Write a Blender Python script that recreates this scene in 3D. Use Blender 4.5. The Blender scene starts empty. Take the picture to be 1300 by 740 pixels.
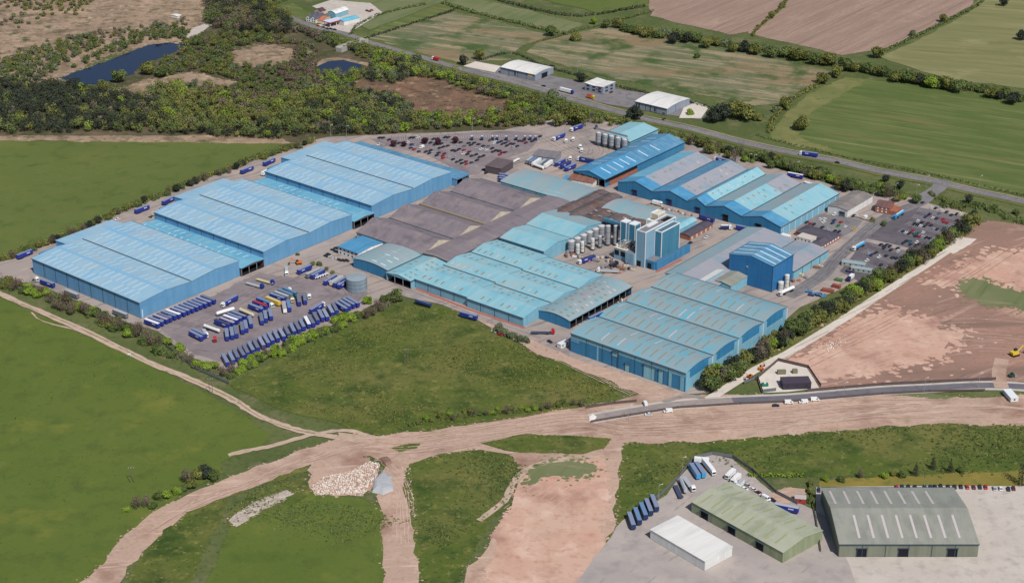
import bpy, math, random
import numpy as np
from mathutils import Vector, Matrix
from mathutils.geometry import tessellate_polygon

SC = bpy.context.scene
COL = SC.collection
R = math.radians

# ---------------------------------------------------------------- camera
FPX, CX, CY, CAMH, PIT = 2128.0, 650.0, 325.0, 500.0, R(23.5)
cam_d = bpy.data.cameras.new('camera')
cam = bpy.data.objects.new('camera', cam_d)
COL.objects.link(cam)
cam.location = (0, 0, CAMH)
cam.rotation_euler = (R(90) - PIT, 0, 0)
cam_d.sensor_width = 36
cam_d.lens = FPX / 1300 * 36
cam_d.shift_y = -45.0 / 1300
cam_d.clip_start = 1.0
cam_d.clip_end = 30000
SC.camera = cam

# ---------------------------------------------------------------- light
SUN_EL = R(50)
SUN_AZ = R(153)            # clockwise from +Y (view direction): behind the camera, to the right
w = bpy.data.worlds.new('World'); SC.world = w; w.use_nodes = True
nt = w.node_tree
bg = nt.nodes['Background']
sky = nt.nodes.new('ShaderNodeTexSky')
sky.sky_type = 'NISHITA'; sky.sun_disc = False
sky.sun_elevation = SUN_EL; sky.sun_rotation = SUN_AZ
sky.altitude = 100; sky.air_density = 1.0; sky.dust_density = 1.2
nt.links.new(sky.outputs[0], bg.inputs[0]); bg.inputs[1].default_value = 0.082
sd = bpy.data.lights.new('sun', 'SUN'); sd.energy = 4.35; sd.angle = R(0.5); sd.color = (1.0, 0.96, 0.91)
so = bpy.data.objects.new('sun', sd); COL.objects.link(so)
so.location = (0, 0, 900)
so.rotation_euler = (R(90) - SUN_EL, 0, math.pi - SUN_AZ)
SC.view_settings.view_transform = 'Standard'; SC.view_settings.look = 'None'
SC.view_settings.exposure = 0.0; SC.view_settings.gamma = 1.0
SC.render.resolution_x = 1024; SC.render.resolution_y = 582

# ---------------------------------------------------------------- mapping of the photographed land
def P(px, py, z=0.0):
    """point of the land at height z seen at photo pixel (px,py)"""
    a = (px - CX) / FPX; b = -(py - CY) / FPX
    c, s = math.cos(PIT), math.sin(PIT)
    d = (a, c + b * s, -s + b * c)
    t = (z - CAMH) / d[2]
    return Vector((d[0] * t, d[1] * t, z))
def zc(x0, y0, s):
    return lambda x, y: (x0 + x / s, y0 + y / s)
# site grid: u runs to the lower right, v to the upper right
ROT = R(-39)
U = Vector((math.cos(ROT), math.sin(ROT), 0)); V = Vector((-math.sin(ROT), math.cos(ROT), 0))
ORG = Vector((0, 1000, 0))
def S(u, v, z=0.0): return ORG + U * u + V * v + Vector((0, 0, z))
def ordn(n):
    return '%d%s' % (n, 'th' if 10 <= n % 100 <= 20 else {1: 'st', 2: 'nd', 3: 'rd'}.get(n % 10, 'th'))

# ---------------------------------------------------------------- object helpers
def tag(o, label=None, cat=None, group=None, kind=None):
    if label: o['label'] = label
    if cat: o['category'] = cat
    if group: o['group'] = group
    if kind: o['kind'] = kind
    return o
def empty(name, loc, rz=0.0):
    o = bpy.data.objects.new(name, None); COL.objects.link(o)
    o.location = loc; o.rotation_euler = (0, 0, rz); o.empty_display_size = 1
    return o
def kids(o): return [c for c in o.children]
def copy_tree(o, parent=None):
    c = o.copy(); COL.objects.link(c)
    if parent: c.parent = parent
    for ch in list(o.children): copy_tree(ch, c)
    return c

class MB:
    def __init__(s): s.v = []; s.f = []; s.m = []
    def quad(s, a, b, c, d, m=0):
        n = len(s.v); s.v += [tuple(a), tuple(b), tuple(c), tuple(d)]; s.f.append((n, n+1, n+2, n+3)); s.m.append(m)
    def poly(s, pts, m=0):
        n = len(s.v); s.v += [tuple(p) for p in pts]; s.f.append(tuple(range(n, n+len(pts)))); s.m.append(m)
    def box(s, x0, x1, y0, y1, z0, z1, m=0, mt=None):
        n = len(s.v)
        s.v += [(x0,y0,z0),(x1,y0,z0),(x1,y1,z0),(x0,y1,z0),(x0,y0,z1),(x1,y0,z1),(x1,y1,z1),(x0,y1,z1)]
        for k, q in enumerate(((0,3,2,1),(4,5,6,7),(0,1,5,4),(1,2,6,5),(2,3,7,6),(3,0,4,7))):
            s.f.append(tuple(n+i for i in q)); s.m.append(mt if (k == 1 and mt is not None) else m)
        return s
    def prism(s, prof, x0, x1, axis='x', m=0, caps=True, mats=None):
        """profile [(y,z)] (closed, anticlockwise seen from +x) extruded along x (or y when axis=='y')"""
        n = len(s.v); k = len(prof)
        for X in (x0, x1):
            for (a, z) in prof: s.v.append((X, a, z) if axis == 'x' else (a, X, z))
        for i in range(k):
            j = (i + 1) % k
            q = (n+i, n+j, n+k+j, n+k+i)
            s.f.append(q if axis != 'x' else tuple(reversed(q))); s.m.append(mats[i] if mats else m)
        if caps:
            s.f.append(tuple(n+i for i in range(k)) if axis == 'x' else tuple(n+i for i in reversed(range(k)))); s.m.append(m)
            s.f.append(tuple(n+k+i for i in reversed(range(k))) if axis == 'x' else tuple(n+k+i for i in range(k))); s.m.append(m)
        return s
    def cyl(s, c, r, h, axis='z', n=12, m=0, r2=None, mt=None):
        b = len(s.v); r2 = r if r2 is None else r2
        for k, (t, rr) in enumerate(((0, r), (h, r2))):
            for i in range(n):
                a = 2 * math.pi * i / n; p, q = rr * math.cos(a), rr * math.sin(a)
                if axis == 'z': s.v.append((c[0]+p, c[1]+q, c[2]+t))
                elif axis == 'x': s.v.append((c[0]+t, c[1]+p, c[2]+q))
                else: s.v.append((c[0]+q, c[1]+t, c[2]+p))
        for i in range(n):
            j = (i+1) % n; s.f.append((b+i, b+j, b+n+j, b+n+i)); s.m.append(m)
        s.f.append(tuple(b+i for i in reversed(range(n)))); s.m.append(m)
        s.f.append(tuple(b+n+i for i in range(n))); s.m.append(m if mt is None else mt)
        return s
    def tube(s, a, b, r, n=5, m=0, r2=None):
        a = Vector(a); b = Vector(b); d = (b-a).normalized(); r2 = r if r2 is None else r2
        x = d.orthogonal().normalized(); y = d.cross(x); k = len(s.v)
        for p, rr in ((a, r), (b, r2)):
            for i in range(n):
                t = 2*math.pi*i/n; s.v.append(tuple(p + x*rr*math.cos(t) + y*rr*math.sin(t)))
        for i in range(n):
            j = (i+1) % n; s.f.append((k+i, k+j, k+n+j, k+n+i)); s.m.append(m)
        s.f.append(tuple(k+i for i in reversed(range(n)))); s.m.append(m)
        s.f.append(tuple(k+n+i for i in range(n))); s.m.append(m)
        return s
    def build(s, name, mats, parent=None):
        me = bpy.data.meshes.new(name); me.from_pydata(s.v, [], s.f)
        if not isinstance(mats, (list, tuple)): mats = [mats]
        for q in mats: me.materials.append(q)
        if len(mats) > 1: me.polygons.foreach_set('material_index', s.m)
        me.update()
        o = bpy.data.objects.new(name, me); COL.objects.link(o)
        if parent: o.parent = parent
        return o

# ---------------------------------------------------------------- materials
def lin(c):
    c /= 255.0
    return c / 12.92 if c <= 0.04045 else ((c + 0.055) / 1.055) ** 2.4
K = 0.80
def rgb(c, k=K): return (lin(c[0])*k, lin(c[1])*k, lin(c[2])*k, 1)
MATS = {}
def plain(name, c, rough=0.7, metal=0.0, k=K):
    if name in MATS: return MATS[name]
    m = bpy.data.materials.new(name); m.use_nodes = True
    b = m.node_tree.nodes['Principled BSDF']
    b.inputs['Base Color'].default_value = rgb(c, k); b.inputs['Roughness'].default_value = rough
    b.inputs['Metallic'].default_value = metal
    b.inputs['Specular IOR Level'].default_value = 0.3
    MATS[name] = m; return m
def node(nt, t, **kw):
    n = nt.nodes.new(t)
    for k_, v_ in kw.items(): setattr(n, k_, v_)
    return n
def noisy(name, layers, base, rough=0.9, k=K, spec=0.1, fine=None, bump=0.0):
    """base colour mixed with layers [(colour, scale_xyz, rot, lo, hi, seed)] where a noise passes lo..hi"""
    if name in MATS: return MATS[name]
    m = bpy.data.materials.new(name); m.use_nodes = True; nt = m.node_tree
    b = nt.nodes['Principled BSDF']; b.inputs['Roughness'].default_value = rough
    b.inputs['Specular IOR Level'].default_value = spec
    tc = node(nt, 'ShaderNodeTexCoord')
    cur = None
    for i, (c, sc, rot, lo, hi, seed) in enumerate(layers):
        mp = node(nt, 'ShaderNodeMapping')
        mp.vector_type = 'POINT'
        if not isinstance(sc, (tuple, list)): sc = (sc, sc, sc)
        # rotate first, then scale: two mappings
        mp0 = node(nt, 'ShaderNodeMapping'); mp0.inputs['Rotation'].default_value = (0, 0, rot)
        nt.links.new(tc.outputs['Object'], mp0.inputs['Vector'])
        mp.inputs['Scale'].default_value = sc; mp.inputs['Location'].default_value = (seed*13.7, seed*7.1, 0)
        nt.links.new(mp0.outputs[0], mp.inputs['Vector'])
        nz = node(nt, 'ShaderNodeTexNoise'); nz.inputs['Scale'].default_value = 1.0
        nz.inputs['Detail'].default_value = 5; nz.inputs['Roughness'].default_value = 0.62
        nt.links.new(mp.outputs[0], nz.inputs['Vector'])
        mr = node(nt, 'ShaderNodeMapRange'); mr.inputs['From Min'].default_value = lo; mr.inputs['From Max'].default_value = hi
        nt.links.new(nz.outputs['Fac'], mr.inputs['Value'])
        mx = node(nt, 'ShaderNodeMix', data_type='RGBA')
        nt.links.new(mr.outputs[0], mx.inputs[0])
        if cur is None: mx.inputs[6].default_value = rgb(base, k)
        else: nt.links.new(cur, mx.inputs[6])
        mx.inputs[7].default_value = rgb(c, k)
        cur = mx.outputs[2]
    if cur is None: b.inputs['Base Color'].default_value = rgb(base, k)
    else: nt.links.new(cur, b.inputs['Base Color'])
    MATS[name] = m; return m
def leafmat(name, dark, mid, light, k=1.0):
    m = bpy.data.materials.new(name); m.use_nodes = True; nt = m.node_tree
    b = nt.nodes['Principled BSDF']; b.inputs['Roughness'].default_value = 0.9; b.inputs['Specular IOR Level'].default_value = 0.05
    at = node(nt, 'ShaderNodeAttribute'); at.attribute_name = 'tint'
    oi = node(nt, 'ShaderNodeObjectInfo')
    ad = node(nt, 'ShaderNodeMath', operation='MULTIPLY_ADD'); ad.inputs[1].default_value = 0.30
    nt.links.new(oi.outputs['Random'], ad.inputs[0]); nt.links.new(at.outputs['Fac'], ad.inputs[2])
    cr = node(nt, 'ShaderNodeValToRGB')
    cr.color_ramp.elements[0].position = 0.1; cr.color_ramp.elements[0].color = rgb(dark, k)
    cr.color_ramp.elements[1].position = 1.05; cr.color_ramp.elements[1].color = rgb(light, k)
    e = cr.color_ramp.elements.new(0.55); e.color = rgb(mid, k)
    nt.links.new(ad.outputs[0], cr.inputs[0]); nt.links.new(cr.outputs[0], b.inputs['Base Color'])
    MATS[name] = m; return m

# land
M_base = noisy('rough_grassland', [((104,112,68), .012, 0, .42, .62, 1), ((128,120,90), .05, 0, .52, .75, 2), ((66,80,48), .3, 0, .5, .8, 3)], (88,100,58))
M_meadow = noisy('pasture_grass', [((103,115,60), .010, 0, .35, .65, 4), ((118,116,66), .022, 0, .55, .8, 5), ((74,92,46), .06, 0, .52, .8, 6), ((116,124,76), .7, 0, .55, .85, 7)], (96,109,56))
M_meadow2 = noisy('lush_grass', [((102,115,54), .012, 0, .35, .65, 8), ((128,128,60), .03, 0, .56, .78, 9), ((78,94,48), .07, 0, .5, .78, 10), ((104,116,52), .9, 0, .5, .8, 11), ((64,76,42), .35, 0, .6, .8, 12)], (90,108,48))
M_tussock = noisy('tussocky_grass', [((116,114,64), .016, 0, .42, .66, 13), ((60,80,38), .05, 0, .48, .68, 14), ((132,130,70), .12, 0, .56, .76, 15), ((60,68,38), .4, 0, .55, .72, 16), ((116,106,80), .035, 0, .64, .8, 17), ((140,134,84), .25, 0, .58, .74, 117)], (88,102,46))
M_crop = noisy('striped_crop', [((110,118,70), (.02,.10,1), R(27), .42, .62, 18), ((84,104,56), (.012,.22,1), R(27), .5, .7, 19), ((146,142,98), (.006,.16,1), R(27), .58, .75, 20), ((100,118,62), (.2,.9,1), R(27), .5, .8, 21), ((134,118,80), (.005,.05,1), R(27), .58, .7, 121)], (92,106,58))
M_crop2 = noisy('pale_crop', [((142,138,98), (.01,.06,1), R(14), .42, .66, 22), ((116,118,76), (.008,.14,1), R(14), .5, .7, 23), ((160,154,112), .02, 0, .55, .8, 24)], (128,128,86))
M_margin = noisy('unmown_margin', [((132,130,84), .03, 0, .42, .62, 1), ((104,112,64), .12, 0, .5, .7, 2)], (116,120,72))
M_plough = noisy('ploughed_soil', [((172,146,130), (.01,.11,1), R(-52), .40, .62, 25), ((136,114,102), (.008,.3,1), R(-52), .5, .7, 26), ((192,168,150), .012, 0, .60, .78, 27), ((150,124,110), (.1,1.2,1), R(-52), .45, .7, 28)], (158,134,120))
M_hay = noisy('patchy_hayfield', [((126,122,98), .012, 0, .42, .6, 29), ((164,146,118), (.012,.09,1), R(24), .48, .62, 30), ((184,168,142), (.02,.22,1), R(24), .57, .70, 31), ((146,124,98), (.008,.02,1), 0, .54, .66, 131), ((74,94,54), .025, R(24), .5, .64, 32), ((96,112,66), .6, 0, .5, .8, 33)], (104,112,80))
M_hay2 = noisy('pale_field', [((126,128,92), .014, 0, .4, .6, 34), ((100,114,72), (.01,.12,1), R(-60), .48, .66, 35), ((160,148,120), (.012,.1,1), R(14), .6, .76, 36)], (110,120,80))
M_heath = noisy('dry_heath', [((176,152,128), .02, 0, .42, .62, 37), ((120,104,84), .06, 0, .5, .66, 38), ((88,92,60), .035, 0, .56, .68, 39), ((196,172,148), .12, 0, .54, .72, 40), ((92,80,66), .45, 0, .56, .76, 41), ((96,92,66), .11, 0, .55, .7, 141)], (152,130,110))
M_woodfloor = noisy('woodland_floor', [((112,98,80), .02, 0, .45, .62, 42), ((72,78,50), .05, 0, .45, .65, 43), ((132,118,100), .15, 0, .56, .74, 44)], (88,86,62))
M_brownscrub = noisy('brown_bramble_ground', [((132,104,84), .03, 0, .42, .6, 45), ((178,154,126), .09, 0, .56, .7, 46), ((70,60,50), .12, 0, .52, .68, 47), ((196,178,152), .5, 0, .62, .76, 48)], (112,92,76))
M_dirt = noisy('pink_subsoil', [((197,167,148), .012, 0, .42, .6, 49), ((152,120,104), .03, 0, .5, .68, 50), ((212,182,162), .05, 0, .56, .74, 51), ((170,134,116), .4, 0, .5, .8, 52), ((128,112,96), .018, 0, .62, .78, 53), ((160,140,112), .06, 0, .6, .74, 153), ((216,190,172), (.03,.3,1), R(-8), .58, .72, 154)], (188,161,143))
M_dirtdark = noisy('graded_subsoil', [((170,134,118), .010, 0, .42, .58, 54), ((140,114,102), (.008,.05,1), R(-5), .5, .66, 55), ((196,162,142), .02, 0, .6, .76, 56), ((146,112,98), .35, 0, .5, .8, 57), ((190,158,142), (.02,.22,1), R(-35), .58, .72, 58), ((118,98,88), (.015,.12,1), R(-35), .6, .74, 158)], (154,124,110))
M_dirtpink = noisy('pink_soil_spoil', [((206,164,144), .02, 0, .4, .6, 59), ((222,190,170), .06, 0, .52, .7, 60), ((186,140,120), .2, 0, .52, .75, 61), ((176,136,120), .03, 0, .52, .68, 161), ((236,208,192), .015, 0, .58, .74, 162)], (208,174,154))
M_track = noisy('stone_track', [((206,182,164), (.05,.9,1), ROT, .45, .65, 62), ((166,144,124), .08, 0, .5, .7, 63), ((128,120,92), .2, 0, .62, .78, 64)], (190,166,146))
M_whitestone = noisy('crushed_stone', [((226,216,204), .05, 0, .4, .65, 65), ((188,178,166), .4, 0, .55, .8, 66)], (214,204,192))
M_yard = noisy('worn_yard_surface', [((178,162,152), .02, 0, .42, .6, 67), ((146,137,134), .03, 0, .5, .66, 68), ((192,176,164), .06, 0, .58, .74, 69), ((120,112,110), (.02,.25,1), ROT, .54, .72, 70), ((176,136,118), .05, 0, .64, .76, 71)], (168,156,150))
M_asphalt = noisy('dark_asphalt', [((112,106,112), .03, 0, .42, .62, 72), ((92,86,92), .12, 0, .5, .7, 73), ((128,122,124), .5, 0, .6, .8, 74)], (104,98,104))
M_asphalt2 = noisy('grey_asphalt', [((140,136,136), .03, 0, .42, .62, 75), ((112,108,110), .12, 0, .5, .7, 76)], (128,124,126))
M_park = noisy('lorry_park_surface', [((150,138,138), .03, 0, .42, .62, 75), ((122,114,118), .06, 0, .5, .7, 76), ((164,146,138), .12, 0, .58, .76, 77), ((108,102,108), (.05,.4,1), R(20), .58, .72, 79)], (138,128,130))
M_depot = noisy('pale_depot_concrete', [((186,174,166), .03, 0, .42, .62, 75), ((158,150,148), .08, 0, .5, .7, 76), ((142,134,130), (.3,.05,1), R(40), .6, .74, 78)], (172,163,158))
M_newroad = noisy('new_asphalt', [((124,120,126), .03, 0, .42, .62, 77), ((104,102,110), .2, 0, .5, .7, 78)], (114,111,118))
M_dusty = noisy('dusty_asphalt', [((168,156,148), .05, 0, .42, .62, 77), ((140,130,128), .2, 0, .5, .7, 78)], (152,142,138))
M_concrete = noisy('pale_concrete', [((206,196,186), .04, 0, .42, .62, 79), ((178,168,160), .15, 0, .5, .7, 80), ((190,182,172), .6, 0, .5, .8, 81)], (198,188,178))
M_kerb = plain('kerb_concrete', (190,184,176), .9)
M_line = plain('road_paint', (225,222,215), .8)
M_verge = noisy('verge_grass', [((118,118,70), .05, 0, .45, .65, 82), ((84,98,50), .2, 0, .5, .7, 83)], (100,106,58))
M_orange = noisy('parched_grass', [((150,132,66), .03, 0, .45, .65, 84), ((110,112,60), .2, 0, .5, .7, 85)], (132,122,62))
# water
def water_mat():
    m = plain('pond_water', (4,12,44), .08, k=1.0)
    b = m.node_tree.nodes['Principled BSDF']; b.inputs['Specular IOR Level'].default_value = .5
    b.inputs['Roughness'].default_value = .12
    nt = m.node_tree; nz = node(nt, 'ShaderNodeTexNoise'); nz.inputs['Scale'].default_value = .8
    tc = node(nt, 'ShaderNodeTexCoord'); nt.links.new(tc.outputs['Object'], nz.inputs['Vector'])
    bp = node(nt, 'ShaderNodeBump'); bp.inputs['Strength'].default_value = .08
    nt.links.new(nz.outputs['Fac'], bp.inputs['Height']); nt.links.new(bp.outputs[0], b.inputs['Normal'])
    return m
M_water = water_mat()

# ---------------------------------------------------------------- land sheets
rnd = random.Random(7)
def wobble(pts, rough, step, rr):
    out = []
    n = len(pts)
    for i in range(n):
        a, b = pts[i], pts[(i+1) % n]
        d = (b-a).length; k = max(1, int(d/step))
        nrm = Vector((-(b-a).y, (b-a).x, 0)).normalized() if d > 0 else Vector((0,0,0))
        for j in range(k):
            t = j/k; p = a.lerp(b, t)
            off = 0 if j == 0 else (rr.uniform(-1, 1)*rough + math.sin(j*0.9+i)*rough*.5)
            out.append(p + nrm*off)
    return out
def sheet(name, label, pts, mat, z, rough=1.0, step=7.0, world=False, kind='structure', cat='ground', feather=None):
    rr = random.Random(len(label)*31 + int(z*1000))
    w_ = [Vector(p) for p in pts] if world else [P(x, y) for x, y in pts]
    if rough > 0: w_ = wobble(w_, rough, step, rr)
    for p in w_: p.z = z
    tri = tessellate_polygon([w_])
    me = bpy.data.meshes.new(name)
    fs = []
    for t in tri:
        a, b, c = (w_[i] for i in t)
        fs.append(t if (b-a).cross(c-a).z > 0 else (t[0], t[2], t[1]))
    vs = [tuple(p) for p in w_]
    if feather is None: feather = 0 if rough < .9 else rough*1.6
    if feather:
        n0 = len(w_)
        for i in range(n0):
            a, b = w_[i], w_[(i+1) % n0]; d = (b-a).length; k = int(d/1.3*rr.uniform(.5, 1.3))
            if (a.y > 2600) or abs(a.x) > 1300: continue
            k = k*3 if feather > 5 else k
            for j in range(k):
                c = a.lerp(b, rr.random()); off = abs(rr.gauss(0, feather)); th = rr.uniform(0, 6.28)
                r_ = min(2.6, rr.uniform(.3, .9)*feather*.6/(1+off/feather))
                cx_, cy_ = c.x+math.cos(th)*off, c.y+math.sin(th)*off
                m_ = len(vs); zz = z + rr.uniform(.002, .026)
                for q in range(6):
                    t = q*1.0472; r2 = r_*rr.uniform(.5, 1.25); vs.append((cx_+r2*math.cos(t)*1.1, cy_+r2*math.sin(t), zz))
                fs.append(tuple(m_+q for q in range(6)))
    me.from_pydata(vs, [], fs); me.materials.append(mat)
    o = bpy.data.objects.new(name, me); COL.objects.link(o)
    return tag(o, label, cat, None, kind)
def smooth_line(pts, n=6):
    out = []
    for i in range(len(pts)-1):
        p0 = pts[max(i-1, 0)]; p1 = pts[i]; p2 = pts[i+1]; p3 = pts[min(i+2, len(pts)-1)]
        for j in range(n):
            t = j/n
            out.append(.5*((2*p1) + (p2-p0)*t + (2*p0-5*p1+4*p2-p3)*t*t + (3*p1-p0-3*p2+p3)*t**3))
    out.append(pts[-1]); return out
def ribbon(name, label, px, width, mat, z, off=0.0, jit=0.0, thick=0.0, cat='road', world=False, smooth=True, link=True, kind='structure', parent=None, w1=None):
    pts = [Vector(p) for p in px] if world else [P(x, y) for x, y in px]
    if smooth and len(pts) > 2: pts = smooth_line(pts)
    rr = random.Random(len(px)*7+int(width*10))
    L_, R_ = [], []
    n = len(pts)
    for i, p in enumerate(pts):
        d = (pts[min(i+1, n-1)] - pts[max(i-1, 0)]); d.z = 0; d.normalize(); nn = Vector((-d.y, d.x, 0))
        ww = width if w1 is None else width + (w1-width)*i/(n-1)
        L_.append(p + nn*(off + ww/2 + rr.uniform(-jit, jit))); R_.append(p + nn*(off - ww/2 + rr.uniform(-jit, jit)))
    mb = MB()
    for i in range(n-1):
        a, b, c, d = R_[i].copy(), R_[i+1].copy(), L_[i+1].copy(), L_[i].copy()
        for q in (a, b, c, d): q.z = z
        mb.quad(a, b, c, d)
        if thick:
            lo = z - thick
            mb.quad((a.x,a.y,lo), (b.x,b.y,lo), b, a); mb.quad(d, c, (c.x,c.y,lo), (d.x,d.y,lo))
    o = mb.build(name, mat, parent)
    if parent is None: tag(o, label, cat, None, kind)
    return o
# ================================================================ LAND
BIG = MB(); BIG.quad((-9000,-6000,-.6),(9000,-6000,-.6),(9000,14000,-.6),(-9000,14000,-.6))
tag(BIG.build('ground', M_base), 'green brown rough land stretching away under everything', 'ground', None, 'structure')
z1, z2, z3, z4, z5, z6 = -.45, -.36, -.28, -.20, -.12, 0.0
# far country
sheet('heath', 'dry pinkish brown heath left of the long pond', [(-160,-70),(310,-70),(290,20),(250,60),(170,60),(120,75),(60,112),(0,120),(-160,130)], M_heath, z1, 6, 20)
sheet('woodland_floor', 'scrubby floor under the woods between heath and car park', [(-160,112),(70,104),(130,112),(250,45),(290,-5),(345,20),(470,68),(560,90),(700,128),(770,150),(735,168),(640,172),(480,178),(350,184),(0,180),(-160,182)], M_woodfloor, z2, 5, 18)
sheet('bank', 'pale bare bank below the long blue pond', [(138,116),(170,106),(232,92),(262,95),(300,104),(290,112),(230,106),(170,124)], M_heath, z3, 3, 9)
sheet('bank', 'pale sandy slope right of the long pond', [(228,43),(262,30),(270,32),(250,44),(236,48)], M_concrete, z3, 2, 8)
sheet('clearing', 'brownish scrub clearing between the two ponds', [(296,66),(312,60),(345,58),(374,64),(366,76),(340,82),(316,84),(300,80)], M_heath, z3, 5, 6)
sheet('clearing', 'brown bramble clearing above the north car park', [(448,102),(500,108),(522,98),(560,102),(600,118),(645,128),(640,142),(600,150),(560,152),(520,140),(500,120),(455,116)], M_brownscrub, z3, 4, 9)
sheet('bare_strip', 'pale dry strip along the far edge of the left field', [(-160,172),(150,172),(350,172),(372,182),(250,181),(0,178),(-160,178)], M_heath, z3, 1.5, 9)
sheet('field', 'flat green pasture behind the three big warehouses', [(-160,177),(0,178),(200,180),(362,181),(300,216),(215,250),(120,290),(40,318),(0,330),(-160,392)], M_meadow, z2+.04, 2, 14)
# water
sheet('pond', 'long deep blue pond beside the heath', [(76,99),(110,87),(160,68),(188,57),(216,54),(236,56),(240,61),(222,66),(200,75),(180,80),(170,94),(140,102),(122,107),(96,106)], M_water, z3+.02, 1.5, 8, cat='pond')
sheet('pond', 'smaller blue pond below the road bridge', [(402,82),(414,76),(436,74),(462,80),(458,86),(442,93),(425,94),(406,92)], M_water, z3+.02, 1, 7, cat='pond')
sheet('bank', 'narrow muddy rim of the smaller pond', [(398,83),(410,75),(430,73),(470,80),(466,84),(436,76),(416,78),(403,84)], M_heath, z3+.035, .6, 8)
ribbon('canal', 'dark narrow canal running below the main road', [(330,20),(400,44),(446,62),(500,74),(560,92),(620,108),(690,128),(760,150)], 9, M_water, z3+.03, jit=1, cat='canal')
# fields beyond the road
sheet('field', 'small striped paddock left of the pub', [(340,12),(372,4),(400,20),(392,30),(372,24)], M_crop, z2, 1, 10)
sheet('field', 'striped hayfield strip right of the filling station', [(430,-8),(540,-8),(565,0),(470,38),(452,30),(486,18),(430,8)], M_hay2, z2, 1, 12)
sheet('field', 'narrow green strip field between two hedges', [(470,40),(560,5),(575,12),(462,48)], M_crop, z2+.03, 1, 12)
sheet('field', 'patchy hayfield above the white roofed sheds', [(464,46),(576,15),(640,30),(704,45),(660,60),(648,76),(618,78),(590,80),(520,64)], M_hay, z2+.02, 2, 12)
sheet('field', 'far brownish meadow strip at the top', [(566,2),(590,-6),(740,30),(716,44),(650,28)], M_hay2, z2+.05, 2, 12)
sheet('field', 'dark green field at the top centre', [(640,-14),(826,-14),(824,8),(762,17),(700,2)], M_meadow, z2+.05, 2, 12)
sheet('field', 'large mottled hayfield behind the industrial units', [(690,52),(720,44),(780,32),(900,58),(1040,86),(1064,94),(1040,104),(996,130),(960,134),(880,118),(770,98),(700,78),(668,66)], M_hay, z2+.03, 2, 12)
sheet('field', 'ploughed pinkish field left of the thorn hedge', [(826,-30),(990,-30),(986,10),(950,40),(926,44),(826,20)], M_plough, z2+.04, 2, 14)
sheet('field', 'large ploughed pinkish brown field at the top', [(990,-30),(1250,-30),(1232,8),(1180,36),(1120,62),(1070,70),(1010,56),(950,42)], M_plough, z2+.05, 2, 14)
sheet('field', 'pale green crop field in the top right corner', [(1254,-30),(1600,-30),(1600,150),(1300,112),(1200,100),(1118,72),(1180,44),(1234,12)], M_crop2, z2+.03, 2, 14)
sheet('field', 'striped green field with a lone tree beside the road', [(1074,98),(1130,104),(1220,118),(1600,160),(1600,330),(1300,250),(1150,212),(1040,192),(976,176),(984,160),(1000,140),(1030,118)], M_crop, z2+.05, 2, 14)
sheet('field_margin', 'paler unmown margin of the striped green field', [(1074,99),(1100,102),(1046,132),(1010,158),(1020,176),(1060,192),(1040,192),(978,175),(986,158),(1002,140),(1040,112)], M_margin, z2+.075, 2.2, 9)
# near fields
sheet('field', 'big green pasture in the lower left', [(-160,300),(0,378),(70,408),(190,462),(262,500),(318,532),(345,552),(330,566),(280,585),(280,600),(235,622),(190,660),(60,780),(-260,780),(-260,400)], M_meadow2, z2, 1.6, 10)
sheet('field', 'rough green field in front of the lorry park', [(290,487),(330,468),(400,434),(470,402),(505,384),(560,388),(600,404),(640,428),(700,455),(770,482),(788,492),(784,506),(740,515),(690,524),(600,538),(540,546),(480,552),(448,545),(430,536),(380,526),(340,512)], M_tussock, z2, 1.6, 8)
sheet('field', 'green triangle left of the rubble', [(150,780),(190,655),(232,634),(300,610),(340,600),(384,588),(396,596),(340,612),(290,630),(280,660),(220,780)], M_tussock, z2, 1.6, 8)
sheet('field', 'mown green patch below the rubble', [(240,780),(300,658),(372,624),(410,622),(460,632),(520,655),(560,780)], M_meadow2, z2+.02, 1.4, 8)
sheet('field', 'green patch between the two haul roads', [(510,589),(560,574),(600,568),(640,576),(668,590),(650,600),(640,620),(640,640),(620,660),(560,780),(540,780),(520,650)], M_tussock, z2+.03, 1.6, 8)
sheet('field', 'lens shaped green island in the haul road', [(610,562),(640,556),(670,550),(720,552),(776,556),(768,568),(740,576),(706,574),(660,574),(630,568)], M_tussock, z3+.10, 1.0, 7)
sheet('field', 'green bank above the lorry depot', [(792,562),(830,562),(885,562),(930,556),(1040,548),(1140,540),(1220,536),(1300,540),(1500,545),(1500,612),(1240,612),(1180,606),(1060,604),(960,600),(930,590),(900,578),(880,580),(862,600),(846,624),(800,655),(770,780),(740,780),(778,650),(782,600)], M_tussock, z2+.02, 1.6, 8)
sheet('field_margin', 'straw coloured grass strip above the row of cars', [(1040,610),(1100,606),(1200,600),(1300,596),(1500,592),(1500,616),(1300,618),(1150,616),(1040,618)], M_orange, z2+.06, 1, 8)
sheet('verge', 'thin green verge beside the compound road', [(1068,494),(1100,488),(1130,486),(1190,500),(1216,504),(1210,512),(1150,514),(1060,518)], M_hay2, z2+.05, 1.5, 7)
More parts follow.
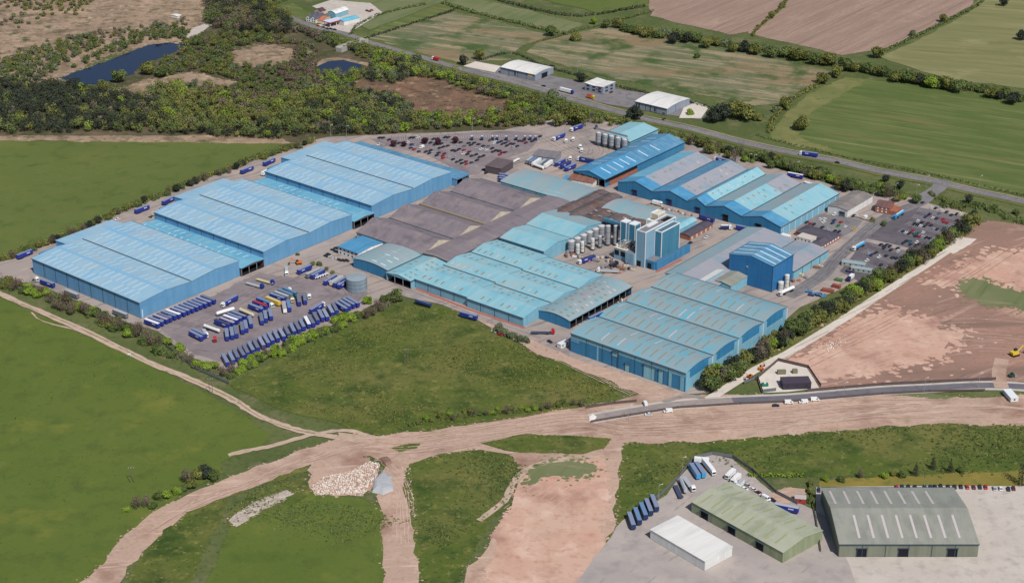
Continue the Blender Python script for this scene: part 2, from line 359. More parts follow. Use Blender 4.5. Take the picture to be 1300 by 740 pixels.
# bare ground
M_white_strip = noisy('grey_stones', [((206,190,176), .2, 0, .42, .6, 1), ((150,134,122), .6, 0, .5, .7, 2)], (182,168,156))
sheet('bare_ground', 'wide graded pinkish earth right of the white track', [(1236,284),(1262,280),(1310,288),(1500,310),(1500,500),(1300,484),(1200,484),(1100,488),(1050,492),(1000,486),(966,470),(985,455),(1060,412),(1150,352),(1210,312)], M_dirtdark, z3, 2, 10)
sheet('spoil', 'pale pink spoil fan beside the compound', [(1000,468),(1040,440),(1090,404),(1130,394),(1180,408),(1215,430),(1180,452),(1120,466),(1060,476),(1020,476)], M_dirtpink, z3+.05, 5, 6, feather=11)
sheet('spoil', 'pale pink hummocks in the upper right earth', [(1190,360),(1225,340),(1260,322),(1310,318),(1500,330),(1500,380),(1320,372),(1260,352),(1220,362)], M_dirtpink, z3+.05, 5, 6, feather=11)
sheet('weeds', 'patch of weeds growing on the graded earth', [(1220,362),(1236,354),(1270,366),(1310,376),(1310,392),(1270,388),(1232,376)], M_hay2, z3+.09, 4, 5, feather=7)
sheet('bare_ground', 'broad pink earth haul road along the new road', [(430,548),(480,553),(560,544),(640,532),(735,517),(790,506),(812,500),(770,480),(690,452),(640,424),(600,402),(575,392),(590,390),(640,410),(700,436),(730,448),(870,500),(930,500),(1000,500),(1100,500),(1200,506),(1300,500),(1500,500),(1500,548),(1300,540),(1200,536),(1100,543),(1000,551),(900,560),(840,562),(790,562),(784,600),(780,655),(740,780),(560,780),(640,655),(664,600),(650,576),(610,570),(560,575),(520,588),(512,600),(520,655),(540,780),(490,780),(482,640),(478,610),(490,590),(470,578),(420,584),(380,592),(320,612),(240,645),(180,700),(120,780),(60,780),(190,652),(240,626),(300,602),(380,570),(430,556)], M_dirt, z3+.03, 1.6, 7)
sheet('spoil', 'reddish scraped earth between the haul tracks', [(670,600),(700,585),(760,582),(772,600),(770,655),(760,780),(600,780),(650,640)], M_dirtpink, z3+.07, 3, 8)
sheet('weeds', 'weedy patch on the scraped earth', [(680,590),(720,584),(752,592),(740,604),(700,602),(668,612)], M_hay2, z3+.10, 3, 4, feather=6)
sheet('weeds', 'small green tuft island at the haul road fork', [(496,568),(520,562),(534,563),(528,569),(508,573)], M_tussock, z3+.08, 1, 4)
sheet('spoil', 'red brown spoil around the rubble', [(390,596),(410,582),(440,576),(470,580),(480,600),(470,622),(440,628),(400,624)], M_dirt, z3+.05, 2, 6)
sheet('bare_strip', 'grey stony strip in the lower left', [(290,660),(300,650),(330,634),(364,621),(372,627),(344,643),(318,655),(300,668)], M_white_strip, z3+.06, 1.2, 4)
sheet('weeds', 'green bramble patch left of the rubble', [(340,618),(386,606),(396,624),(380,636),(330,650),(290,668),(292,650)], M_tussock, z3+.04, 2, 6)
# tracks
ribbon('track', 'pale farm track along the left fields', [(-60,340),(0,372),(40,390),(90,412),(150,440),(200,464),(240,480),(290,504),(320,522),(350,536),(390,548),(440,556),(462,562)], 5, M_track, z4, jit=.7, cat='track')
ribbon('track', 'thin second wheel track beside the farm track', [(40,396),(56,408),(100,420),(150,444),(190,462)], 1.2, M_track, z4+.02, jit=.5, cat='track')
ribbon('track', 'narrow pink track leading left from the fork', [(290,577),(320,570),(350,564),(400,550),(440,546),(466,552)], 4, M_track, z4+.03, jit=.6, cat='track')
ribbon('track', 'earth track running to the bottom left corner', [(470,562),(430,572),(380,588),(320,612),(270,630),(220,652),(150,700)], 9, M_dirt, z4+.02, jit=1.0, cat='track')
ribbon('track', 'curved pale wheel track at the bottom centre', [(608,660),(640,635),(656,606),(690,586),(740,582)], 4, M_track, z4+.03, jit=.5, cat='track')
ribbon('track', 'pale wheel track on the green bank', [(930,556),(1000,540),(1100,524),(1180,516),(1240,514),(1320,520)], 3, M_track, z4+.03, jit=.5, cat='track')
ribbon('path', 'straight white stone road beside the tree belt', [(890,512),(960,468),(1000,448),(1060,412),(1120,372),(1180,334),(1214,310)], 6.5, M_whitestone, z4, jit=.3, cat='track', smooth=False)
sheet('turning_area', 'white stone turning area at the end of the stone road', [(1196,316),(1216,300),(1240,303),(1232,310),(1210,322)], M_whitestone, z4+.02, .6, 5)
ribbon('verge', 'dark green verge along the tree belt', [(905,498),(960,464),(1010,434),(1070,396),(1130,356),(1190,318)], 6, M_verge, z4-.02, jit=.8, cat='verge', smooth=False)
ribbon('track', 'thin pale mown line across the rough field', [(300,492),(400,470),(480,448),(560,440),(640,426)], 1.4, M_verge, z4, jit=.5, cat='track')
# factory hard standing
sheet('factory_yard', 'worn pinkish grey yard under the blue factory', [(-60,352),(0,332),(60,308),(160,266),(260,224),(345,192),(415,174),(500,170),(640,165),(700,152),(745,148),(790,158),(870,176),(905,192),(960,204),(1010,222),(1080,240),(1140,245),(1180,258),(1236,272),(1190,302),(1110,346),(1060,370),(1015,390),(985,420),(900,498),(870,500),(724,452),(690,438),(640,412),(560,386),(505,374),(470,388),(400,424),(290,470),(240,452),(200,420),(170,412),(60,365),(0,352)], M_yard, z4, .8, 9, cat='yard')
sheet('lorry_park', 'darker patched surface of the lorry park', [(200,412),(310,355),(330,346),(370,352),(440,352),(468,372),(440,392),(400,412),(290,462),(250,450),(224,434)], M_park, z4+.04, 1.5, 8, cat='yard')
sheet('car_park', 'dark asphalt staff car park by the gate', [(1138,268),(1162,262),(1228,276),(1190,302),(1170,318),(1090,300),(1112,284)], M_asphalt, z4+.04, .3, 12, cat='car park')
sheet('car_park', 'dark asphalt overflow car park below the staff car park', [(1084,322),(1096,306),(1160,320),(1150,332),(1096,360),(1066,344)], M_asphalt, z4+.045, .3, 12, cat='car park')
sheet('car_park', 'grey parking court beside the slate roofed office', [(1010,290),(1040,272),(1066,272),(1095,280),(1086,292),(1062,304),(1036,290),(1018,296)], M_asphalt2, z4+.045, .3, 12, cat='car park')
sheet('car_park', 'grey staff car park behind the warehouses', [(470,176),(640,166),(690,170),(670,192),(640,202),(606,222),(594,222),(540,196),(480,182)], M_park, z4+.04, .8, 12, cat='car park')
ribbon('road', 'inner access road from the gate into the factory', [(1188,240),(1170,256),(1140,268),(1110,286),(1086,306),(1060,330),(1040,352),(1000,376)], 11, M_asphalt2, z4+.06, cat='road')
ribbon('road', 'front access road between grass and front shed', [(425,318),(470,344),(520,366),(580,388),(640,412),(700,434),(730,446)], 10, M_yard, z4+.05, cat='road')
ribbon('pavement', 'red tarmac strip at the foot of the front sheds', [(528,366),(594,392),(666,416)], 2.6, plain('red_tarmac', (176,108,96), .9), z4+.12, cat='pavement', smooth=False)
ribbon('pavement', 'red tarmac strip at the foot of the tower', [(833,345),(865,329)], 2.4, plain('red_tarmac', (176,108,96), .9), z4+.12, cat='pavement', smooth=False)
# the main road with verges, centre line and cycle path
RD = [(330,2),(360,18),(398,34),(436,42),(470,54),(520,68),(560,80),(610,94),(660,106),(720,124),(770,138),(820,151),(880,164),(940,180),(1000,193),(1060,204),(1120,218),(1180,229),(1240,243),(1300,256),(1420,285)]
ribbon('verge', 'grass verge on both sides of the main road', RD, 20, M_verge, z4-.04, cat='verge')
ribbon('road', 'grey main road passing behind the factory', RD, 9.5, M_asphalt2, z4+.10, cat='road')
cl = MB(); pts = smooth_line([P(x, y) for x, y in RD], 20)
for i in range(0, len(pts)-1, 2):
    a, b = pts[i], pts[i+1]; d = (b-a).normalized(); n_ = Vector((-d.y, d.x, 0))*.12; b = a + (b-a)*.45
    cl.quad(*[tuple((q.x, q.y, z4+.16)) for q in (a-n_, b-n_, b+n_, a+n_)])
tag(cl.build('road_marking', M_line), 'dashed white centre line of the main road', 'road marking', None, 'structure')
ribbon('road', 'gate road joining the main road', [(1196,228),(1192,238),(1180,246),(1160,258)], 12, M_asphalt2, z4+.12, cat='road')
ribbon('pavement', 'narrow footpath beside the main road', [(x, y-4) for x, y in RD[7:]], 1.4, M_yard, z4+.02, cat='pavement')
# new estate road at the lower right
NR = [(750,531),(800,522),(860,513),(930,508),(1000,505),(1060,500),(1120,495),(1180,492),(1240,489),(1290,490),(1400,498)]
ribbon('pavement', 'pale footways of the new estate road', NR, 12.5, M_concrete, z4+.02, cat='pavement')
ribbon('road', 'new dark asphalt estate road past the compound', NR, 7.6, M_newroad, z4+.06, cat='road')
ribbon('kerb', 'far kerb of the new estate road', NR, .3, M_kerb, z4+.16, off=3.9, thick=.12, cat='kerb')
ribbon('kerb', 'near kerb of the new estate road', NR, .3, M_kerb, z4+.16, off=-3.9, thick=.12, cat='kerb')
ribbon('road', 'dusty unfinished left half of the new estate road', NR[:4], 7.4, M_dusty, z4+.075, cat='road')
ribbon('road', 'short dusty stub road toward the blue front warehouse', [(900,510),(884,503),(866,503),(842,510)], 4, M_dusty, z4+.08, cat='road')
def wheel_tracks(label, path, offs, mat, w_=.45, z=z4+.01, jit=.25, name='wheel_tracks', seed=1):
    rng = random.Random(seed); mb = MB()
    pts = smooth_line([P(x, y) for x, y in path], 10)
    for off in offs:
        ph = rng.uniform(0, 6); am = rng.uniform(.3, 1.4); i0 = rng.randrange(0, max(1, len(pts)//4)); i1 = len(pts)-1-rng.randrange(0, max(1, len(pts)//4))
        L2 = []
        for i in range(i0, i1):
            d = (pts[i+1]-pts[i]); d.z = 0; d.normalize(); n_ = Vector((-d.y, d.x, 0))
            c = pts[i] + n_*(off + am*math.sin(i*.17+ph) + rng.uniform(-jit, jit)*.3); ww = w_*rng.uniform(.4, 1.2)
            L2.append((c-n_*ww/2, c+n_*ww/2))
        zz = z + rng.uniform(0, .012)
        for (a, b), (c, d) in zip(L2, L2[1:]):
            if rng.random() < .12: continue
            mb.quad((a.x,a.y,zz), (c.x,c.y,zz), (d.x,d.y,zz), (b.x,b.y,zz))
    return tag(mb.build(name, mat), label, 'wheel tracks', None, 'structure')
TP = plain('packed_pale_soil', (208,180,164), .95); TD = plain('damp_dark_soil', (150,122,108), .95); TG = plain('pressed_grass', (124,124,72), .95)
HR1 = [(440,556),(500,566),(560,560),(640,546),(735,532),(800,540),(900,536),(1000,530),(1100,520),(1200,518),(1300,516)]
wheel_tracks('pale wheel marks along the pink haul road', HR1, [-9,-7.2,-4,-2,0,2.2,5,7.5,10], TP, .5, seed=2)
wheel_tracks('dark wheel ruts along the pink haul road', HR1, [-8,-5.5,-3,1,3.4,6.2,8.6,12,-11], TD, .4, z4+.025, seed=3)
wheel_tracks('pale ruts on the track to the bottom left corner', [(470,562),(430,572),(380,588),(320,612),(270,630),(220,652),(150,700)], [-3,-1.2,.8,2.6], TP, .5, z4+.05, seed=4)
wheel_tracks('dark ruts on the track to the bottom left corner', [(470,562),(430,572),(380,588),(320,612),(270,630),(220,652),(150,700)], [-2,0,1.8,3.4], TD, .4, z4+.065, seed=5)
wheel_tracks('ruts on the track running down past the stone heap', [(478,580),(500,600),(512,625),(516,655),(520,700)], [-5,-3.5,-2,-.5,1,2.5,4], TP, .4, z4+.01, seed=6)
wheel_tracks('scraper marks sweeping over the graded earth', [(980,470),(1060,430),(1140,390),(1220,345),(1290,300)], [-14,-10,-7,-3,2,6,11,17,22,27,33,40,48], TD, .6, z3+.08, seed=7)
wheel_tracks('pale scraper marks over the graded earth', [(1010,478),(1080,462),(1160,440),(1240,430),(1320,436)], [-18,-13,-9,-4,0,5,9,14,20,26,31], TP, .5, z3+.09, seed=8)
wheel_tracks('bulldozer marks on the red scraped earth', [(650,655),(690,625),(730,600),(770,585)], [-13,-8,-1,1,9], TP, .4, z3+.085, seed=9)
wheel_tracks('wheel marks on the pink earth before the front warehouse', [(600,398),(640,418),(690,444),(760,478),(810,500)], [-4,-2,0,2,4], TP, .5, z4+.02, seed=10)
0 and wheel_tracks('x', [(-40,440),(60,470),(160,520),(240,580),(200,640)], [-6,-4.2,20,21.8,46,47.8], TG, .4, z2+.05, seed=11)
wheel_tracks('faint tractor lines in the pasture behind the warehouses', [(-60,250),(60,240),(180,215),(330,190)], [-40,-38.2,-12,-10.2,14,15.8,40,41.8], TG, .35, z2+.09, seed=12)
0 and wheel_tracks('x', [(1060,120),(1160,140),(1260,160),(1400,190)], [k*12 for k in range(-6,5)], TG, .5, z2+.09, seed=13)
wheel_tracks('tractor tramlines in the pale crop field', [(1180,70),(1260,90),(1340,110)], [k*18 for k in range(-2,9)], TG, .5, z2+.07, seed=14)
FT_ = [(-60,340),(0,372),(40,390),(90,412),(150,440),(200,464),(240,480),(290,504),(320,522),(350,536),(390,548),(440,556)]
wheel_tracks('paired pale ruts along the farm track', FT_, [-1.7,1.2], TP, .9, z4+.03, .3, seed=15)
wheel_tracks('grassy centre strip of the farm track', FT_, [-.2], TG, .8, z4+.03, .3, seed=16)
wheel_tracks('dark tyre marks across the factory front road', [(425,318),(470,344),(520,366),(580,388),(640,412),(700,434)], [-3,-1.5,.8,2.4], plain('tyre_stained_tarmac', (128,118,114), .9), .5, z4+.09, seed=17)
wheel_tracks('dark tyre marks on the inner access road', [(1170,256),(1140,268),(1110,286),(1086,306),(1060,330),(1040,352),(1000,376)], [-4,-2.4,.2,1.6,4], plain('tyre_stained_asphalt', (104,100,104), .9), .7, z4+.10, seed=18)
wheel_tracks('tyre marks looping over the lorry park', [(225,430),(290,400),(340,370),(400,352),(440,372),(400,396)], [-10,-6,-2,3,8,12], plain('tyre_stained_asphalt', (104,100,104), .9), .5, z4+.07, seed=19)
wheel_tracks('tyre marks in the north yard', [(690,172),(720,190),(745,200),(760,190),(740,168)], [-8,-4,0,5,9], plain('tyre_stained_tarmac', (128,118,114), .9), .6, z4+.05, seed=20)
def bays(label, a, b, n, L_, z=z4+.07):
    A, B_ = P(*a), P(*b); d = (B_-A); st = d/n; d.normalize(); n_ = Vector((-d.y, d.x, 0)); mb = MB()
    for i in range(n+1):
        c = A+st*i
        mb.quad(*[tuple((q.x, q.y, z)) for q in (c-n_*L_-d*.07, c-n_*L_+d*.07, c+n_*L_+d*.07, c+n_*L_-d*.07)])
    return tag(mb.build('parking_lines', M_line), label, 'road marking', None, 'structure')
for i, (a, b, n) in enumerate([((1166,266),(1222,279),22), ((1160,274),(1212,287),20), ((1152,283),(1200,296),19), ((1143,292),(1186,304),17)]):
    bays('painted parking bays, %s row from the top of the gate car park' % ordn(i+1), a, b, n, 4.6)
for i, (a, b, n) in enumerate([((1108,309),(1150,322),16), ((1098,318),(1140,334),16), ((1086,330),(1120,346),13)]):
    bays('painted parking bays, %s row from the top of the overflow car park' % ordn(i+1), a, b, n, 4.6)
for i, (a, b, n) in enumerate([((508,176),(640,172),46), ((500,184),(560,200),26), ((560,184),(610,198),22), ((560,198),(604,212),20), ((610,178),(655,186),18)]):
    bays('painted parking bays, %s row from the top behind the warehouses' % ordn(i+1), a, b, n, 4.6)

ribbon('road', 'earth side road from the diggers to the estate road', [(1272,455),(1268,475),(1272,492)], 9, M_dirt, z4+.07, cat='road')
sheet('compound_yard', 'white stone yard of the fenced site compound', [(962,480),(988,458),(1026,467),(1040,492),(1000,497),(968,498)], M_whitestone, z4+.03, 0, 9, cat='yard')
# lower right depot
sheet('depot_yard', 'grey concrete yard of the lorry depot', [(846,628),(862,606),(884,582),(905,576),(930,582),(955,602),(985,628),(1020,640),(1060,660),(1100,780),(700,780),(790,660)], M_depot, z4+.05, .6, 8, cat='yard')
sheet('car_park', 'pale concrete apron round the grey green roofed shed', [(1036,618),(1150,616),(1300,616),(1500,620),(1500,780),(1040,780),(1036,650)], M_concrete, z4+.02, .2, 12, cat='car park')
sheet('bare_strip', 'red earth plot beside the blue box trailer', [(976,628),(1000,618),(1022,620),(1020,634),(994,640)], M_dirt, z4+.085, 1, 5)
sheet('forecourt', 'pinkish concrete forecourt of the filling station', [(396,8),(420,0),(470,4),(486,16),(462,30),(444,42),(402,32),(430,24)], M_concrete, z4, .5, 12, cat='forecourt')
sheet('forecourt', 'grey hardstanding between the northern units', [(592,86),(602,78),(640,84),(720,100),(780,112),(880,128),(900,136),(890,152),(850,146),(770,132),(700,116)], M_asphalt2, z4, .5, 12, cat='yard')
sheet('forecourt', 'white concrete apron right of the largest northern unit', [(868,136),(884,130),(900,136),(890,150),(862,150)], M_whitestone, z4+.04, .3, 12, cat='yard')
sheet('forecourt', 'white concrete apron left of the nearest northern unit', [(588,84),(604,78),(636,84),(628,92)], M_whitestone, z4+.04, .3, 12, cat='yard')
# ================================================================ BUILDINGS
def roofmat(name, base, layers, axis='y', rough=.55, k=K):
    """sheet roof: streaks run down the slope (axis = local direction of the slope)"""
    ls = []
    for c, s_across, s_down, lo, hi, seed in layers:
        sc = (s_across, s_down, .3) if axis == 'y' else (s_down, s_across, .3)
        ls.append((c, sc, 0, lo, hi, seed))
    return noisy(name, ls, base, rough=rough, k=k, spec=.25)
def rm(name, base, cols, rough=.5):
    return {a: roofmat(name + '_' + a, base, [(cols[0], .35, .03, .42, .6, 1), (cols[1], .12, .02, .5, .66, 2), (cols[2], .05, .05, .54, .72, 3), (cols[3] if len(cols) > 3 else cols[0], 1.3, .05, .55, .8, 4)], a, rough) for a in 'xy'}
RW = rm('pale_blue_roof', (152,188,210), [(162,194,208), (136,182,212), (166,188,198), (144,188,214)])
RT = rm('teal_roof', (112,178,206), [(122,184,208), (102,168,200), (134,188,206)])
RF = rm('light_cyan_roof', (142,190,202), [(154,194,202), (126,186,202), (160,186,188), (136,190,206)])
RL = rm('weathered_blue_grey_roof', (136,170,180), [(150,164,166), (110,174,192), (152,158,158), (118,172,190)])
RG = rm('grey_green_roof', (146,170,174), [(158,170,174), (130,174,186), (160,162,166), (140,172,178)])
RN = rm('grey_lilac_roof', (158,161,170), [(166,164,170), (140,156,168), (134,160,174), (168,166,172)])
RB = rm('brown_grey_asbestos_roof', (130,120,126), [(138,128,132), (114,105,112), (148,137,134), (120,111,118)], .85)
RP = rm('patched_rusty_roof', (104,90,90), [(120,104,100), (74,62,62), (108,78,66), (132,120,116)], .85)
RBB = rm('bright_blue_roof', (78,146,188), [(90,154,192), (68,136,180), (102,160,190)])
RST = rm('steel_blue_roof', (86,140,174), [(102,152,182), (76,130,166), (126,162,184)])
RWH = rm('white_sheet_roof', (228,226,220), [(236,234,228), (214,212,208), (222,220,214)])
ROL = rm('olive_grey_roof', (148,150,138), [(156,156,146), (138,140,130), (160,160,150)])
RPG = rm('pale_green_roof', (170,174,150), [(178,180,158), (154,160,136), (184,184,164)])
RDK = rm('dark_slate_roof', (84,80,92), [(92,86,96), (76,72,84), (96,92,98)], .8)
def wallmat(name, c, c2=None):
    c2 = c2 or tuple(int(x*.9) for x in c)
    return noisy(name, [(c2, (.25,.25,.02), 0, .42, .62, 3), (tuple(min(255,int(x*1.06)) for x in c), (.8,.8,.03), 0, .52, .75, 5), (c2, (.03,.03,.15), 0, .5, .75, 8)], c, rough=.55, spec=.25)
WB = wallmat('mid_blue_cladding', (108,160,198), (98,150,190))
WD = wallmat('deep_blue_cladding', (62,132,174), (54,122,164))
WL = wallmat('light_blue_cladding', (132,182,202), (120,172,194))
WBX = wallmat('dark_steel_blue_cladding', (52,122,176), (46,112,166))
WTL = wallmat('pale_teal_cladding', (136,188,204), (124,178,194))
WGY = wallmat('grey_cladding', (150,158,172), (138,146,160))
WWH = wallmat('white_cladding', (228,228,226), (214,214,212))
WCR = wallmat('cream_render', (206,196,176), (190,178,160))
WBR = noisy('red_brick', [((176,116,96), .8, 0, .45, .6, 4), ((142,92,78), (.3,.3,1), 0, .5, .7, 6)], (162,104,86))
WDK = plain('dark_brown_cladding', (92,82,88), .8)
M_dark = plain('dark_opening', (24,26,34), .9)  # near-black for openings and open shed floors: interior shade put into the colour
M_trim = plain('dark_gutter', (66,84,98), .7)
M_trimw = plain('white_trim', (232,236,238), .5)
M_glass = plain('window_glass', (44,54,66), .15)
M_sky1 = plain('pale_rooflight', (200,220,232), .35, k=.9)
M_sky2 = plain('tan_rooflight', (150,138,116), .6)
M_sky3 = plain('pinkish_rooflight', (200,190,188), .6)
M_cap = plain('ridge_flashing', (134,186,218), .5)
M_bluedoor = plain('roller_door_blue', (38,54,110), .6)
M_metal = plain('galvanised_steel', (172,176,182), .4, .3)
M_white = plain('white_paint', (236,236,236), .4) if 'white_paint' not in MATS else MATS['white_paint']

def fit3(L, F, Rr, h, ang=None):
    """corner, angle and size of a rectangle seen at height h: L-F is the front left eave, F-R the right end"""
    a, f, r = P(*L, h), P(*F, h), P(*Rr, h)
    if ang is None:
        d1 = (f-a); d2 = (r-f); a1 = math.atan2(d1.y, d1.x); a2 = math.atan2(d2.y, d2.x) - math.pi/2
        w1, w2 = d1.length, d2.length; ang = (a1*w1 + a2*w2)/(w1+w2)
    X = Vector((math.cos(ang), math.sin(ang), 0)); Y = Vector((-X.y, X.x, 0))
    lx = (f-a).dot(X); ly = (r-f).dot(Y)
    o = f - X*lx; o.z = 0
    return o, ang, lx, ly
def base(spec):
    """spec: (u0,u1,v0,v1) on the site grid or ('px', L, F, R, h[, ang])"""
    if spec[0] == 'px':
        return fit3(*spec[1:])
    u0, u1, v0, v1 = spec
    return S(u0, v0, 0), ROT, u1-u0, v1-v0

def bay_profile(t0, t1, he, rise, style, asym=.5):
    if style == 'arc':
        n = 8; return [(t0 + (t1-t0)*i/n, he + rise*(1-(2*i/n-1)**2)) for i in range(n+1)]
    if style == 'mono': return [(t0, he), (t1, he+rise)]
    return [(t0, he), (t0+(t1-t0)*asym, he+rise), (t1, he)]

def shed(label, spec, he, rise, bays=1, ridge='x', style='gable', roof=RW, wall=WB, open_sides=(), skyl=None, name='warehouse', cat='warehouse',
         group=None, valley=True, walls2=None, overhang=.35, edges=None, asym=.5, doors=(), z0=0.0, th=.25, posts=6.0, bandroof=None, ridgecap=0, capmat=None):
    """edges: explicit list of bay boundaries across the ridge direction"""
    o, ang, lx, ly = base(spec)
    root = empty(name, (o.x, o.y, z0), ang); tag(root, label, cat, group)
    W = ly if ridge == 'x' else lx          # across the ridge
    Ln = lx if ridge == 'x' else ly         # along the ridge
    eds = edges or [W*i/bays for i in range(bays+1)]
    prof = []
    for i in range(len(eds)-1):
        p = bay_profile(eds[i], eds[i+1], he, rise, style, asym)
        prof += p if not prof else p[1:]
    # y-down coordinates: 'across' = c, 'along' = s
    def pt(s, c, z): return (s, c, z) if ridge == 'x' else (c, s, z)
    # wall
    wb = MB()
    sides = {'x0': (0,), 'x1': (lx,), 'y0': (0,), 'y1': (ly,)}
    gable_sides = ('x0', 'x1') if ridge == 'x' else ('y0', 'y1')
    eave_sides = ('y0', 'y1') if ridge == 'x' else ('x0', 'x1')
    for gi, g in enumerate(gable_sides):
        s = 0 if gi == 0 else Ln
        zt = .05
        if g in open_sides:
            zlo = [max(z-1.2-(0 if style != 'gable' else 0), he-1.2) for c, z in prof]
            pts = [pt(s, c, he-1.0) for c, z in (prof[0], prof[-1])]
            wb.poly([pt(s, prof[0][0], he-.9)] + [pt(s, prof[-1][0], he-.9)] + [pt(s, c, z-zt) for c, z in reversed(prof)])
        else:
            wb.poly([pt(s, prof[0][0], 0), pt(s, prof[-1][0], 0)] + [pt(s, c, z-zt) for c, z in reversed(prof)])
    for ei, g in enumerate(eave_sides):
        c, z = prof[0] if ei == 0 else prof[-1]
        lo = z-.9 if g in open_sides else 0
        wb.quad(pt(0, c, lo), pt(Ln, c, lo), pt(Ln, c, z-.05), pt(0, c, z-.05))
    wo = wb.build('wall', wall, root)
    if open_sides:
        pm = MB()
        for g in open_sides:
            n = max(2, int((Ln if g in eave_sides else W)/posts))
            for i in range(n+1):
                t = (Ln if g in eave_sides else W)*i/n
                if g == 'x0': c = (0, t)
                elif g == 'x1': c = (lx, t)
                elif g == 'y0': c = (t, 0)
                else: c = (t, ly)
                x = min(max(c[0], .2), lx-.2); y = min(max(c[1], .2), ly-.2)
                q = MB(); q.box(x-.15, x+.15, y-.15, y+.15, 0, he-.95); q.build('post', M_metal, root)
        fb = MB(); fb.quad((.3,.3,.06), (lx-.3,.3,.06), (lx-.3,ly-.3,.06), (.3,ly-.3,.06)); fb.build('floor_painted_shade', M_dark, root)  # near-black floor: the shade beneath the open roof is put into its colour
    # roof sheets
    oh = overhang
    rmat = roof['y' if ridge == 'x' else 'x']
    mats = [rmat, M_sky1, M_sky2, M_sky3]
    rb = MB()
    pr = list(prof); sl0 = (pr[1][1]-pr[0][1])/(pr[1][0]-pr[0][0]); sl1 = (pr[-1][1]-pr[-2][1])/(pr[-1][0]-pr[-2][0])
    pr[0] = (pr[0][0]-oh, pr[0][1]-sl0*oh); pr[-1] = (pr[-1][0]+oh, pr[-1][1]+sl1*oh)
    for i in range(len(pr)-1):
        (c0, h0), (c1, h1) = pr[i], pr[i+1]
        A, B_, C_, D_ = pt(-oh, c0, h0), pt(Ln+oh, c0, h0), pt(Ln+oh, c1, h1), pt(-oh, c1, h1)
        if ridge == 'x': rb.quad(A, B_, C_, D_)
        else: rb.quad(D_, C_, B_, A)
    # edge thickness
    for s, fl in ((-oh, 1), (Ln+oh, 0)):
        for i in range(len(pr)-1):
            (c0, h0), (c1, h1) = pr[i], pr[i+1]
            rb.quad(pt(s, c0, h0-th), pt(s, c1, h1-th), pt(s, c1, h1), pt(s, c0, h0))
    for c, h in (pr[0], pr[-1]):
        rb.quad(pt(-oh, c, h-th), pt(Ln+oh, c, h-th), pt(Ln+oh, c, h), pt(-oh, c, h))
    # rooflights: (list of (t0,t1) fractions of a slope, spacing, width, material index, chance)
    if skyl:
        rr = random.Random(int(abs(o.x)*7+abs(o.y)))
        rows, sp, wd, mi, ch = skyl[:5]; stag = len(skyl) > 5
        for bi in range(len(eds)-1):
            bp = bay_profile(eds[bi], eds[bi+1], he, rise, style, asym)
            def zat(c):
                for (a, za), (b, zb) in zip(bp, bp[1:]):
                    if a-1e-6 <= c <= b+1e-6: return za + (zb-za)*(c-a)/(b-a)
                return he
            bw = eds[bi+1]-eds[bi]
            for ri, (t0, t1) in enumerate(rows):
                n = int((Ln-4)/sp)
                off = (ri % 2)*sp*.5 if stag else 0
                for k_ in range(n):
                    if rr.random() > ch: continue
                    s0 = 3 + off + k_*sp
                    if s0+wd > Ln-1: continue
                    c0, c1 = eds[bi]+bw*t0, eds[bi]+bw*t1
                    m_ = mi if rr.random() > .2 else 3
                    ss = 5 if style == 'arc' else 1
                    for q in range(ss):
                        ca, cb = c0+(c1-c0)*q/ss, c0+(c1-c0)*(q+1)/ss
                        A, B_, C_, D_ = pt(s0, ca, zat(ca)+.06), pt(s0+wd, ca, zat(ca)+.06), pt(s0+wd, cb, zat(cb)+.06), pt(s0, cb, zat(cb)+.06)
                        if ridge == 'x': rb.quad(A, B_, C_, D_, m_)
                        else: rb.quad(D_, C_, B_, A, m_)
    ro = rb.build('roof', mats, root)
    if bandroof:   # differently coloured band of sheets: (s0,s1,[(c0,c1)...] , roofdict) laid on top
        for bi_, (s0, s1, f0, f1, rd) in enumerate(bandroof):
            b2 = MB()
            for bi in range(len(eds)-1):
                bp = bay_profile(eds[bi], eds[bi+1], he, rise, style, asym); bw = eds[bi+1]-eds[bi]
                def zat(c):
                    for (a, za), (b, zb) in zip(bp, bp[1:]):
                        if a-1e-6 <= c <= b+1e-6: return za + (zb-za)*(c-a)/(b-a)
                    return he
                cuts = sorted(set([f0, f1] + ([asym] if f0 < asym < f1 else [])))
                for f_a, f_b in zip(cuts, cuts[1:]):
                    ca, cb = eds[bi]+bw*f_a, eds[bi]+bw*f_b
                    dz = .03
                    A, B_, C_, D_ = pt(s0, ca, zat(ca)+dz), pt(s1, ca, zat(ca)+dz), pt(s1, cb, zat(cb)+dz), pt(s0, cb, zat(cb)+dz)
                    if ridge == 'x': b2.quad(A, B_, C_, D_)
                    else: b2.quad(D_, C_, B_, A)
            b2.build('roof_sheeting', rd['y' if ridge == 'x' else 'x'], root)
    if valley:
        for i, c in enumerate(eds):
            if 0 < i < len(eds)-1:
                g = MB(); a = pt(-.3, c-.35, he+.12); b = pt(Ln+.3, c+.35, he+.32)
                g.box(min(a[0],b[0]), max(a[0],b[0]), min(a[1],b[1]), max(a[1],b[1]), he+.06, he+.42); g.build('valley_gutter', M_trim, root)
            elif g_ok(open_sides, i, ridge):
                g = MB(); cc = c-oh-.25 if i == 0 else c+oh+.25
                a = pt(-.3, cc-.2, 0); b = pt(Ln+.3, cc+.2, 0)
                g.box(min(a[0],b[0]), max(a[0],b[0]), min(a[1],b[1]), max(a[1],b[1]), he-.35, he+.02); g.build('gutter', M_trim, root)
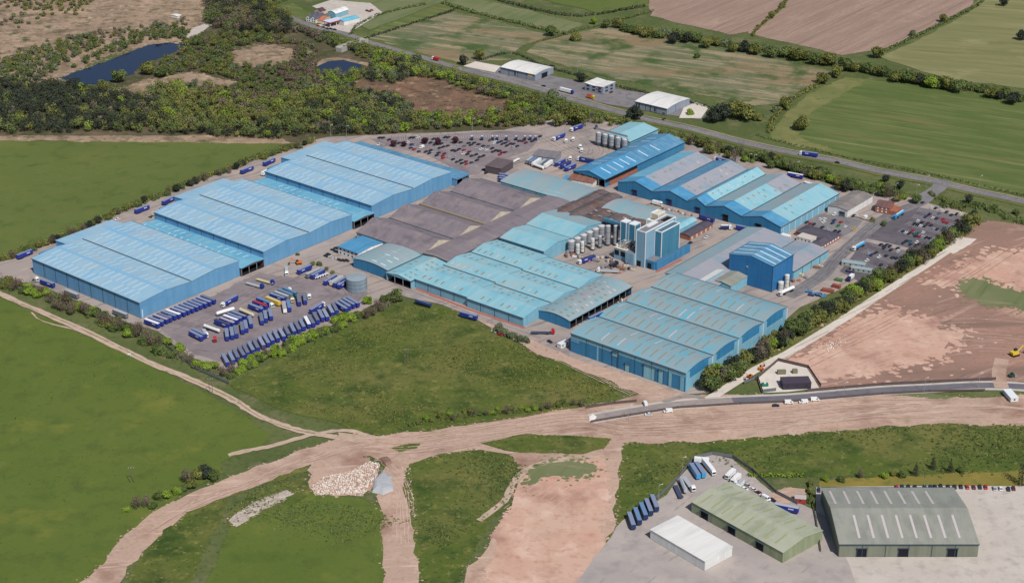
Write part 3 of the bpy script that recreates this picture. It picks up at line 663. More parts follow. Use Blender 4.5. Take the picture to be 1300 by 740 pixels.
    if name in ('warehouse', 'factory_shed', 'factory_hall', 'industrial_unit', 'industrial_shed') and Ln > 30:
        for ei, g in enumerate(eave_sides):
            if g in open_sides: continue
            c = prof[0][0]-.12 if ei == 0 else prof[-1][0]+.12
            for k_ in range(1, int(Ln/14)+1):
                a_ = pt(k_*Ln/(int(Ln/14)+1), c, 0); m = MB(); m.box(a_[0]-.13, a_[0]+.13, a_[1]-.11, a_[1]+.11, .05, he-.4); m.build('downpipe', M_trim, root)
    if ridgecap and style == 'gable':
        for i in range(len(eds)-1):
            c = eds[i]+(eds[i+1]-eds[i])*asym; z = he+rise; w_ = ridgecap; dz = rise/((eds[i+1]-eds[i])*.5)*w_
            m = MB()
            A, B_, C_, D_, E_, F_ = pt(-oh, c-w_, z-dz+.09), pt(Ln+oh, c-w_, z-dz+.09), pt(Ln+oh, c, z+.10), pt(-oh, c, z+.10), pt(-oh, c+w_, z-dz+.09), pt(Ln+oh, c+w_, z-dz+.09)
            if ridge == 'x': m.quad(A, B_, C_, D_); m.quad(D_, C_, F_, E_)
            else: m.quad(D_, C_, B_, A); m.quad(E_, F_, C_, D_)
            m.build('ridge_cap', capmat or M_cap, root)
    for d in doors: add_door(root, lx, ly, *d)
    return root, lx, ly
def g_ok(os, i, ridge): return True
def add_door(root, lx, ly, side, t, wd, ht, mat=None, nm='door', zb=0.02, d=.12):
    """panel on a wall: side y0/x1/..., t = centre along that side in metres"""
    m = MB()
    if side == 'y0': m.box(t-wd/2, t+wd/2, -d, -.01, zb, zb+ht)
    elif side == 'y1': m.box(t-wd/2, t+wd/2, ly+.01, ly+d, zb, zb+ht)
    elif side == 'x1': m.box(lx+.01, lx+d, t-wd/2, t+wd/2, zb, zb+ht)
    else: m.box(-d, -.01, t-wd/2, t+wd/2, zb, zb+ht)
    dr = m.build(nm, mat or M_dark, root)
    if wd >= 2.4 and ht >= 3 and ('door' in nm):
        m = MB(); t0, t1, zt = t-wd/2, t+wd/2, zb+ht
        def bx_(a0, a1, q0, q1, b0, b1):
            if side == 'y0': m.box(a0, a1, -q1, -q0, b0, b1)
            elif side == 'y1': m.box(a0, a1, ly+q0, ly+q1, b0, b1)
            elif side == 'x1': m.box(lx+q0, lx+q1, a0, a1, b0, b1)
            else: m.box(-q1, -q0, a0, a1, b0, b1)
        bx_(t0-.3, t0-.01, .02, .35, 0, zt+.3); bx_(t1+.01, t1+.3, .02, .35, 0, zt+.3); bx_(t0-.5, t1+.5, .02, .9, zt+.31, zt+.5)
        m.build('frame', M_trim, dr)
    return dr

# --- three giant warehouses
SKW = ([(.03,.23), (.26,.46), (.54,.74), (.77,.97)], 6.2, .62, 1, .93, 1)
DA = [('x1', 12, 1.2, 8, M_sky1, 'pale_wall_panel')]
shed('largest blue warehouse at the far left corner of the site, hedge before its long wall', (-346,-225.4,-128,-36.5), 12, 1.7, 2, 'x', 'gable', RW, WB, ridgecap=1.3, skyl=SKW, doors=[('x1', 1.6, .7, 6, M_sky1, 'wall_light_strip')])
shed('middle of the three giant blue warehouses in a row', (-347,-224,-13.5,79.5), 12, 1.7, 2, 'x', 'gable', RW, WB, ridgecap=1.3, skyl=SKW)
shed('farthest of the three giant blue warehouses, beside the staff car park', (-346,-225,103,199), 12, 1.7, 2, 'x', 'gable', RW, WB, ridgecap=1.3, skyl=SKW)
SKL = ([(.2,.45), (.6,.85)], 7, 1.0, 1, .7)
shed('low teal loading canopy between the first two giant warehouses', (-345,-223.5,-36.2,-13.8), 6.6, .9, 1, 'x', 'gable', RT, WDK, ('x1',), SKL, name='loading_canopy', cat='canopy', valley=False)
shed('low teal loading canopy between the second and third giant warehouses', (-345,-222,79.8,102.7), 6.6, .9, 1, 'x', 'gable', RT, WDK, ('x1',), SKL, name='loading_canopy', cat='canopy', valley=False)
shed('low blue lean-to strip along the car park side of the farthest warehouse', (-345,-220,199.3,215), 6.6, .7, 1, 'x', 'mono', RST, WB, ('x1',), None, name='lean_to', cat='canopy', valley=False)
for lab, v0 in (('nearest giant warehouse', -128), ('middle giant warehouse', -13.5), ('farthest giant warehouse', 103)):
    shed('pale blue roofed rear bay joined to the far end of the ' + lab, (-360.5,-346.6,v0+32,v0+84), 11.8, .5, 1, 'y', 'mono', RW, WB, name='rear_bay', cat='warehouse', valley=False)
    shed('small bright blue dock canopy at the far end of the ' + lab, (-362,-346.8,v0+17,v0+31.5), 6, .6, 1, 'y', 'mono', RBB, WD, ('x0',), None, name='dock_canopy', cat='canopy', valley=False)

# --- brown multi ridge block
def brown_block():
    root, lx, ly = shed('brown grey asbestos roofed block of five ridges behind the office', (-205,-137.4,65,212), 7, 6.2, 4, 'x', 'gable', RB, WCR, valley=True, edges=[0,36,72,109,147], name='factory_block', cat='factory')
    for k_ in range(4):
        m = MB(); c0 = [0,36,72,109,147][k_]; c1 = [0,36,72,109,147][k_+1]; c = (c0+c1)/2
        m.poly([(lx+.12, c0+2, 7.1), (lx+.12, c1-2, 7.1), (lx+.12, c+.3, 12.9), (lx+.12, c-.3, 12.9)]); m.build('gable_panel', WCR, root)
        v = MB(); v.box(4, 6, c-1.8, c-.6, 12.3, 13.6); v.build('roof_vent', M_metal, root)
    w_ = MB(); w_.box(0, lx, 70.9, 72.9, 7.5, 8.5); w_.build('parapet', M_sky2, root)
brown_block()
shed('long brown grey flat strip roof running between brown ridges and cyan sheds', (-137,-113.5,65,215), 8.2, 1.0, 1, 'y', 'gable', RB, WDK, name='factory_block', cat='factory', valley=False)
shed('dark patched rusty roofed block in the middle of the factory', (-113,-89,180,250), 8.4, 1.4, 2, 'y', 'gable', RP, WDK, name='factory_block', cat='factory')
rt_, lx_, ly_ = shed('dark rusty roofed wing with pale patched sheets beside the silos', (-88.6,-38,196,219), 8.2, 1.2, 3, 'y', 'gable', RP, WDK, name='factory_block', cat='factory')
rr = random.Random(5)
for k_ in range(14):
    m = MB(); x, y = rr.uniform(2, 44), rr.uniform(2, 19); m.box(x, x+rr.uniform(1.5,3.4), y, y+rr.uniform(.8,1.6), 9.5, 9.8); m.build('patch_sheet', [M_sky3, M_metal, M_sky2][k_ % 3], rt_)
shed('flat teal and lilac roofed hall behind the rusty block', (-187,-112.3,216,252), 8, 2.0, 1, 'x', 'arc', RG, WTL, name='factory_hall', cat='factory', valley=False, bandroof=[(46,62,.02,.2,RF)])
shed('grey green roofed hall behind the process tower', (-88,-26,219.5,248), 7.6, 1.8, 1, 'x', 'arc', RG, WTL, name='factory_hall', cat='factory', valley=False)
shed('small light blue arched roof beside the dark roofed brick row', (-25.6,-17.2,226,249), 6.8, 1.6, 1, 'y', 'arc', RF, WL, name='factory_hall', cat='factory', valley=False)

# --- office and small blue shed by the lorry park
def windows(root, side, lx, ly, zs, ts, wd=1.4, ht=1.3):
    for z in zs:
        for t in ts: add_door(root, lx, ly, side, t, wd, ht, M_glass, 'window', z, .08)
rt_, lx_, ly_ = shed('two storey white office with shiny teal roof beside the blue arched shed', (-198,-177,37.5,64.5), 6.2, 1.2, 1, 'x', 'gable', RBB, WWH, name='office', cat='office', valley=True)
windows(rt_, 'y0', lx_, ly_, (1.2, 4.0), (2.5, 6.5, 10.5, 14.5, 18.5))
windows(rt_, 'x1', lx_, ly_, (1.2, 4.0), (3, 9))
shed('white flat roofed passage between the office and the arched shed', (-176.6,-172.4,34,63), 5.2, .3, 1, 'y', 'gable', RWH, WWH, name='passage', cat='outbuilding', valley=False)
shed('blue grey arched shed with a blue front wall beside the office', (-172,-137.4,27,63), 7.2, 1.8, 1, 'y', 'arc', RG, WD, name='shed', cat='shed', skyl=([(.45,.6),(.7,.85)], 7, 1, 1, .5), bandroof=[(2,34,.52,.98,RF)])
# --- cyan complex
SKF = ([(.12,.25), (.60,.71), (.79,.89)], 5.8, 1.3, 2, .85)
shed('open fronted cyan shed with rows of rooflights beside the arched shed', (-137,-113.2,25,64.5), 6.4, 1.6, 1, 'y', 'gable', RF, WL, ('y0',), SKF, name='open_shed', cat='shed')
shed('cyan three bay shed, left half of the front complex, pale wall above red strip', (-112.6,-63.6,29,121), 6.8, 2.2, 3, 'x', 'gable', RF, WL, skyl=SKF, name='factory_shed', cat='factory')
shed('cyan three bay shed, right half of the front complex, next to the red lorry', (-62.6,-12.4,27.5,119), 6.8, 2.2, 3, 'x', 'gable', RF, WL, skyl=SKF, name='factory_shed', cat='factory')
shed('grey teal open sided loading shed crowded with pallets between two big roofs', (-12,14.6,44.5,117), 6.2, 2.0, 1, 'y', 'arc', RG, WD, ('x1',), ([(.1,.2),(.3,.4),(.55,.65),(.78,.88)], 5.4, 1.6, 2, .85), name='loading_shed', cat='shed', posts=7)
shed('light blue ridged hall behind the cyan sheds, front bay', (-111,-68.8,122.6,155), 8.6, 2.6, 1, 'x', 'gable', RF, WL, name='factory_hall', cat='factory')
shed('light blue ridged hall beside the silos, rear bay', (-112,-68.8,156,195.4), 8.6, 3.0, 1, 'x', 'gable', RF, WL, name='factory_hall', cat='factory', bandroof=[(0,43,.52,.98,RG)])
# --- front right warehouse
def front_right():
    root, lx, ly = shed('long blue grey four bay warehouse at the front, tree belt at its right end', (35,125.5,18.4,142.6), 13.4, 2.4, 4, 'x', 'arc', RL, WD, skyl=([(.09,.40), (.57,.88)], 6.4, .9, 2, .95))
    m = MB(); m.box(.2, lx-.2, -.1, -.01, 9.9, 13.2); m.build('upper_cladding', WL, root)
    m = MB(); m.box(.2, 7, -.2, -.12, 7.5, 9.8); m.build('cladding_patch', WB, root)
    for t, w2, h in ((22,1.2,10), (36,4,3.2), (46,3.4,5.5), (63,8.5,9.5), (72,3.4,9.5), (79,2,9.5), (88,2.6,9.5)):
        add_door(root, lx, ly, 'y0', t, w2, h, WTL, 'door_panel' if w2 > 3 else 'pale_panel', .05 if h > 5 else 7.6, .2)
    for k_ in range(4):
        c = ly*(k_+.5)/4
        m = MB(); m.box(lx+.01, lx+.15, c-15.3, c+15.3, .1, 12.9); m.build('end_cladding', WL, root)
        m = MB(); m.box(lx+.16, lx+.25, c-11, c+10, 8.2, 14.0); m.build('end_panel', WD, root)
        m = MB(); m.box(lx+.1, lx+.6, c+14.8, c+15.2, 0, 13.3); m.build('downpipe', M_trimw, root)
front_right()
# --- right hand low roofs and the blue block
HR, hlx, hly = shed('low grey lilac roofed hall left of the tall blue block', (21,62,150,262), 6.8, 3.0, 1, 'y', 'gable', RN, WTL, asym=.34, name='factory_hall', cat='factory', bandroof=[(0,112,.0,.33,RG)])
shed('pale grey lean-to roof in front of the tall blue block', (44,53.5,150.2,176), 7.4, 2.2, 1, 'y', 'mono', RWH, WTL, name='lean_to', cat='outbuilding', valley=False)
shed('low pale teal shed with ribbed roof at the foot of the blue block', (54,70,160,182), 7.2, 1.4, 1, 'y', 'gable', ROL, WTL, name='shed', cat='shed', valley=False)
shed('low grey roofed hall behind the tall blue block with pale teal wall', (63,91,211.6,262), 6.6, 1.6, 1, 'y', 'gable', RN, WTL, name='factory_hall', cat='factory')
def blue_block():
    root, lx, ly = shed('tall dark blue block with four pale roof strips and white tanks beside it', (54,90,182.6,211.2), 20, 3.4, 1, 'y', 'gable', RST, WBX, name='tall_store', cat='factory', overhang=.2)
    for t in (4, 11, 18, 25):
        for x0, x1, s in ((0.3, 17.8, 1), (18.2, 35.7, -1)):
            m = MB(); za, zb = (20+3.4*x0/18, 20+3.4*x1/18) if s > 0 else (20+3.4*(36-x0)/18, 20+3.4*(36-x1)/18)
            m.quad((x0,t,za+.08), (x1,t,zb+.08), (x1,t+1.1,zb+.08), (x0,t+1.1,za+.08)); m.build('roof_strip', M_sky1, root)
    for x in (-.1, 36.1):
        m = MB(); m.box(x-.15, x+.15, -.15, .15, 0, 20); m.build('corner_trim', M_trim, root)
    m = MB(); m.cyl((15,-.3,14), .9, .25, 'y', 12); m.build('round_vent', M_metal, root)
blue_block()
# --- four bright gables
R4, rlx, rly = shed('five gabled blue factory with bright front and pale rear roofs', (-111,42.5,275,365.5), 8.2, 4.6, 5, 'y', 'gable', RN, WD, edges=[0,34.5,68,85.5,119,153.5], name='factory_block', cat='factory',
     skyl=([(.6,.68),(.78,.86)], 8, 1.4, 2, .5))
def r4_bands():
    eds = [0,34.5,68,85.5,119,153.5]
    def band(i, s0, s1, side, rd, dz):
        a, b = eds[i], eds[i+1]; mid = (a+b)/2
        m = MB()
        if side == 'l': m.quad((a,s0,8.2+dz), (mid,s0,12.8+dz), (mid,s1,12.8+dz), (a,s1,8.2+dz))
        else: m.quad((mid,s0,12.8+dz), (b,s0,8.2+dz), (b,s1,8.2+dz), (mid,s1,12.8+dz))
        m.build('roof_sheeting', rd['x'], R4)
    for i in range(5):
        band(i, -.4, 14, 'l', RBB, .10); band(i, -.4, 14, 'r', RBB, .10)
    band(0, 14.02, 90.8, 'l', RT, .08); band(1, 14.02, 90.8, 'l', RST, .08); band(2, 14.02, 90.8, 'l', RT, .08)
    band(3, 14.02, 90.8, 'l', RG, .08); band(4, 14.02, 90.8, 'l', RG, .08)
    band(2, 14.02, 90.8, 'r', RF, .03); band(3, 14.02, 62, 'r', RF, .03); band(4, 14.02, 90.8, 'r', RF, .03)
    for t, w2, h, mt in ((17,4.2,5,M_bluedoor), (51,4.2,5.2,M_bluedoor), (78,4.2,5.2,M_bluedoor), (104,4.6,5.6,M_dark), (134,4.6,5.6,M_dark)):
        add_door(R4, rlx, rly, 'y0', t, w2, h, mt, 'roller_door')
    add_door(R4, rlx, rly, 'x1', 45, 89.5, 7.6, WL, 'side_cladding', .1, .1)
    for t in range(2, 90, 9): add_door(R4, rlx, rly, 'x1', t+2, .3, 7.8, M_trimw, 'downpipe', .1, .22)
r4_bands()
# --- long blue shed and its neighbours
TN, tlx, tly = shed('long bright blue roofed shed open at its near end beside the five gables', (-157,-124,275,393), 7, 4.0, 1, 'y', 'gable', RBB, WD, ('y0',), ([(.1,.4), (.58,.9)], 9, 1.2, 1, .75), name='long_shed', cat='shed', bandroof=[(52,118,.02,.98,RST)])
m = MB(); m.box(tlx+.2, tlx+.5, 6, 46, 0, 3.6); m.build('brick_panel', WBR, TN)
m = MB(); m.box(tlx+.02, tlx+.12, .3, 46, 3.7, 6.2); m.build('dark_opening', M_dark, TN)
shed('pale teal gabled shed behind the row of five silos', (-190,-159,360,403), 8.6, 2.6, 1, 'y', 'gable', RF, WTL, name='shed', cat='shed')
shed('small rust roofed store with a white wall before the long blue shed', ('px', (725,224), (752.5,232.5), (756,222), 4), 4, 1, 1, 'x', 'gable', rm('rust_roof', (136,92,78), [(150,104,88), (112,72,62), (160,120,104)]), WWH, name='store', cat='outbuilding', valley=False)
shed('dark brown box shaped store by the car park exit', ('px', (618.4,209), (636.2,214.3), (647.6,204), 6), 6, .3, 1, 'x', 'mono', rm('brown_flat_roof', (104,92,92), [(112,98,98), (96,84,86), (118,104,100)]), WDK, name='store', cat='outbuilding', valley=False)
shed('flat grey roofed canopy among parked trailers in the north yard', ('px', (677,196), (705,201), (709,193), 4.5), 4.5, .4, 1, 'x', 'mono', rm('flat_grey_roof', (128,122,126), [(136,130,132), (118,112,116), (140,132,130)]), WGY, name='flat_store', cat='outbuilding', valley=False)
shed('small blue container hut between trailers and the long blue shed', ('px', (715,227), (725.5,229), (727,223.5), 3), 3, .2, 1, 'x', 'mono', RBB, WB, name='container_hut', cat='outbuilding', valley=False)
# --- gatehouse side
rt_, lx_, ly_ = shed('white walled flat roofed building between five gables and the gatehouse', (46,63.5,342,384), 6, 1.2, 1, 'y', 'gable', rm('brown_grey_felt_roof', (138,130,126), [(148,140,134), (126,118,116), (156,148,140)]), WWH, name='workshop', cat='office', valley=False)
add_door(rt_, lx_, ly_, 'y0', 13, 4, 3.6, plain('grey_door', (110,112,116)), 'roller_door')
def slate_office():
    o = S(50, 271.5)
    root = tag(empty('slate_office', o, ROT), 'low brick office with a dark slate hipped roof next to the parking court', 'office')
    def hip(x0, x1, y0, y1, along):
        m = MB(); m.box(x0, x1, y0, y1, 0, 3.2); m.build('wall', WBR, root)
        m = MB(); e = .5; a, b, c, d = (x0-e,y0-e,3.1), (x1+e,y0-e,3.1), (x1+e,y1+e,3.1), (x0-e,y1+e,3.1)
        if along == 'x':
            k = (y1-y0)/2; r1, r2 = (x0+k, (y0+y1)/2, 5.6), (x1-k, (y0+y1)/2, 5.6)
            m.quad(a, b, r2, r1); m.quad(c, d, r1, r2); m.poly([b, c, r2]); m.poly([d, a, r1])
        else:
            k = (x1-x0)/2; r1, r2 = ((x0+x1)/2, y0+k, 5.3), ((x0+x1)/2, y1-.2, 5.3)
            m.quad(b, c, r2, r1); m.quad(d, a, r1, r2); m.poly([a, b, r1])
        m.build('roof', RDK['x'], root)
    hip(0, 30, 13.5, 30.5, 'x'); hip(20.5, 29.8, 0, 13.3, 'y')
    for t in range(2, 30, 4): add_door(root, 30, 30, 'x1', t, 2.0, 1.3, M_trimw, 'window', 1.1, .1)
slate_office()
def cabin(label, px, py, lx, ly, h, wall, roofm, ang=ROT, name='portable_cabin', win=3, rise=0.0):
    c = P(px, py, h/2)
    X = Vector((math.cos(ang), math.sin(ang), 0)); Y = Vector((-X.y, X.x, 0)); o = c - X*lx/2 - Y*ly/2
    root = tag(empty(name, (o.x, o.y, 0), ang), label, 'cabin')
    m = MB(); m.box(0, lx, 0, ly, .15, h); m.build('wall', wall, root)
    m = MB()
    if rise: m.prism([(-.2,h+.01), (ly+.2,h+.01), (ly/2,h+rise)], -.2, lx+.2, 'x'); 
    else: m.box(-.15, lx+.15, -.15, ly+.15, h+.01, h+.2)
    m.build('roof', roofm, root)
    for i in range(win):
        add_door(root, lx, ly, 'y0', lx*(i+.5)/win, min(1.1, lx/win*.5), 1.0, M_glass, 'window', h*.45, .06)
    add_door(root, lx, ly, 'x1', ly/2, .9, min(2.0, h*.8), M_glass, 'door', .2, .06)
    return root
cabin('white flat roofed cabin tucked into the corner of the slate roofed office', 1024, 303, 12.5, 9, 3.4, WWH, plain('cream_felt', (206,196,186)), ROT, win=4)
cabin('smaller white cabin left of the cream roofed cabin', 997.5, 300.5, 7, 4, 2.8, WWH, M_trimw, ROT, win=2)
def brick_row():
    rt, lx, ly = shed('row of brick stores with dark roof beside the process tower', (-16.4,-7.4,225,257), 3.6, 1.0, 1, 'y', 'gable', RDK, WBR, name='brick_stores', cat='outbuilding', valley=False)
    for i in range(5): add_door(rt, lx, ly, 'x1', ly*(i+.5)/5, 2.4, 2.4, WCR, 'door')
brick_row()
# house by the gate
def house():
    rt, lx, ly = shed('red brick house with brown tiled roof and garden by the gate', ('px', (1111,262), (1129,264.5), (1137.5,257), 5.2), 5.2, 2.6, 1, 'x', 'gable', rm('brown_tiles', (112,84,82), [(122,92,88), (100,74,72), (128,100,92)]), WBR, name='brick_house', cat='house', valley=False)
    for z in (1, 3.4):
        for f in (.2, .5, .8): add_door(rt, lx, ly, 'y0', lx*f, 1.2, 1.1, M_trimw, 'window', z, .08)
    ch = MB(); ch.box(lx*.75, lx*.75+1, ly/2-.6, ly/2+.6, 7, 9.2); ch.build('chimney', WBR, rt)
    ch = MB(); ch.box(lx+.3, lx+6, 1, ly-1, 0, 2.8); ch.build('extension', WBR, rt)
house()

# --- process tower
def tower():
    o = S(-13, 161)
    root = tag(empty('process_tower', o, ROT), 'tall blue process tower block with white edged flat roofs', 'tower')
    def blk(nm, x0, x1, y0, y1, z0, z1, wm, rm_, trim=True):
        m = MB(); m.box(x0, x1, y0, y1, z0, z1); w_ = m.build(nm, wm, root)
        m = MB(); m.box(x0+.5, x1-.5, y0+.5, y1-.5, z1+.02, z1+.1); m.build('roof_deck', rm_, w_)
        if trim:
            m = MB(); t = .45
            m.box(x0-.1, x1+.1, y0-.1, y0+t, z1+.01, z1+.8); m.box(x0-.1, x1+.1, y1-t, y1+.1, z1+.01, z1+.8)
            m.box(x0-.1, x0+t, y0+t+.01, y1-t-.01, z1+.01, z1+.8); m.box(x1-t, x1+.1, y0+t+.01, y1-t-.01, z1+.01, z1+.8); m.build('parapet', M_trimw, w_)
            for (x, y) in ((x0, y0), (x1, y0), (x1, y1)):
                m = MB(); m.box(x-.25, x+.25, y-.25, y+.25, z0, z1); m.build('corner_trim', M_trimw, w_)
        return w_
    dk = plain('roof_felt', (132,128,130), .9); dkb = plain('blue_grey_deck', (84,112,130), .7)
    wl = wallmat('tower_light_cladding', (136,172,192), (126,162,184)); wd = wallmat('tower_teal_cladding', (76,134,160), (66,124,150))
    blk('main_block', 0, 8.2, 0, 39, 0, 27.5, wl, dk)
    blk('front_block', 8.6, 14.6, 11.5, 35, 0, 25.6, wd, dkb)
    blk('rear_block', -9, -.3, 26, 40, 0, 25, WWH, plain('cream_deck', (220,206,180)))
    blk('penthouse', -8, -1.5, 30, 39, 25.9, 29.5, WCR, plain('cream_deck', (220,206,180)))
    blk('podium', 8.5, 15.8, 1, 11.2, 0, 6.4, wallmat('podium_blue', (70,140,186)), dk, False)
    blk('side_podium', 14.9, 17.8, 2, 46, 0, 6.0, wallmat('podium_blue', (70,140,186)), dkb, False)
    blk('left_podium', -8, -.3, -2, 25.5, 0, 9, wl, dk, False)
    for x, w_ in ((3, 3.4),):
        m = MB(); m.box(x-w_/2, x+w_/2, -.2, -.02, .1, 4.2); m.build('doorway', M_dark, root)
    m = MB(); m.box(10, 13.4, .8, .98, .1, 4.4); m.build('doorway', M_dark, root)
    m = MB(); m.box(1.5, 4, 10, 22, 27.7, 28.6); m.build('roof_plant', M_trimw, root)
    m = MB(); m.box(3, 6.5, 27, 36, 27.7, 28.1); m.build('roof_well', M_dark, root)
tower()
def twin(label, u, v, h, sx, sy, z0=0):
    root = tag(empty('stair_tower', S(u, v), ROT), label, 'tower')
    wd = MATS['tower_teal_cladding']
    m = MB(); m.box(0, sx, 0, sy, z0, h); m.build('wall', wd, root)
    m = MB(); m.box(-.2, sx+.2, -.2, sy+.2, h+.01, h+.7); m.build('roof_cap', M_trimw, root)
    for x, y in ((0,0), (sx,0), (sx,sy)):
        m = MB(); m.box(x-.2, x+.2, y-.2, y+.2, z0, h); m.build('corner_trim', M_trimw, root)
twin('left slim teal stair tower with a white cap behind the tanks', -39.5, 178.5, 22, 5, 6)
twin('right slim teal stair tower with a white cap next to the main tower', -34, 181.5, 20.5, 5.5, 7)
def plant_room():
    root = tag(empty('plant_room', S(-33, 161.5), ROT), 'light teal plant room with big openings and pipes in front of the stair towers', 'plant room')
    wl = MATS['tower_light_cladding']
    m = MB(); m.box(0, 11, 0, 15, 0, 8.5); m.build('wall', wl, root)
    m = MB(); m.box(-.2, 11.2, -.2, 15.2, 8.52, 8.9); m.build('roof', plain('cream_deck', (220,206,180)), root)
    for x in (2.6, 8): 
        m = MB(); m.box(x-1.9, x+1.9, -.15, -.02, 3.4, 7.2); m.build('opening', M_dark, root)
    rr = random.Random(3)
    for i in range(9):
        m = MB(); x, y = rr.uniform(0, 9), rr.uniform(1, 12); h = rr.uniform(1, 2.5)
        m.box(x, x+rr.uniform(.8, 2.4), y, y+rr.uniform(.8, 2.4), 8.95, 8.95+h); m.build('roof_unit', [M_metal, M_trimw, WBR, M_trim][i % 4], root)
    for i in range(5):
        m = MB(); m.tube((1+i*2.2, 2, 11.2), (1+i*2.2, 14, 11.2), .3); m.tube((1+i*2.2, 2, 9), (1+i*2.2, 2, 11.2), .3); m.build('pipe', M_metal, root)
plant_room()
def bridge_duct():
    root = tag(empty('pipe_bridge', S(-66, 193), ROT), 'teal roofed pipe bridge running from the rear hall to the tower', 'pipe bridge')
    m = MB(); m.box(0, 42, 0, 3, 11, 13.2); m.build('duct', wallmat('tower_teal_cladding', (60,142,172)), root)
    for x in (2, 14, 28, 40):
        m = MB(); m.box(x-.25, x+.25, 1.2, 1.8, 0, 11); m.build('leg', M_metal, root)
bridge_duct()
def silo(label, u=None, v=None, r=2.8, h=9, leg=2.0, mat=None, px=None, group=None, cone=True, name='silo'):
    loc = S(u, v) if px is None else P(*px)
    root = tag(empty(name, (loc.x, loc.y, 0), ROT), label, 'silo', group)
    mt = mat or M_metal
    m = MB(); m.cyl((0,0,leg), r, h, 'z', 20); m.build('barrel', mt, root)
    m = MB(); m.cyl((0,0,leg+h+.01), r, r*.35, 'z', 20, 0, r*.15); m.build('dome', plain('pale_dome', (196,194,192)) if mt is SG else mt, root)
    if leg > .5:
        m = MB(); m.cyl((0,0,.6), r*.3, leg-.62, 'z', 16, 0, r*.96); m.build('hopper', mt, root)
        for i in range(4):
            a = math.pi/4 + i*math.pi/2; x, y = r*.8*math.cos(a), r*.8*math.sin(a)
            m = MB(); m.box(x-.15, x+.15, y-.15, y+.15, 0, leg-.01); m.build('leg', M_trim, root)
    for z in (leg+h*.33, leg+h*.66):
        m = MB(); m.cyl((0,0,z), r+.06, .2, 'z', 20); m.build('hoop', M_trim, root)
    m = MB(); m.box(r+.05, r+.3, -.25, .25, leg, leg+h+.8); m.build('ladder', M_trim, root)
    return root
SG = plain('grey_silo_paint', (158,160,166), .45); SWt = plain('white_silo_paint', (214,214,210), .4)
for i in range(6):
    silo('wide grey tank, %s from the near end of its row' % ordn(i+1), -63.5, 149.5+i*7.6, 2.9, 7.8, 1.9, SG, group='tanks beside the rear hall')
silo('white slim silo at the near end of the yard silos', -57.5, 149.5, 1.8, 7.0, 1.4, SWt)
silo('second white slim silo behind the nearest white silo', -57, 154.5, 1.8, 7.6, 1.4, SWt)
silo('third white slim silo standing apart from the white pair', -54, 163.5, 1.7, 8.0, 1.4, SWt)
silo('short grey silo between the white and tall grey silos', -52.5, 170.5, 1.7, 8.0, 1.6, SG)
silo('tallest grey silo beside the pipe bridge', -50.5, 178, 2.1, 14.5, 1.6, SG)
silo('slimmer tall grey silo right of the tallest one', -46, 181.5, 1.7, 14.5, 1.6, SG)
silo('thin stack like silo nearest the stair tower', -42.5, 184, .8, 17, 0.1, SG)
for i in range(5):
    silo('grey conical silo, %s from left of five by the pale teal shed' % ordn(i+1), -188.5+i*7.0, 354.5, 2.7, 8.5, 3.6, SG, group='row of five silos')
m = MB(); m.box(0, 34, -1, 0, 14.3, 15.2); m.box(0, 34, -1.05, -.95, 15.2, 16.2)
g_ = tag(empty('gantry', S(-192, 355), ROT), 'walkway gantry across the tops of the five conical silos', 'walkway'); m.build('walkway', M_metal, g_)
for x in (0, 11, 22, 33.6):
    m = MB(); m.box(x, x+.3, -.9, -.6, 0, 14.25); m.build('leg', M_metal, g_)
def tank():
    root = tag(empty('storage_tank', (P(453,367).x, P(453,367).y, 0), 0), 'large round grey steel tank at the corner of the lorry park', 'tank')
    m = MB(); m.cyl((0,0,0), 7.3, 9.2, 'z', 36); m.build('shell', wallmat('tank_steel', (142,158,168), (122,140,152)), root)
    m = MB(); m.cyl((0,0,9.21), 7.3, .7, 'z', 36, 0, .6); m.build('roof', plain('tank_roof', (150,164,172), .6), root)
    for z in (3, 6, 9.0):
        m = MB(); m.cyl((0,0,z), 7.4, .15, 'z', 36); m.build('hoop', M_trim, root)
    m = MB(); m.box(7.35, 7.7, -.4, .4, 0, 10); m.build('ladder', M_metal, root)
tank()
silo('white round tank at the right foot of the tall blue block', 93, 190.5, 2.2, 6, 0.1, SWt)
silo('taller white tank behind the round one at the blue block', 93.5, 198, 1.9, 9, 0.1, SWt)

# ================================================================ northern units, filling station
def unit(label, px, wall=WGY, roof=RWH, he=6.5, rise=1.6, doors=True, **kw):
    rt, lx, ly = shed(label, px, he, rise, 1, kw.pop('ridge', 'x'), 'arc', roof, wall, name='industrial_unit', cat='industrial unit', **kw)
    return rt, lx, ly
rt, lx, ly = unit('white roofed grey industrial unit, farthest left of the three beside the road', ('px', (636,84.5), (679.5,94.5), (702,85), 7))
add_door(rt, lx, ly, 'x1', ly*.5, 9, 4.6, M_dark, 'roller_door'); add_door(rt, lx, ly, 'y0', lx*.42, 1.6, 5, M_glass, 'window_strip', 1); add_door(rt, lx, ly, 'y0', lx*.86, 5, 2.4, plain('yellow_sign', (226,196,110)), 'sign_panel', 3.4)
rt, lx, ly = unit('white roofed grey industrial unit, largest and nearest of the three', ('px', (806.5,128), (847,137.5), (875.5,124.5), 7))
for t, w2, h, z in ((.05,1.4,3,1), (.13,1.4,4,1), (.48,.8,6,.1), (.62,1.4,3,1.2), (.9,2.6,1,.8)): add_door(rt, lx, ly, 'y0', lx*t, w2, h, M_glass, 'window', z)
add_door(rt, lx, ly, 'x1', ly*.38, .4, 6.4, M_trim, 'trim', .1)
o_ = ('px', (744,104.5), (765.5,110.5), (779,103.5), 7.5)
rt, lx, ly = shed('small two storey grey office with a butterfly white roof by the road', o_, 7.5, -.8, 1, 'y', 'gable', RWH, WGY, name='office', cat='office', valley=False)
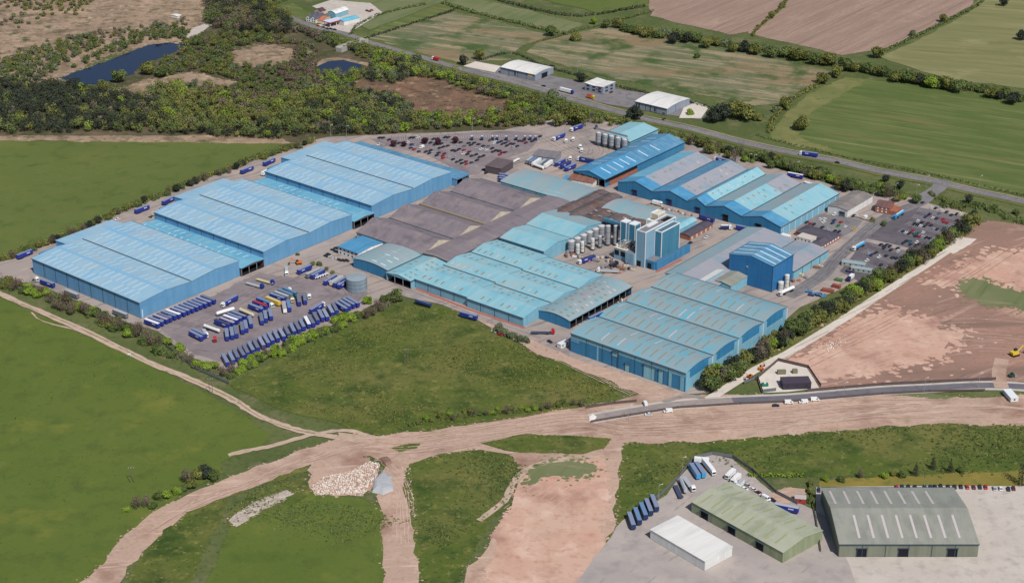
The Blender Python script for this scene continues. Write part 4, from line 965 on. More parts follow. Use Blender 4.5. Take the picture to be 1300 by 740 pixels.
for z in (1.2, 4.4):
    for f in (.18, .5, .82): add_door(rt, lx, ly, 'y0', lx*f, 3.2, 1.7, M_glass, 'window', z)
    for f in (.3, .7): add_door(rt, lx, ly, 'x1', ly*f, 4, 1.7, M_glass, 'window', z)
add_door(rt, lx, ly, 'y0', lx*.72, 5, .8, plain('red_band', (150,60,70)), 'red_band', 3.3)
# filling station group
rt, lx, ly = shed('white arched roof hall behind the filling station shop', ('px', (416,15.5), (426,17.5), (442,12), 5.5), 5.5, 2.2, 1, 'y', 'arc', RWH, WL, name='service_hall', cat='shed', valley=False)
rt, lx, ly = shed('blue roofed filling station shop right of the red edged canopy', ('px', (432,24), (436.5,27.5), (453,21.5), 5), 5, 1.2, 1, 'y', 'gable', rm('sky_blue_roof', (104,188,214), [(120,194,214), (96,176,204), (130,200,216)]), WWH, name='shop', cat='shop', valley=False)
def canopy():
    o, ang, lx, ly = fit3((411,26.5), (418.5,29.5), (436,24), 5.5)
    root = tag(empty('fuel_canopy', o, ang), 'red edged pale canopy over the fuel pumps', 'canopy')
    m = MB(); m.box(0, lx, 0, ly, 4.8, 5.6); m.build('fascia', plain('red_fascia', (176,40,60)), root)
    m = MB(); m.box(.3, lx-.3, .3, ly-.3, 5.62, 5.75); m.build('roof', plain('pale_canopy_top', (204,214,226)), root)
    for x in (1.5, lx-1.5):
        for y in (2, ly/2, ly-2):
            m = MB(); m.box(x-.25, x+.25, y-.25, y+.25, 0, 4.78); m.build('column', M_white, root)
canopy()
def pub():
    o, ang, lx, ly = fit3((390,22), (401,25), (409,21), 4.5)
    rt, lx, ly = shed('white gabled pub with dark and orange roofs beside the road', ('px', (390,21.5), (401,24.5), (411,20), 5), 5, 3.2, 2, 'y', 'gable', rm('slate_pub_roof', (92,90,104), [(104,100,110), (80,78,92), (110,106,112)]), WWH, name='pub', cat='pub', valley=False)
    for f in (.15, .35, .65, .85):
        for z in (1, 3.4): add_door(rt, lx, ly, 'y0', lx*f, 1.1, 1.2, M_glass, 'window', z)
pub()
shed('orange tiled pub annexe between the white gables and the canopy', ('px', (400,25), (410,26.5), (418,20.5), 3.4), 3.4, 2.4, 1, 'x', 'gable', rm('orange_tiles', (190,110,80), [(200,122,92), (168,92,66), (206,134,104)]), WCR, name='annexe', cat='pub', valley=False)
shed('small cream house with a dark roof behind the pub', ('px', (401,11.5), (408,14.5), (412,12.5), 4.5), 4.5, 2.2, 1, 'y', 'gable', rm('dark_house_roof', (96,64,76), [(106,72,82), (82,56,66), (112,84,90)]), WCR, name='house', cat='house', valley=False)
shed('ruined grey brick hut above the smaller pond', ('px', (387,66.5), (393,69.5), (399,66), 3), 3, 2, 1, 'x', 'gable', rm('ruin_roof', (130,116,112), [(142,128,120), (112,98,96), (150,138,130)]), WBR, name='ruined_hut', cat='hut', valley=False)
shed('small white caravan on the heath by the track', ('px', (219,18.5), (225,21), (228,19), 2.8), 2.8, .5, 1, 'y', 'arc', RWH, WWH, name='caravan', cat='caravan', valley=False)
def road_bridge():
    a, b = P(430,66), P(464,54)
    d = (b-a); ang = math.atan2(d.y, d.x); L_ = d.length
    root = tag(empty('canal_bridge', (a.x, a.y, 0), ang), 'pale concrete bridge over the canal beside the smaller pond', 'bridge')
    m = MB(); m.box(0, L_, -4, 4, 3.2, 4.0); m.build('deck', plain('bridge_concrete', (172,168,160)), root)
    for y in (-4, 3.7):
        m = MB(); m.box(0, L_, y, y+.3, 4.02, 5.1); m.build('parapet', plain('bridge_concrete', (172,168,160)), root)
    for x0 in (0, L_*.70):
        m = MB(); m.box(x0, x0+L_*.30, -4, 4, -.3, 3.18); m.build('abutment', plain('bridge_concrete', (172,168,160)), root)
road_bridge()
# ================================================================ lower right buildings
rt, lx, ly = shed('long grey green shed with a pale apron and a row of cars behind', ('px', (1066,690), (1243,690), (1233,619), 8, 0), 8, 4.5, 1, 'x', 'gable', ROL, wallmat('olive_cladding', (132,136,120)), name='industrial_shed', cat='industrial unit', skyl=([(.08,.4), (.6,.92)], 7.6, 1.3, 3, .95))
for t in (12, 34, 60): add_door(rt, lx, ly, 'y0', t, 5, 5, M_dark, 'roller_door')
add_door(rt, lx, ly, 'x1', ly*.5, 6, 5, M_dark, 'roller_door')
rt, lx, ly = shed('pale green roofed depot shed with a white flat roof in front', ('px', (880,668), (1010,690), (1028,655), 7, R(-42)), 7, 1.5, 1, 'x', 'gable', RPG, wallmat('green_cladding', (150,160,128)), name='depot_shed', cat='industrial unit', skyl=([(.1,.4), (.6,.9)], 7, 1.2, 2, .7)) if False else (None, 0, 0)
def depot():
    # ridge runs to the lower right
    e, f = P(905,622,7), P(990,668,7)
    a = P(880,636,7)
    d = Vector((f.x-e.x, f.y-e.y, 0)); ang = math.atan2(d.y, d.x); X = d.normalized(); Y = Vector((-X.y, X.x, 0))
    o = Vector((e.x, e.y, 0)) - Y*17
    root = tag(empty('depot_shed', o, ang), 'pale green roofed depot shed among the parked lorries', 'industrial unit')
    lx, ly = 66, 32
    m = MB(); m.prism([(0,0), (ly,0), (ly,6.5), (ly/2,9), (0,6.5)], 0, lx, 'x'); m.build('wall', wallmat('green_cladding', (150,160,128)), root)
    for y0, y1, z0, z1 in ((-.4, ly/2, 6.5, 9.05), (ly/2, ly+.4, 9.05, 6.5)):
        m = MB(); m.quad((-.4,y0,z0), (lx+.4,y0,z0), (lx+.4,y1,z1), (-.4,y1,z1))
        for k_ in range(8):
            s = 4 + k_*7.6; ya, yb = y0+(y1-y0)*.2, y0+(y1-y0)*.75
            za, zb = z0+(z1-z0)*.2+.05, z0+(z1-z0)*.75+.05
            m.quad((s,ya,za), (s+1.1,ya,za), (s+1.1,yb,zb), (s,yb,zb), 1)
        m.build('roof', [RPG['y'], plain('olive_rooflight', (158,160,118))], root)
    for t in (10, 30, 50): add_door(root, lx, ly, 'y0', t, 5, 4.6, M_dark, 'roller_door')
    o2 = P(862, 655, 5); X2 = Vector((math.cos(ang), math.sin(ang), 0))
    r2 = tag(empty('flat_roofed_store', (o2.x, o2.y, 0), ang), 'white flat roofed store against the pale green depot shed', 'industrial unit')
    m = MB(); m.box(0, 40, -22, -1, 0, 5.6); m.build('wall', WWH, r2)
    m = MB(); m.box(-.3, 40.3, -22.3, -.7, 5.62, 5.9); m.build('roof', RWH['y'], r2)
depot()
# site compound
def compound():
    cabin('black flat roofed welfare cabin in the fenced white yard', 1010, 486, 18, 9, 4.2, plain('black_cladding', (66,58,72)), plain('black_roof', (76,66,80)), R(4), win=3)
    r = tag(empty('storage_container', P(971,489), R(4)), 'green open topped container at the left of the compound', 'container')
    m = MB(); m.box(-2, 2, -1.5, 1.5, 0, 1.4); m.build('body', plain('green_container', (36,120,96)), r)
    m = MB(); m.box(-.6, .6, -.6, .6, 1.42, 1.8); m.build('lid', M_white, r)
    for x, y, l in ((992,474,5.5), (1009,473,3.2)):
        r = tag(empty('site_container', P(x, y), R(4)), 'olive grey site container, %s one behind the black cabin' % ('left' if x < 1000 else 'right'), 'container')
        m = MB(); m.box(-l/2, l/2, -1.2, 1.2, 0, 2.5); m.build('body', plain('olive_container', (126,122,98)), r)
compound()
def fence(label, px, h=2.2, mat=None, posts=6.0, name='fence', solid=True, world=False, rail_only=False):
    pts = [Vector(p) for p in px] if world else [P(x, y) for x, y in px]
    o = pts[0].copy(); root = tag(empty(name, o, 0), label, 'fence')
    pm = MB(); q = MB()
    for a, b in zip(pts, pts[1:]):
        a = a-o; b = b-o; d = (b-a); L_ = d.length; d.normalize(); n_ = Vector((-d.y, d.x, 0))*.05
        z0 = .9 if rail_only else .15
        if solid:
            for s in (n_, -n_): pm.quad(a+s+Vector((0,0,z0)), b+s+Vector((0,0,z0)), b+s+Vector((0,0,h)), a+s+Vector((0,0,h)))
            pm.quad(a+n_+Vector((0,0,h)), b+n_+Vector((0,0,h)), b-n_+Vector((0,0,h)), a-n_+Vector((0,0,h)))
        k_ = max(1, int(L_/posts))
        for i in range(k_+1):
            p = a + d*(L_*i/k_)
            q.box(p.x-.1, p.x+.1, p.y-.1, p.y+.1, 0, h+.15)
    if solid: pm.build('panel', mat or M_trim, root)
    q.build('posts', mat or M_trim, root)
    return root
FB = plain('dark_timber_fence', (98,84,82), .9); FG = plain('steel_palisade', (112,116,120), .7)
fence('dark timber fence round the white compound yard', [(960,482),(988,458),(1026,467),(1042,491)], 2.2, FB)
fence('short fence left of the compound gate', [(945,487),(962,480),(968,498),(985,496)], 2.2, FG)
fence('dark fence on the far side of the new estate road', [(1025,497),(1060,494),(1120,489),(1180,486),(1264,482)], 2.0, FB)
fence('dark fence on the near side of the new estate road', [(750,536),(800,527.5),(860,518),(940,513),(1000,510.5),(1060,505.5),(1120,500.5),(1180,497.5),(1250,496)], 1.5, FB)
fence('dark fence left of the road end by the bramble hedge', [(744,518),(780,512.5),(808,510)], 1.8, FB)
fence('steel fence round the lorry depot', [(800,652),(838,630),(862,606),(880,583),(905,577),(930,581),(955,598),(985,626),(1012,640)], 2.2, FG)
fence('fence with red earth plot along the grey green shed apron', [(1026,614),(1032,640),(1036,660),(1042,700)], 1.8, plain('green_fence', (84,92,56)))
fence('steel fence between track hedge and lorry park', [(200,432),(248,468),(290,487)], 2.0, FG)
fence('steel fence along the rough green field edge', [(290,487),(400,436),(468,402),(508,383),(560,404),(640,430),(722,452)], 1.6, FG, posts=8, solid=False)
fence('wire fence across the lower left pasture', [(178,450),(120,478),(66,506),(20,532),(-60,572)], 1.1, FG, posts=8, solid=False)
fence('fence of the staff car park far edge', [(470,176),(560,170),(640,165),(700,152)], 1.8, FG, posts=6, solid=False)
fence('stone wall in front of the house garden', [(1085,276),(1110,283),(1128,277)], 1.2, plain('garden_wall', (150,138,122)), posts=40)
for (x, y) in ((164,451),):
    ribbon('gate', 'x', [(x-2,y),(x+2,y-1)], .3, M_white, 1.0, parent=tag(empty('field_gate', (0,0,0)), 'white field gate where the wire fence meets the farm track', 'gate'), thick=.8)
# poles -------------------------------------------------------------
def lamp(label, px, py, h=10, arm=1.4, double=False, name='street_lamp'):
    root = tag(empty(name, P(px, py), R(20)), label, 'street lamp')
    m = MB(); m.tube((0,0,0), (0,0,h), .16, 6, 0, .10); m.build('pole', M_metal, root)
    for s in ((1, -1) if double else (1,)):
        m = MB(); m.tube((0,0,h), (s*arm,0,h+.3), .07, 5); m.box(min(s*arm, s*(arm+.9)), max(s*arm, s*(arm+.9)), -.2, .2, h+.2, h+.4); m.build('lamp_head', M_white, root)
lamps = [(836,612+23,'by the depot fence, lower one'),(866,588+12,'by the depot fence, upper one'),(798,533,'at the left end of the new estate road'),(1071,504,'beside the new estate road near the vans'),(1173,498,'midway along the new estate road'),(1242,492,'near the earth side road'),
 (420,174,'at the top corner of the farthest giant warehouse'),(440,175,'second one behind the farthest giant warehouse'),(717,172,'among the parked tractor units'),(951,210,'left one behind the five gables'),(957,211,'right one behind the five gables'),
 (1011,220,'behind the blue trailer with a white top'),(1136,248,'beside the brick house'),(1163,250,'at the gate road corner'),(1176,238,'on the main road by the junction'),(1243,238,'on the main road right of the junction'),(1132,384,'behind the container row'),(692,170,'at the edge of the staff car park'),(600,166,'on the far edge of the staff car park'),(344,377,'in the middle of the lorry park'),(733,92,'beside the northern units road')]
for x, y, d in lamps: lamp('slim grey lamp post ' + d, x, y, 10 if y > 200 else 11)
def pole_h(label, px, py):
    root = tag(empty('power_pole', P(px, py), R(10)), label, 'power pole')
    wd = plain('weathered_pole', (120,108,96), .9)
    for x in (-1, 1):
        m = MB(); m.tube((x,0,0), (x,0,9.5), .16, 6); m.build('pole', wd, root)
    m = MB(); m.box(-1.6, 1.6, -.1, .1, 9.2, 9.5); m.build('crossarm', wd, root)
    for x in (-1.4, 0, 1.4):
        m = MB(); m.cyl((x,0,9.52), .12, .4, 'z', 6); m.build('insulator', M_white, root)
pole_h('twin wooden power pole beside the farm track', 268, 498)
pole_h('wooden power pole in the lower left pasture', 168, 612)
pole_h('wooden power pole in the middle of the rough green field', 516, 460)
pole_h('wooden power pole with crossarm left of the bridge end', 367, 20)
# ================================================================ VEHICLES
PAINT = {'black': (46,48,56), 'white': (240,240,238), 'silver': (186,190,196), 'grey': (120,124,130), 'navy': (48,62,104), 'red': (190,44,50), 'maroon': (110,44,56), 'green': (60,130,72), 'teal': (50,110,120), 'yellow': (226,190,60), 'orange': (226,120,40),
         'blue': (46,60,150), 'cyan': (70,160,214), 'cream': (222,212,186), 'brown': (104,84,70)}
def paint(c): return plain('paint_' + c, PAINT[c], .35)
TYRE = plain('tyre', (34,34,38), .9)
def wheel(parent, x, y, r=.5, wdt=.3, name='wheel'):
    m = MB(); m.cyl((x, y-wdt/2, r), r, wdt, 'y', 10); return m.build(name, TYRE, parent)
CARM = {}
def car_mesh(col, style):
    key = (col, style)
    if key in CARM: return CARM[key]
    m = MB()
    if style == 'car':
        L_, W_ = 4.3, 1.78
        m.prism([(-2.15,.32),(2.15,.32),(2.18,.62),(2.05,.80),(1.15,.92),(-2.0,.95),(-2.15,.75)][::-1], -W_/2, W_/2, 'y', 0)
        rf, gl = .68, .84
        a = [(1.2,.93),(.35,1.44),(-1.35,1.47),(-2.0,.95)]
        for s in (-1, 1):
            m.poly([(x, s*gl*(1 if z < 1 else .82), z) for x, z in a][::s], 1)
        for (x0, z0), (x1, z1), mm in ((a[0], a[1], 1), (a[1], a[2], 0), (a[2], a[3], 1)):
            w0 = gl*(1 if z0 < 1 else .82); w1 = gl*(1 if z1 < 1 else .82)
            m.quad((x0,-w0,z0), (x0,w0,z0), (x1,w1,z1), (x1,-w1,z1), mm)
        for x in (-1.35, 1.35):
            for s in (-.78, .78): m.cyl((x, s-.1, .32), .32, .2, 'y', 8, 2)
    else:
        m.prism([(-2.7,.4),(2.7,.4),(2.75,1.05),(2.0,1.3),(1.45,2.2),(1.2,2.35),(-2.7,2.4)][::-1], -.98, .98, 'y', 0)
        m.quad((2.02,-.85,1.34), (2.02,.85,1.34), (1.50,.8,2.18), (1.50,-.8,2.18), 1)
        for s in (-1, 1): m.poly([(1.9, s*1.0, 1.35), (1.35, s*1.0, 2.0), (.6, s*1.0, 2.0), (.6, s*1.0, 1.35)][::s], 1)
        for x in (-1.7, 1.7):
            for s in (-.9, .9): m.cyl((x, s-.1, .38), .38, .2, 'y', 8, 2)
    me = bpy.data.meshes.new(style); me.from_pydata(m.v, [], m.f)
    for q in (paint(col), M_glass, TYRE): me.materials.append(q)
    me.polygons.foreach_set('material_index', m.m); me.update()
    CARM[key] = me; return me
CARS = []
def put_car(px, py, col, area, ang, style='car', jitter=.06):
    p = P(px, py, .7); p.z = z4 + .1
    o = bpy.data.objects.new('parked_car' if style == 'car' else 'white_van' if col == 'white' else 'van', car_mesh(col, style)); COL.objects.link(o)
    o.location = p; o.rotation_euler = (0, 0, ang + rnd.uniform(-jitter, jitter) + (math.pi if rnd.random() < .4 else 0))
    o['category'] = 'car' if style == 'car' else 'van'
    CARS.append((px, py, col, area, style, o)); return o
def cars(tr, data, area, ang):
    import re
    code = {'k': 'black', 'w': 'white', 's': 'silver', 'n': 'navy', 'r': 'red', 'd': 'maroon', 'g': 'green', 't': 'teal', 'y': 'yellow', 'b': 'brown', 'e': 'grey'}
    for tok in data.split():
        x, y, c = tok.split(','); st = 'van' if c[-1] == 'V' else 'car'
        X, Y = tr(float(x), float(y)); 
        ok = all((X-q[0])**2 + ((Y-q[1])*1.8)**2 > 4.2**2 for q in CARS)
        if ok: put_car(X, Y, code[c[0]], area, ang, st)
AV = ROT + math.pi/2
N1 = 'staff car park behind the warehouses'
cars(zc(480,160,9.25), "240,200,k 265,212,k 295,230,k 345,190,w 330,208,w 395,215,n 385,255,n 430,240,s 425,272,r 510,250,wV 480,297,d 615,195,k 665,217,k 745,205,n 765,242,k 820,230,k 725,255,k 615,285,k 600,318,k 665,300,s 712,313,k 690,342,k 775,325,d 760,350,r 765,374,r 830,358,s 850,372,e 880,388,k 905,366,s 930,418,k 975,398,k 985,433,k 1032,415,d 1035,445,r 1097,427,n 875,282,k 912,290,k 955,268,n 1010,280,r 1072,300,d 1003,322,w 1050,328,k 1100,348,k 1150,333,k 1195,362,k 1235,348,k 970,190,k 1065,198,k 1090,220,k 1130,195,k 1180,213,k 1235,232,k 1160,250,s 1210,268,w 1270,278,w 785,130,k 825,130,k 860,130,k 905,133,d 20,135,k 60,135,k 95,135,k 380,137,k 420,133,k 465,130,w 500,137,w 10,215,w 50,220,s 130,160,k 200,180,b 560,300,k 640,270,k 700,180,k 1010,235,e 540,160,d 650,150,k 930,240,s 1160,400,k", N1, AV)
cars(zc(600,150,9.25), "65,300,n 112,318,k 145,325,k 95,355,w 137,362,w 178,374,w 262,270,w 248,292,w 300,285,n 335,272,k 350,302,k 385,290,k 400,322,k 440,300,d 470,335,s 452,352,s 525,325,k 230,352,k 240,392,k 275,376,k 312,384,k 345,402,d 385,398,d 322,425,r 310,445,r 30,430,k 62,444,k 97,454,k 132,438,k 550,265,k 590,268,d 625,288,d 655,278,k 795,212,k 130,600,k 160,640,k 200,260,b 180,330,e 700,270,k 480,300,k 420,270,e", N1, AV)
E1 = 'staff car park by the gate'
cars(zc(1100,240,9.25), "620,130,k 660,155,k 765,215,w 815,220,k 880,240,w 945,265,k 1060,290,k 1105,285,w 740,293,k 695,322,n 732,328,k 780,332,w 825,342,k 605,370,w 655,387,k 560,405,k 605,412,k 635,428,w 687,432,k 722,400,d 900,352,r 908,380,r 948,392,r 1065,360,d 1085,376,w 790,465,s 832,467,k 435,490,n 462,508,w 540,485,r 505,517,k 560,520,t 612,512,t 665,505,w 580,545,k 622,552,r 660,560,s 700,567,k 745,572,k 920,450,t 1020,460,w 860,280,e 1000,300,k 930,430,k 760,420,k", E1, AV)
E2 = 'overflow car park below the staff car park'
cars(zc(1100,240,9.25), "470,605,k 435,628,k 512,612,t 520,645,n 592,620,w 615,642,k 580,660,k 640,633,k 170,648,k 205,665,k 240,652,k 275,668,k 312,668,k 210,688,k 290,710,k 370,690,k 370,722,w", E2, AV)
cars(zc(1000,290,8.22), "845,258,s 875,272,n 922,250,k 955,292,w 1028,280,k 828,330,w 975,375,k 1095,300,k 1135,306,k 1035,400,s 1070,406,k", E2, AV)
cars(zc(1010,240,9.25), "130,388,k 175,402,r 215,412,k 290,350,w 340,347,w 330,382,w 455,362,n 438,395,n 315,445,k 380,472,s 535,385,r 562,400,r 500,428,g 582,437,w 462,490,k 510,497,k 690,465,y 680,312,k 720,312,w 815,338,wV 455,295,w", 'parking court beside the slate roofed office', AV)
cars(zc(380,280,8.125), "380,280,k 345,298,k 300,345,k 275,362,k 322,372,w 352,378,k 385,392,w 418,405,k 455,408,k 490,408,k 380,318,k", 'little court before the white office', ROT)
cars(zc(960,480,3.824), "683,525,r 710,525,n 740,525,k 772,525,k 820,525,t 848,524,n 870,524,k 897,522,k 933,524,k 965,524,k 995,523,k 1025,525,r 1057,526,d 1087,525,k 1115,526,r 1157,532,s 1187,532,w 1225,535,k 1250,532,d 305,540,n", 'apron beside the grey green roofed shed', R(85))
cars(zc(930,570,9.25), "40,410,wV 140,460,w 220,520,r 262,545,k 300,500,d 350,540,w 395,575,wV 410,615,w 250,470,w 470,590,k 180,420,s", 'row along the depot fence', R(-50))
cars(zc(380,0,11.8), "0,0,s", 'x', 0) if False else None
for x, y, c in ((466,13.5,'d'), (469,14.5,'d'), (472,13,'r'), (404,33,'r'), (410,34.5,'k'), (415,36,'k'), (420,36.5,'k'), (425,37.5,'k')):
    put_car(x, y, {'d':'maroon','r':'red','k':'black'}[c], 'forecourt of the filling station', R(-30))
for x, y, c, st in ((1001.5,510.5,'white','van'), (1020,510,'white','van'), (1034.5,507,'white','van'), (985,514,'black','car'), (823,525,'white','car'), (848,521.5,'white','van')):
    put_car(x, y, c, 'new estate road', R(4), st, .02)
put_car(819,512,'white','side track above the new estate road', R(-78), 'van', .02)
for x, y, c, a in ((690,109,'black',R(-35)), (1063,206,'black',R(-33)), (627,420,'white',R(-40)), (635,424,'red',R(-40)), (698,433,'black',R(-50)), (149,278,'white',R(30)), (876,308,'black',AV), (897,301,'white',AV), (776,117,'maroon',AV), (843,151,'maroon',AV), (679,88,'maroon',R(-30)), (658,80,'orange',R(-30))):
    put_car(x, y, c, 'land around the site', a)
# unique labels: colour + rank from the left among that colour in that area
from collections import defaultdict
grp = defaultdict(list)
for c in CARS: grp[(c[2], c[3], c[4])].append(c)
for (col, area, st), L_ in grp.items():
    L_.sort(key=lambda c: (c[0], c[1]))
    nm = 'car' if st == 'car' else 'van'
    for i, c in enumerate(L_):
        w_ = '%s %s on the %s' % (col, nm, area) if len(L_) == 1 else '%s %s, %s from left of its colour, %s' % (col, nm, ordn(i+1), area)
        c[5]['label'] = w_
        n_area = sum(1 for q in CARS if q[3] == area)
        if n_area > 1: c[5]['group'] = 'cars on the ' + area

# ---- lorries
ROOFC = {'slate2': (118,124,140), 'slate3': (150,160,180), 'slate': (134,146,170), 'white': (238,238,238), 'pink': (176,168,176), 'silver': (176,182,188), 'red': (168,60,60), 'dark': (72,80,104), 'cyanroof': (108,140,176), 'yellowish': (206,196,150)}
def roofp(c): return plain('lorry_roof_' + c, ROOFC[c], .5)
PROTO = {}
def trailer_parts(root, side, roof, x0=-6.8, L_=13.6, kind='box', h=4.0):
    sm, rf = paint(side), roofp(roof)
    if kind == 'box':
        m = MB(); m.box(x0, x0+L_, -1.27, 1.27, 1.15, h, 0); m.build('cargo_box', sm, root)
        m = MB(); m.box(x0+.08, x0+L_-.08, -1.2, 1.2, h+.005, h+.05); m.build('box_roof', rf, root)
        m = MB()
        for s in (-1, 1):
            y0, y1 = (1.28, 1.30) if s > 0 else (-1.30, -1.28)
            m.box(x0+L_*.58, x0+L_*.80, y0, y1, 2.6, 3.2)
        if side == 'blue': m.build('side_panel', M_white, root)
    elif kind == 'tank':
        m = MB(); m.cyl((x0, 0, 2.45), 1.15, L_, 'x', 16); m.build('tank_barrel', sm, root)
        m = MB(); m.box(x0+1, x0+L_-1, -.35, .35, 3.58, 3.75); m.build('walkway', rf, root)
        for x in (x0-.12, x0+L_):
            m = MB(); m.cyl((x, 0, 2.45), .95, .12, 'x', 16); m.build('tank_end', sm, root)
    elif kind == 'flat':
        m = MB(); m.box(x0, x0+L_, -1.27, 1.27, 1.0, 1.4); m.build('load_bed', rf, root)
        m = MB(); m.box(x0+L_-.2, x0+L_, -1.27, 1.27, 1.42, 2.6); m.build('headboard', rf, root)
    m = MB(); m.box(x0+.3, x0+L_-.5, -.5, .5, .8, 1.0 if kind == 'flat' else 1.14)
    m.build('chassis', M_trim, root)
    for k_ in range(3):
        for s in (-1.05, 1.05): wheel(root, x0+1.6+k_*1.25, s)
    for s in (-.8, .8):
        m = MB(); m.box(x0+L_-3, x0+L_-2.8, s-.08, s+.08, 0, .98); m.build('landing_leg', M_trim, root)
def cab_parts(root, x, colr, roofc=None):
    """tractor unit, front at x"""
    c = paint(colr)
    m = MB(); m.prism([(x-2.3,.9),(x-.05,.9),(x,1.7),(x-.15,2.9),(x-.5,3.5),(x-2.3,3.6)][::-1], -1.22, 1.22, 'y'); m.build('cab', c, root)
    m = MB(); m.quad((x+.02,-1.05,1.75), (x+.02,1.05,1.75), (x-.13,1.0,2.85), (x-.13,-1.0,2.85)); m.build('windscreen', M_glass, root)
    for s in (-1, 1):
        m = MB(); y0, y1 = (1.23, 1.25) if s > 0 else (-1.25, -1.23); m.box(x-1.3, x-.35, y0, y1, 1.9, 2.8); m.build('side_window', M_glass, root)
    m = MB(); m.box(x-6.1, x-2.31, -.5, .5, .75, 1.05); m.build('tractor_chassis', M_trim, root)
    m = MB(); m.box(x-2.2, x-1.0, -.9, .9, 3.62, 4.0 if colr != 'cream' else 3.8); m.build('wind_deflector', c, root)
    for xx in (x-1.3, x-4.6, x-5.7):
        for s in (-1.05, 1.05): wheel(root, xx, s)
def lorry(kind, side, roof, cab=None):
    key = (kind, side, roof, cab)
    nm = {'box': 'box_trailer', 'tank': 'tank_trailer', 'flat': 'flatbed_trailer', 'tractor': 'tractor_unit', 'rigid': 'rigid_lorry'}[kind]
    if cab and kind in ('box', 'tank', 'flat'): nm = 'articulated_lorry'
    if key not in PROTO:
        root = empty(nm, (0,0,0))
        if kind in ('box', 'tank', 'flat'):
            trailer_parts(root, side, roof, kind=kind)
            if cab: cab_parts(root, 9.3, cab)
        elif kind == 'tractor': cab_parts(root, 3.0, side)
        elif kind == 'rigid':
            m = MB(); m.box(-4.2, 2.1, -1.25, 1.25, 1.1, 3.6); m.build('cargo_box', paint(side), root)
            m = MB(); m.box(-4.1, 2.0, -1.2, 1.2, 3.605, 3.65); m.build('box_roof', roofp(roof), root)
            cab_parts(root, 4.6, cab or side)
        PROTO[key] = [root, False]
    pr = PROTO[key]
    if not pr[1]: pr[1] = True; return pr[0]
    return copy_tree(pr[0])
LORRIES = []
def put(tr, a, b, kind='box', side='blue', roof='slate', cab=None, desc='', grp_=None, h=4.0, first=None):
    """a = rear and b = front end of the roof centre line in the photograph"""
    A, B = P(*tr(*a), h), P(*tr(*b), h)
    d = B-A; ang = math.atan2(d.y, d.x); c = (A+B)/2
    jr = random.Random(int(c.x*13+c.y*7)); ang += jr.uniform(-.025, .025)
    root = lorry(kind, side, roof, cab); root.location = (c.x+jr.uniform(-.25,.25), c.y+jr.uniform(-.25,.25), z4+.08); root.rotation_euler = (0, 0, ang)
    tag(root, desc, 'lorry' if (cab or kind in ('tractor', 'rigid')) else 'trailer', grp_)
    return root
nice = {'slate': 'slate blue roof', 'white': 'white roof', 'pink': 'pinkish grey roof', 'silver': 'silver roof', 'red': 'red roof', 'dark': 'dark roof', 'cyanroof': 'blue grey roof', 'slate2': 'dull grey roof', 'slate3': 'pale slate roof', 'yellowish': 'pale yellow roof'}
tA, tB, tC, tD, tE = zc(170,370,9.25), zc(270,350,9.25), zc(370,330,9.25), zc(270,390,9.25), zc(300,310,9.25)
rowA = [(125,314,'white'), (175,290,'slate'), (225,264,'pink'), (272,243,'slate'), (322,220,'slate'), (375,203,'white'), (428,180,'slate'), (480,158,'slate'), (530,136,'slate'), (584,117,'slate'), (632,98,'slate'), (682,78,'slate'), (732,58,'slate'), (785,37,'slate')]
VR = random.Random(4)
def vary(r_): return VR.choice(['slate', 'slate', 'slate2', 'slate3']) if r_ == 'slate' else r_
for i, (x, y, r_) in enumerate(rowA):
    r_ = vary(r_)
    put(tA, (x, y), (x+172, y+63), 'box', 'blue', r_, None, '%s blue trailer from left in the row against the warehouse end wall, %s' % (ordn(i+1), nice[r_]), 'blue trailers against the warehouse end wall')
put(tA, (1200,40), (1065,112), 'box', 'blue', 'slate', 'white', 'blue articulated lorry with white cab parked at the right end of the wall row')
put(tA, (1190,168), (950,240), 'tank', 'white', 'white', None, 'long white tank trailer lying across the top of the lorry park')
put(tA, (810,362), (1020,440), 'tank', 'white', 'silver', None, 'white tank trailer with rounded end beside the red cab')
put(tA, (645,445), (815,535), 'box', 'blue', 'slate', None, 'blue trailer standing alone nearest the bushes in the lorry park')
put(tA, (690,425), (845,500), 'box', 'blue', 'slate', None, 'blue trailer just behind the one nearest the bushes')
put(tA, (800,415), (860,500), 'rigid', 'cream', 'silver', 'white', 'small cream lorry with white cab between blue trailers and white tank')
put(tA, (950,475), (950,555), 'tractor', 'red', 'red', None, 'red tractor unit in front of the white tank trailer')
dg = [(20,500,'dark'), (75,480,'pink'), (120,452,'white'), (165,428,'slate'), (215,405,'slate')]
for i, (x, y, r_) in enumerate(dg):
    put(tB, (x, y), (x+185, y+68), 'box', 'blue', r_, None, '%s in the slanted group right of the white tank, %s' % (ordn(i+1), nice[r_]), 'slanted trailers left of the upright row')
vt = [(150,600), (212,585), (262,570), (330,525), (375,505), (430,455), (560,420), (610,390), (668,365), (885,265), (1000,200), (1068,180)]
for i, (x, y) in enumerate(vt):
    put(tB, (x, y), (x+22, y+120), 'box', 'blue', vary('slate') if i != 9 else 'cyanroof', None, '%s from the left of the blue trailers pointing at the camera in the lorry park' % ordn(i+1), 'trailers pointing at the camera')
put(tB, (830,285), (852,400), 'box', 'white', 'pink', None, 'pink grey roofed trailer with white and red doors pointing at the camera')
put(tB, (345,378), (445,420), 'tank', 'cream', 'yellowish', None, 'short cream tank trailer in the upper lorry park')
put(tB, (425,318), (595,388), 'box', 'blue', 'slate', None, 'blue trailer showing its whole side, left of the red roofed one', None)
put(tB, (475,285), (640,352), 'box', 'blue', 'red', None, 'blue trailer with a dull red roof in the upper lorry park')
put(tB, (520,250), (675,312), 'box', 'blue', 'cyanroof', 'white', 'blue articulated lorry with white cab right of the red roofed trailer')
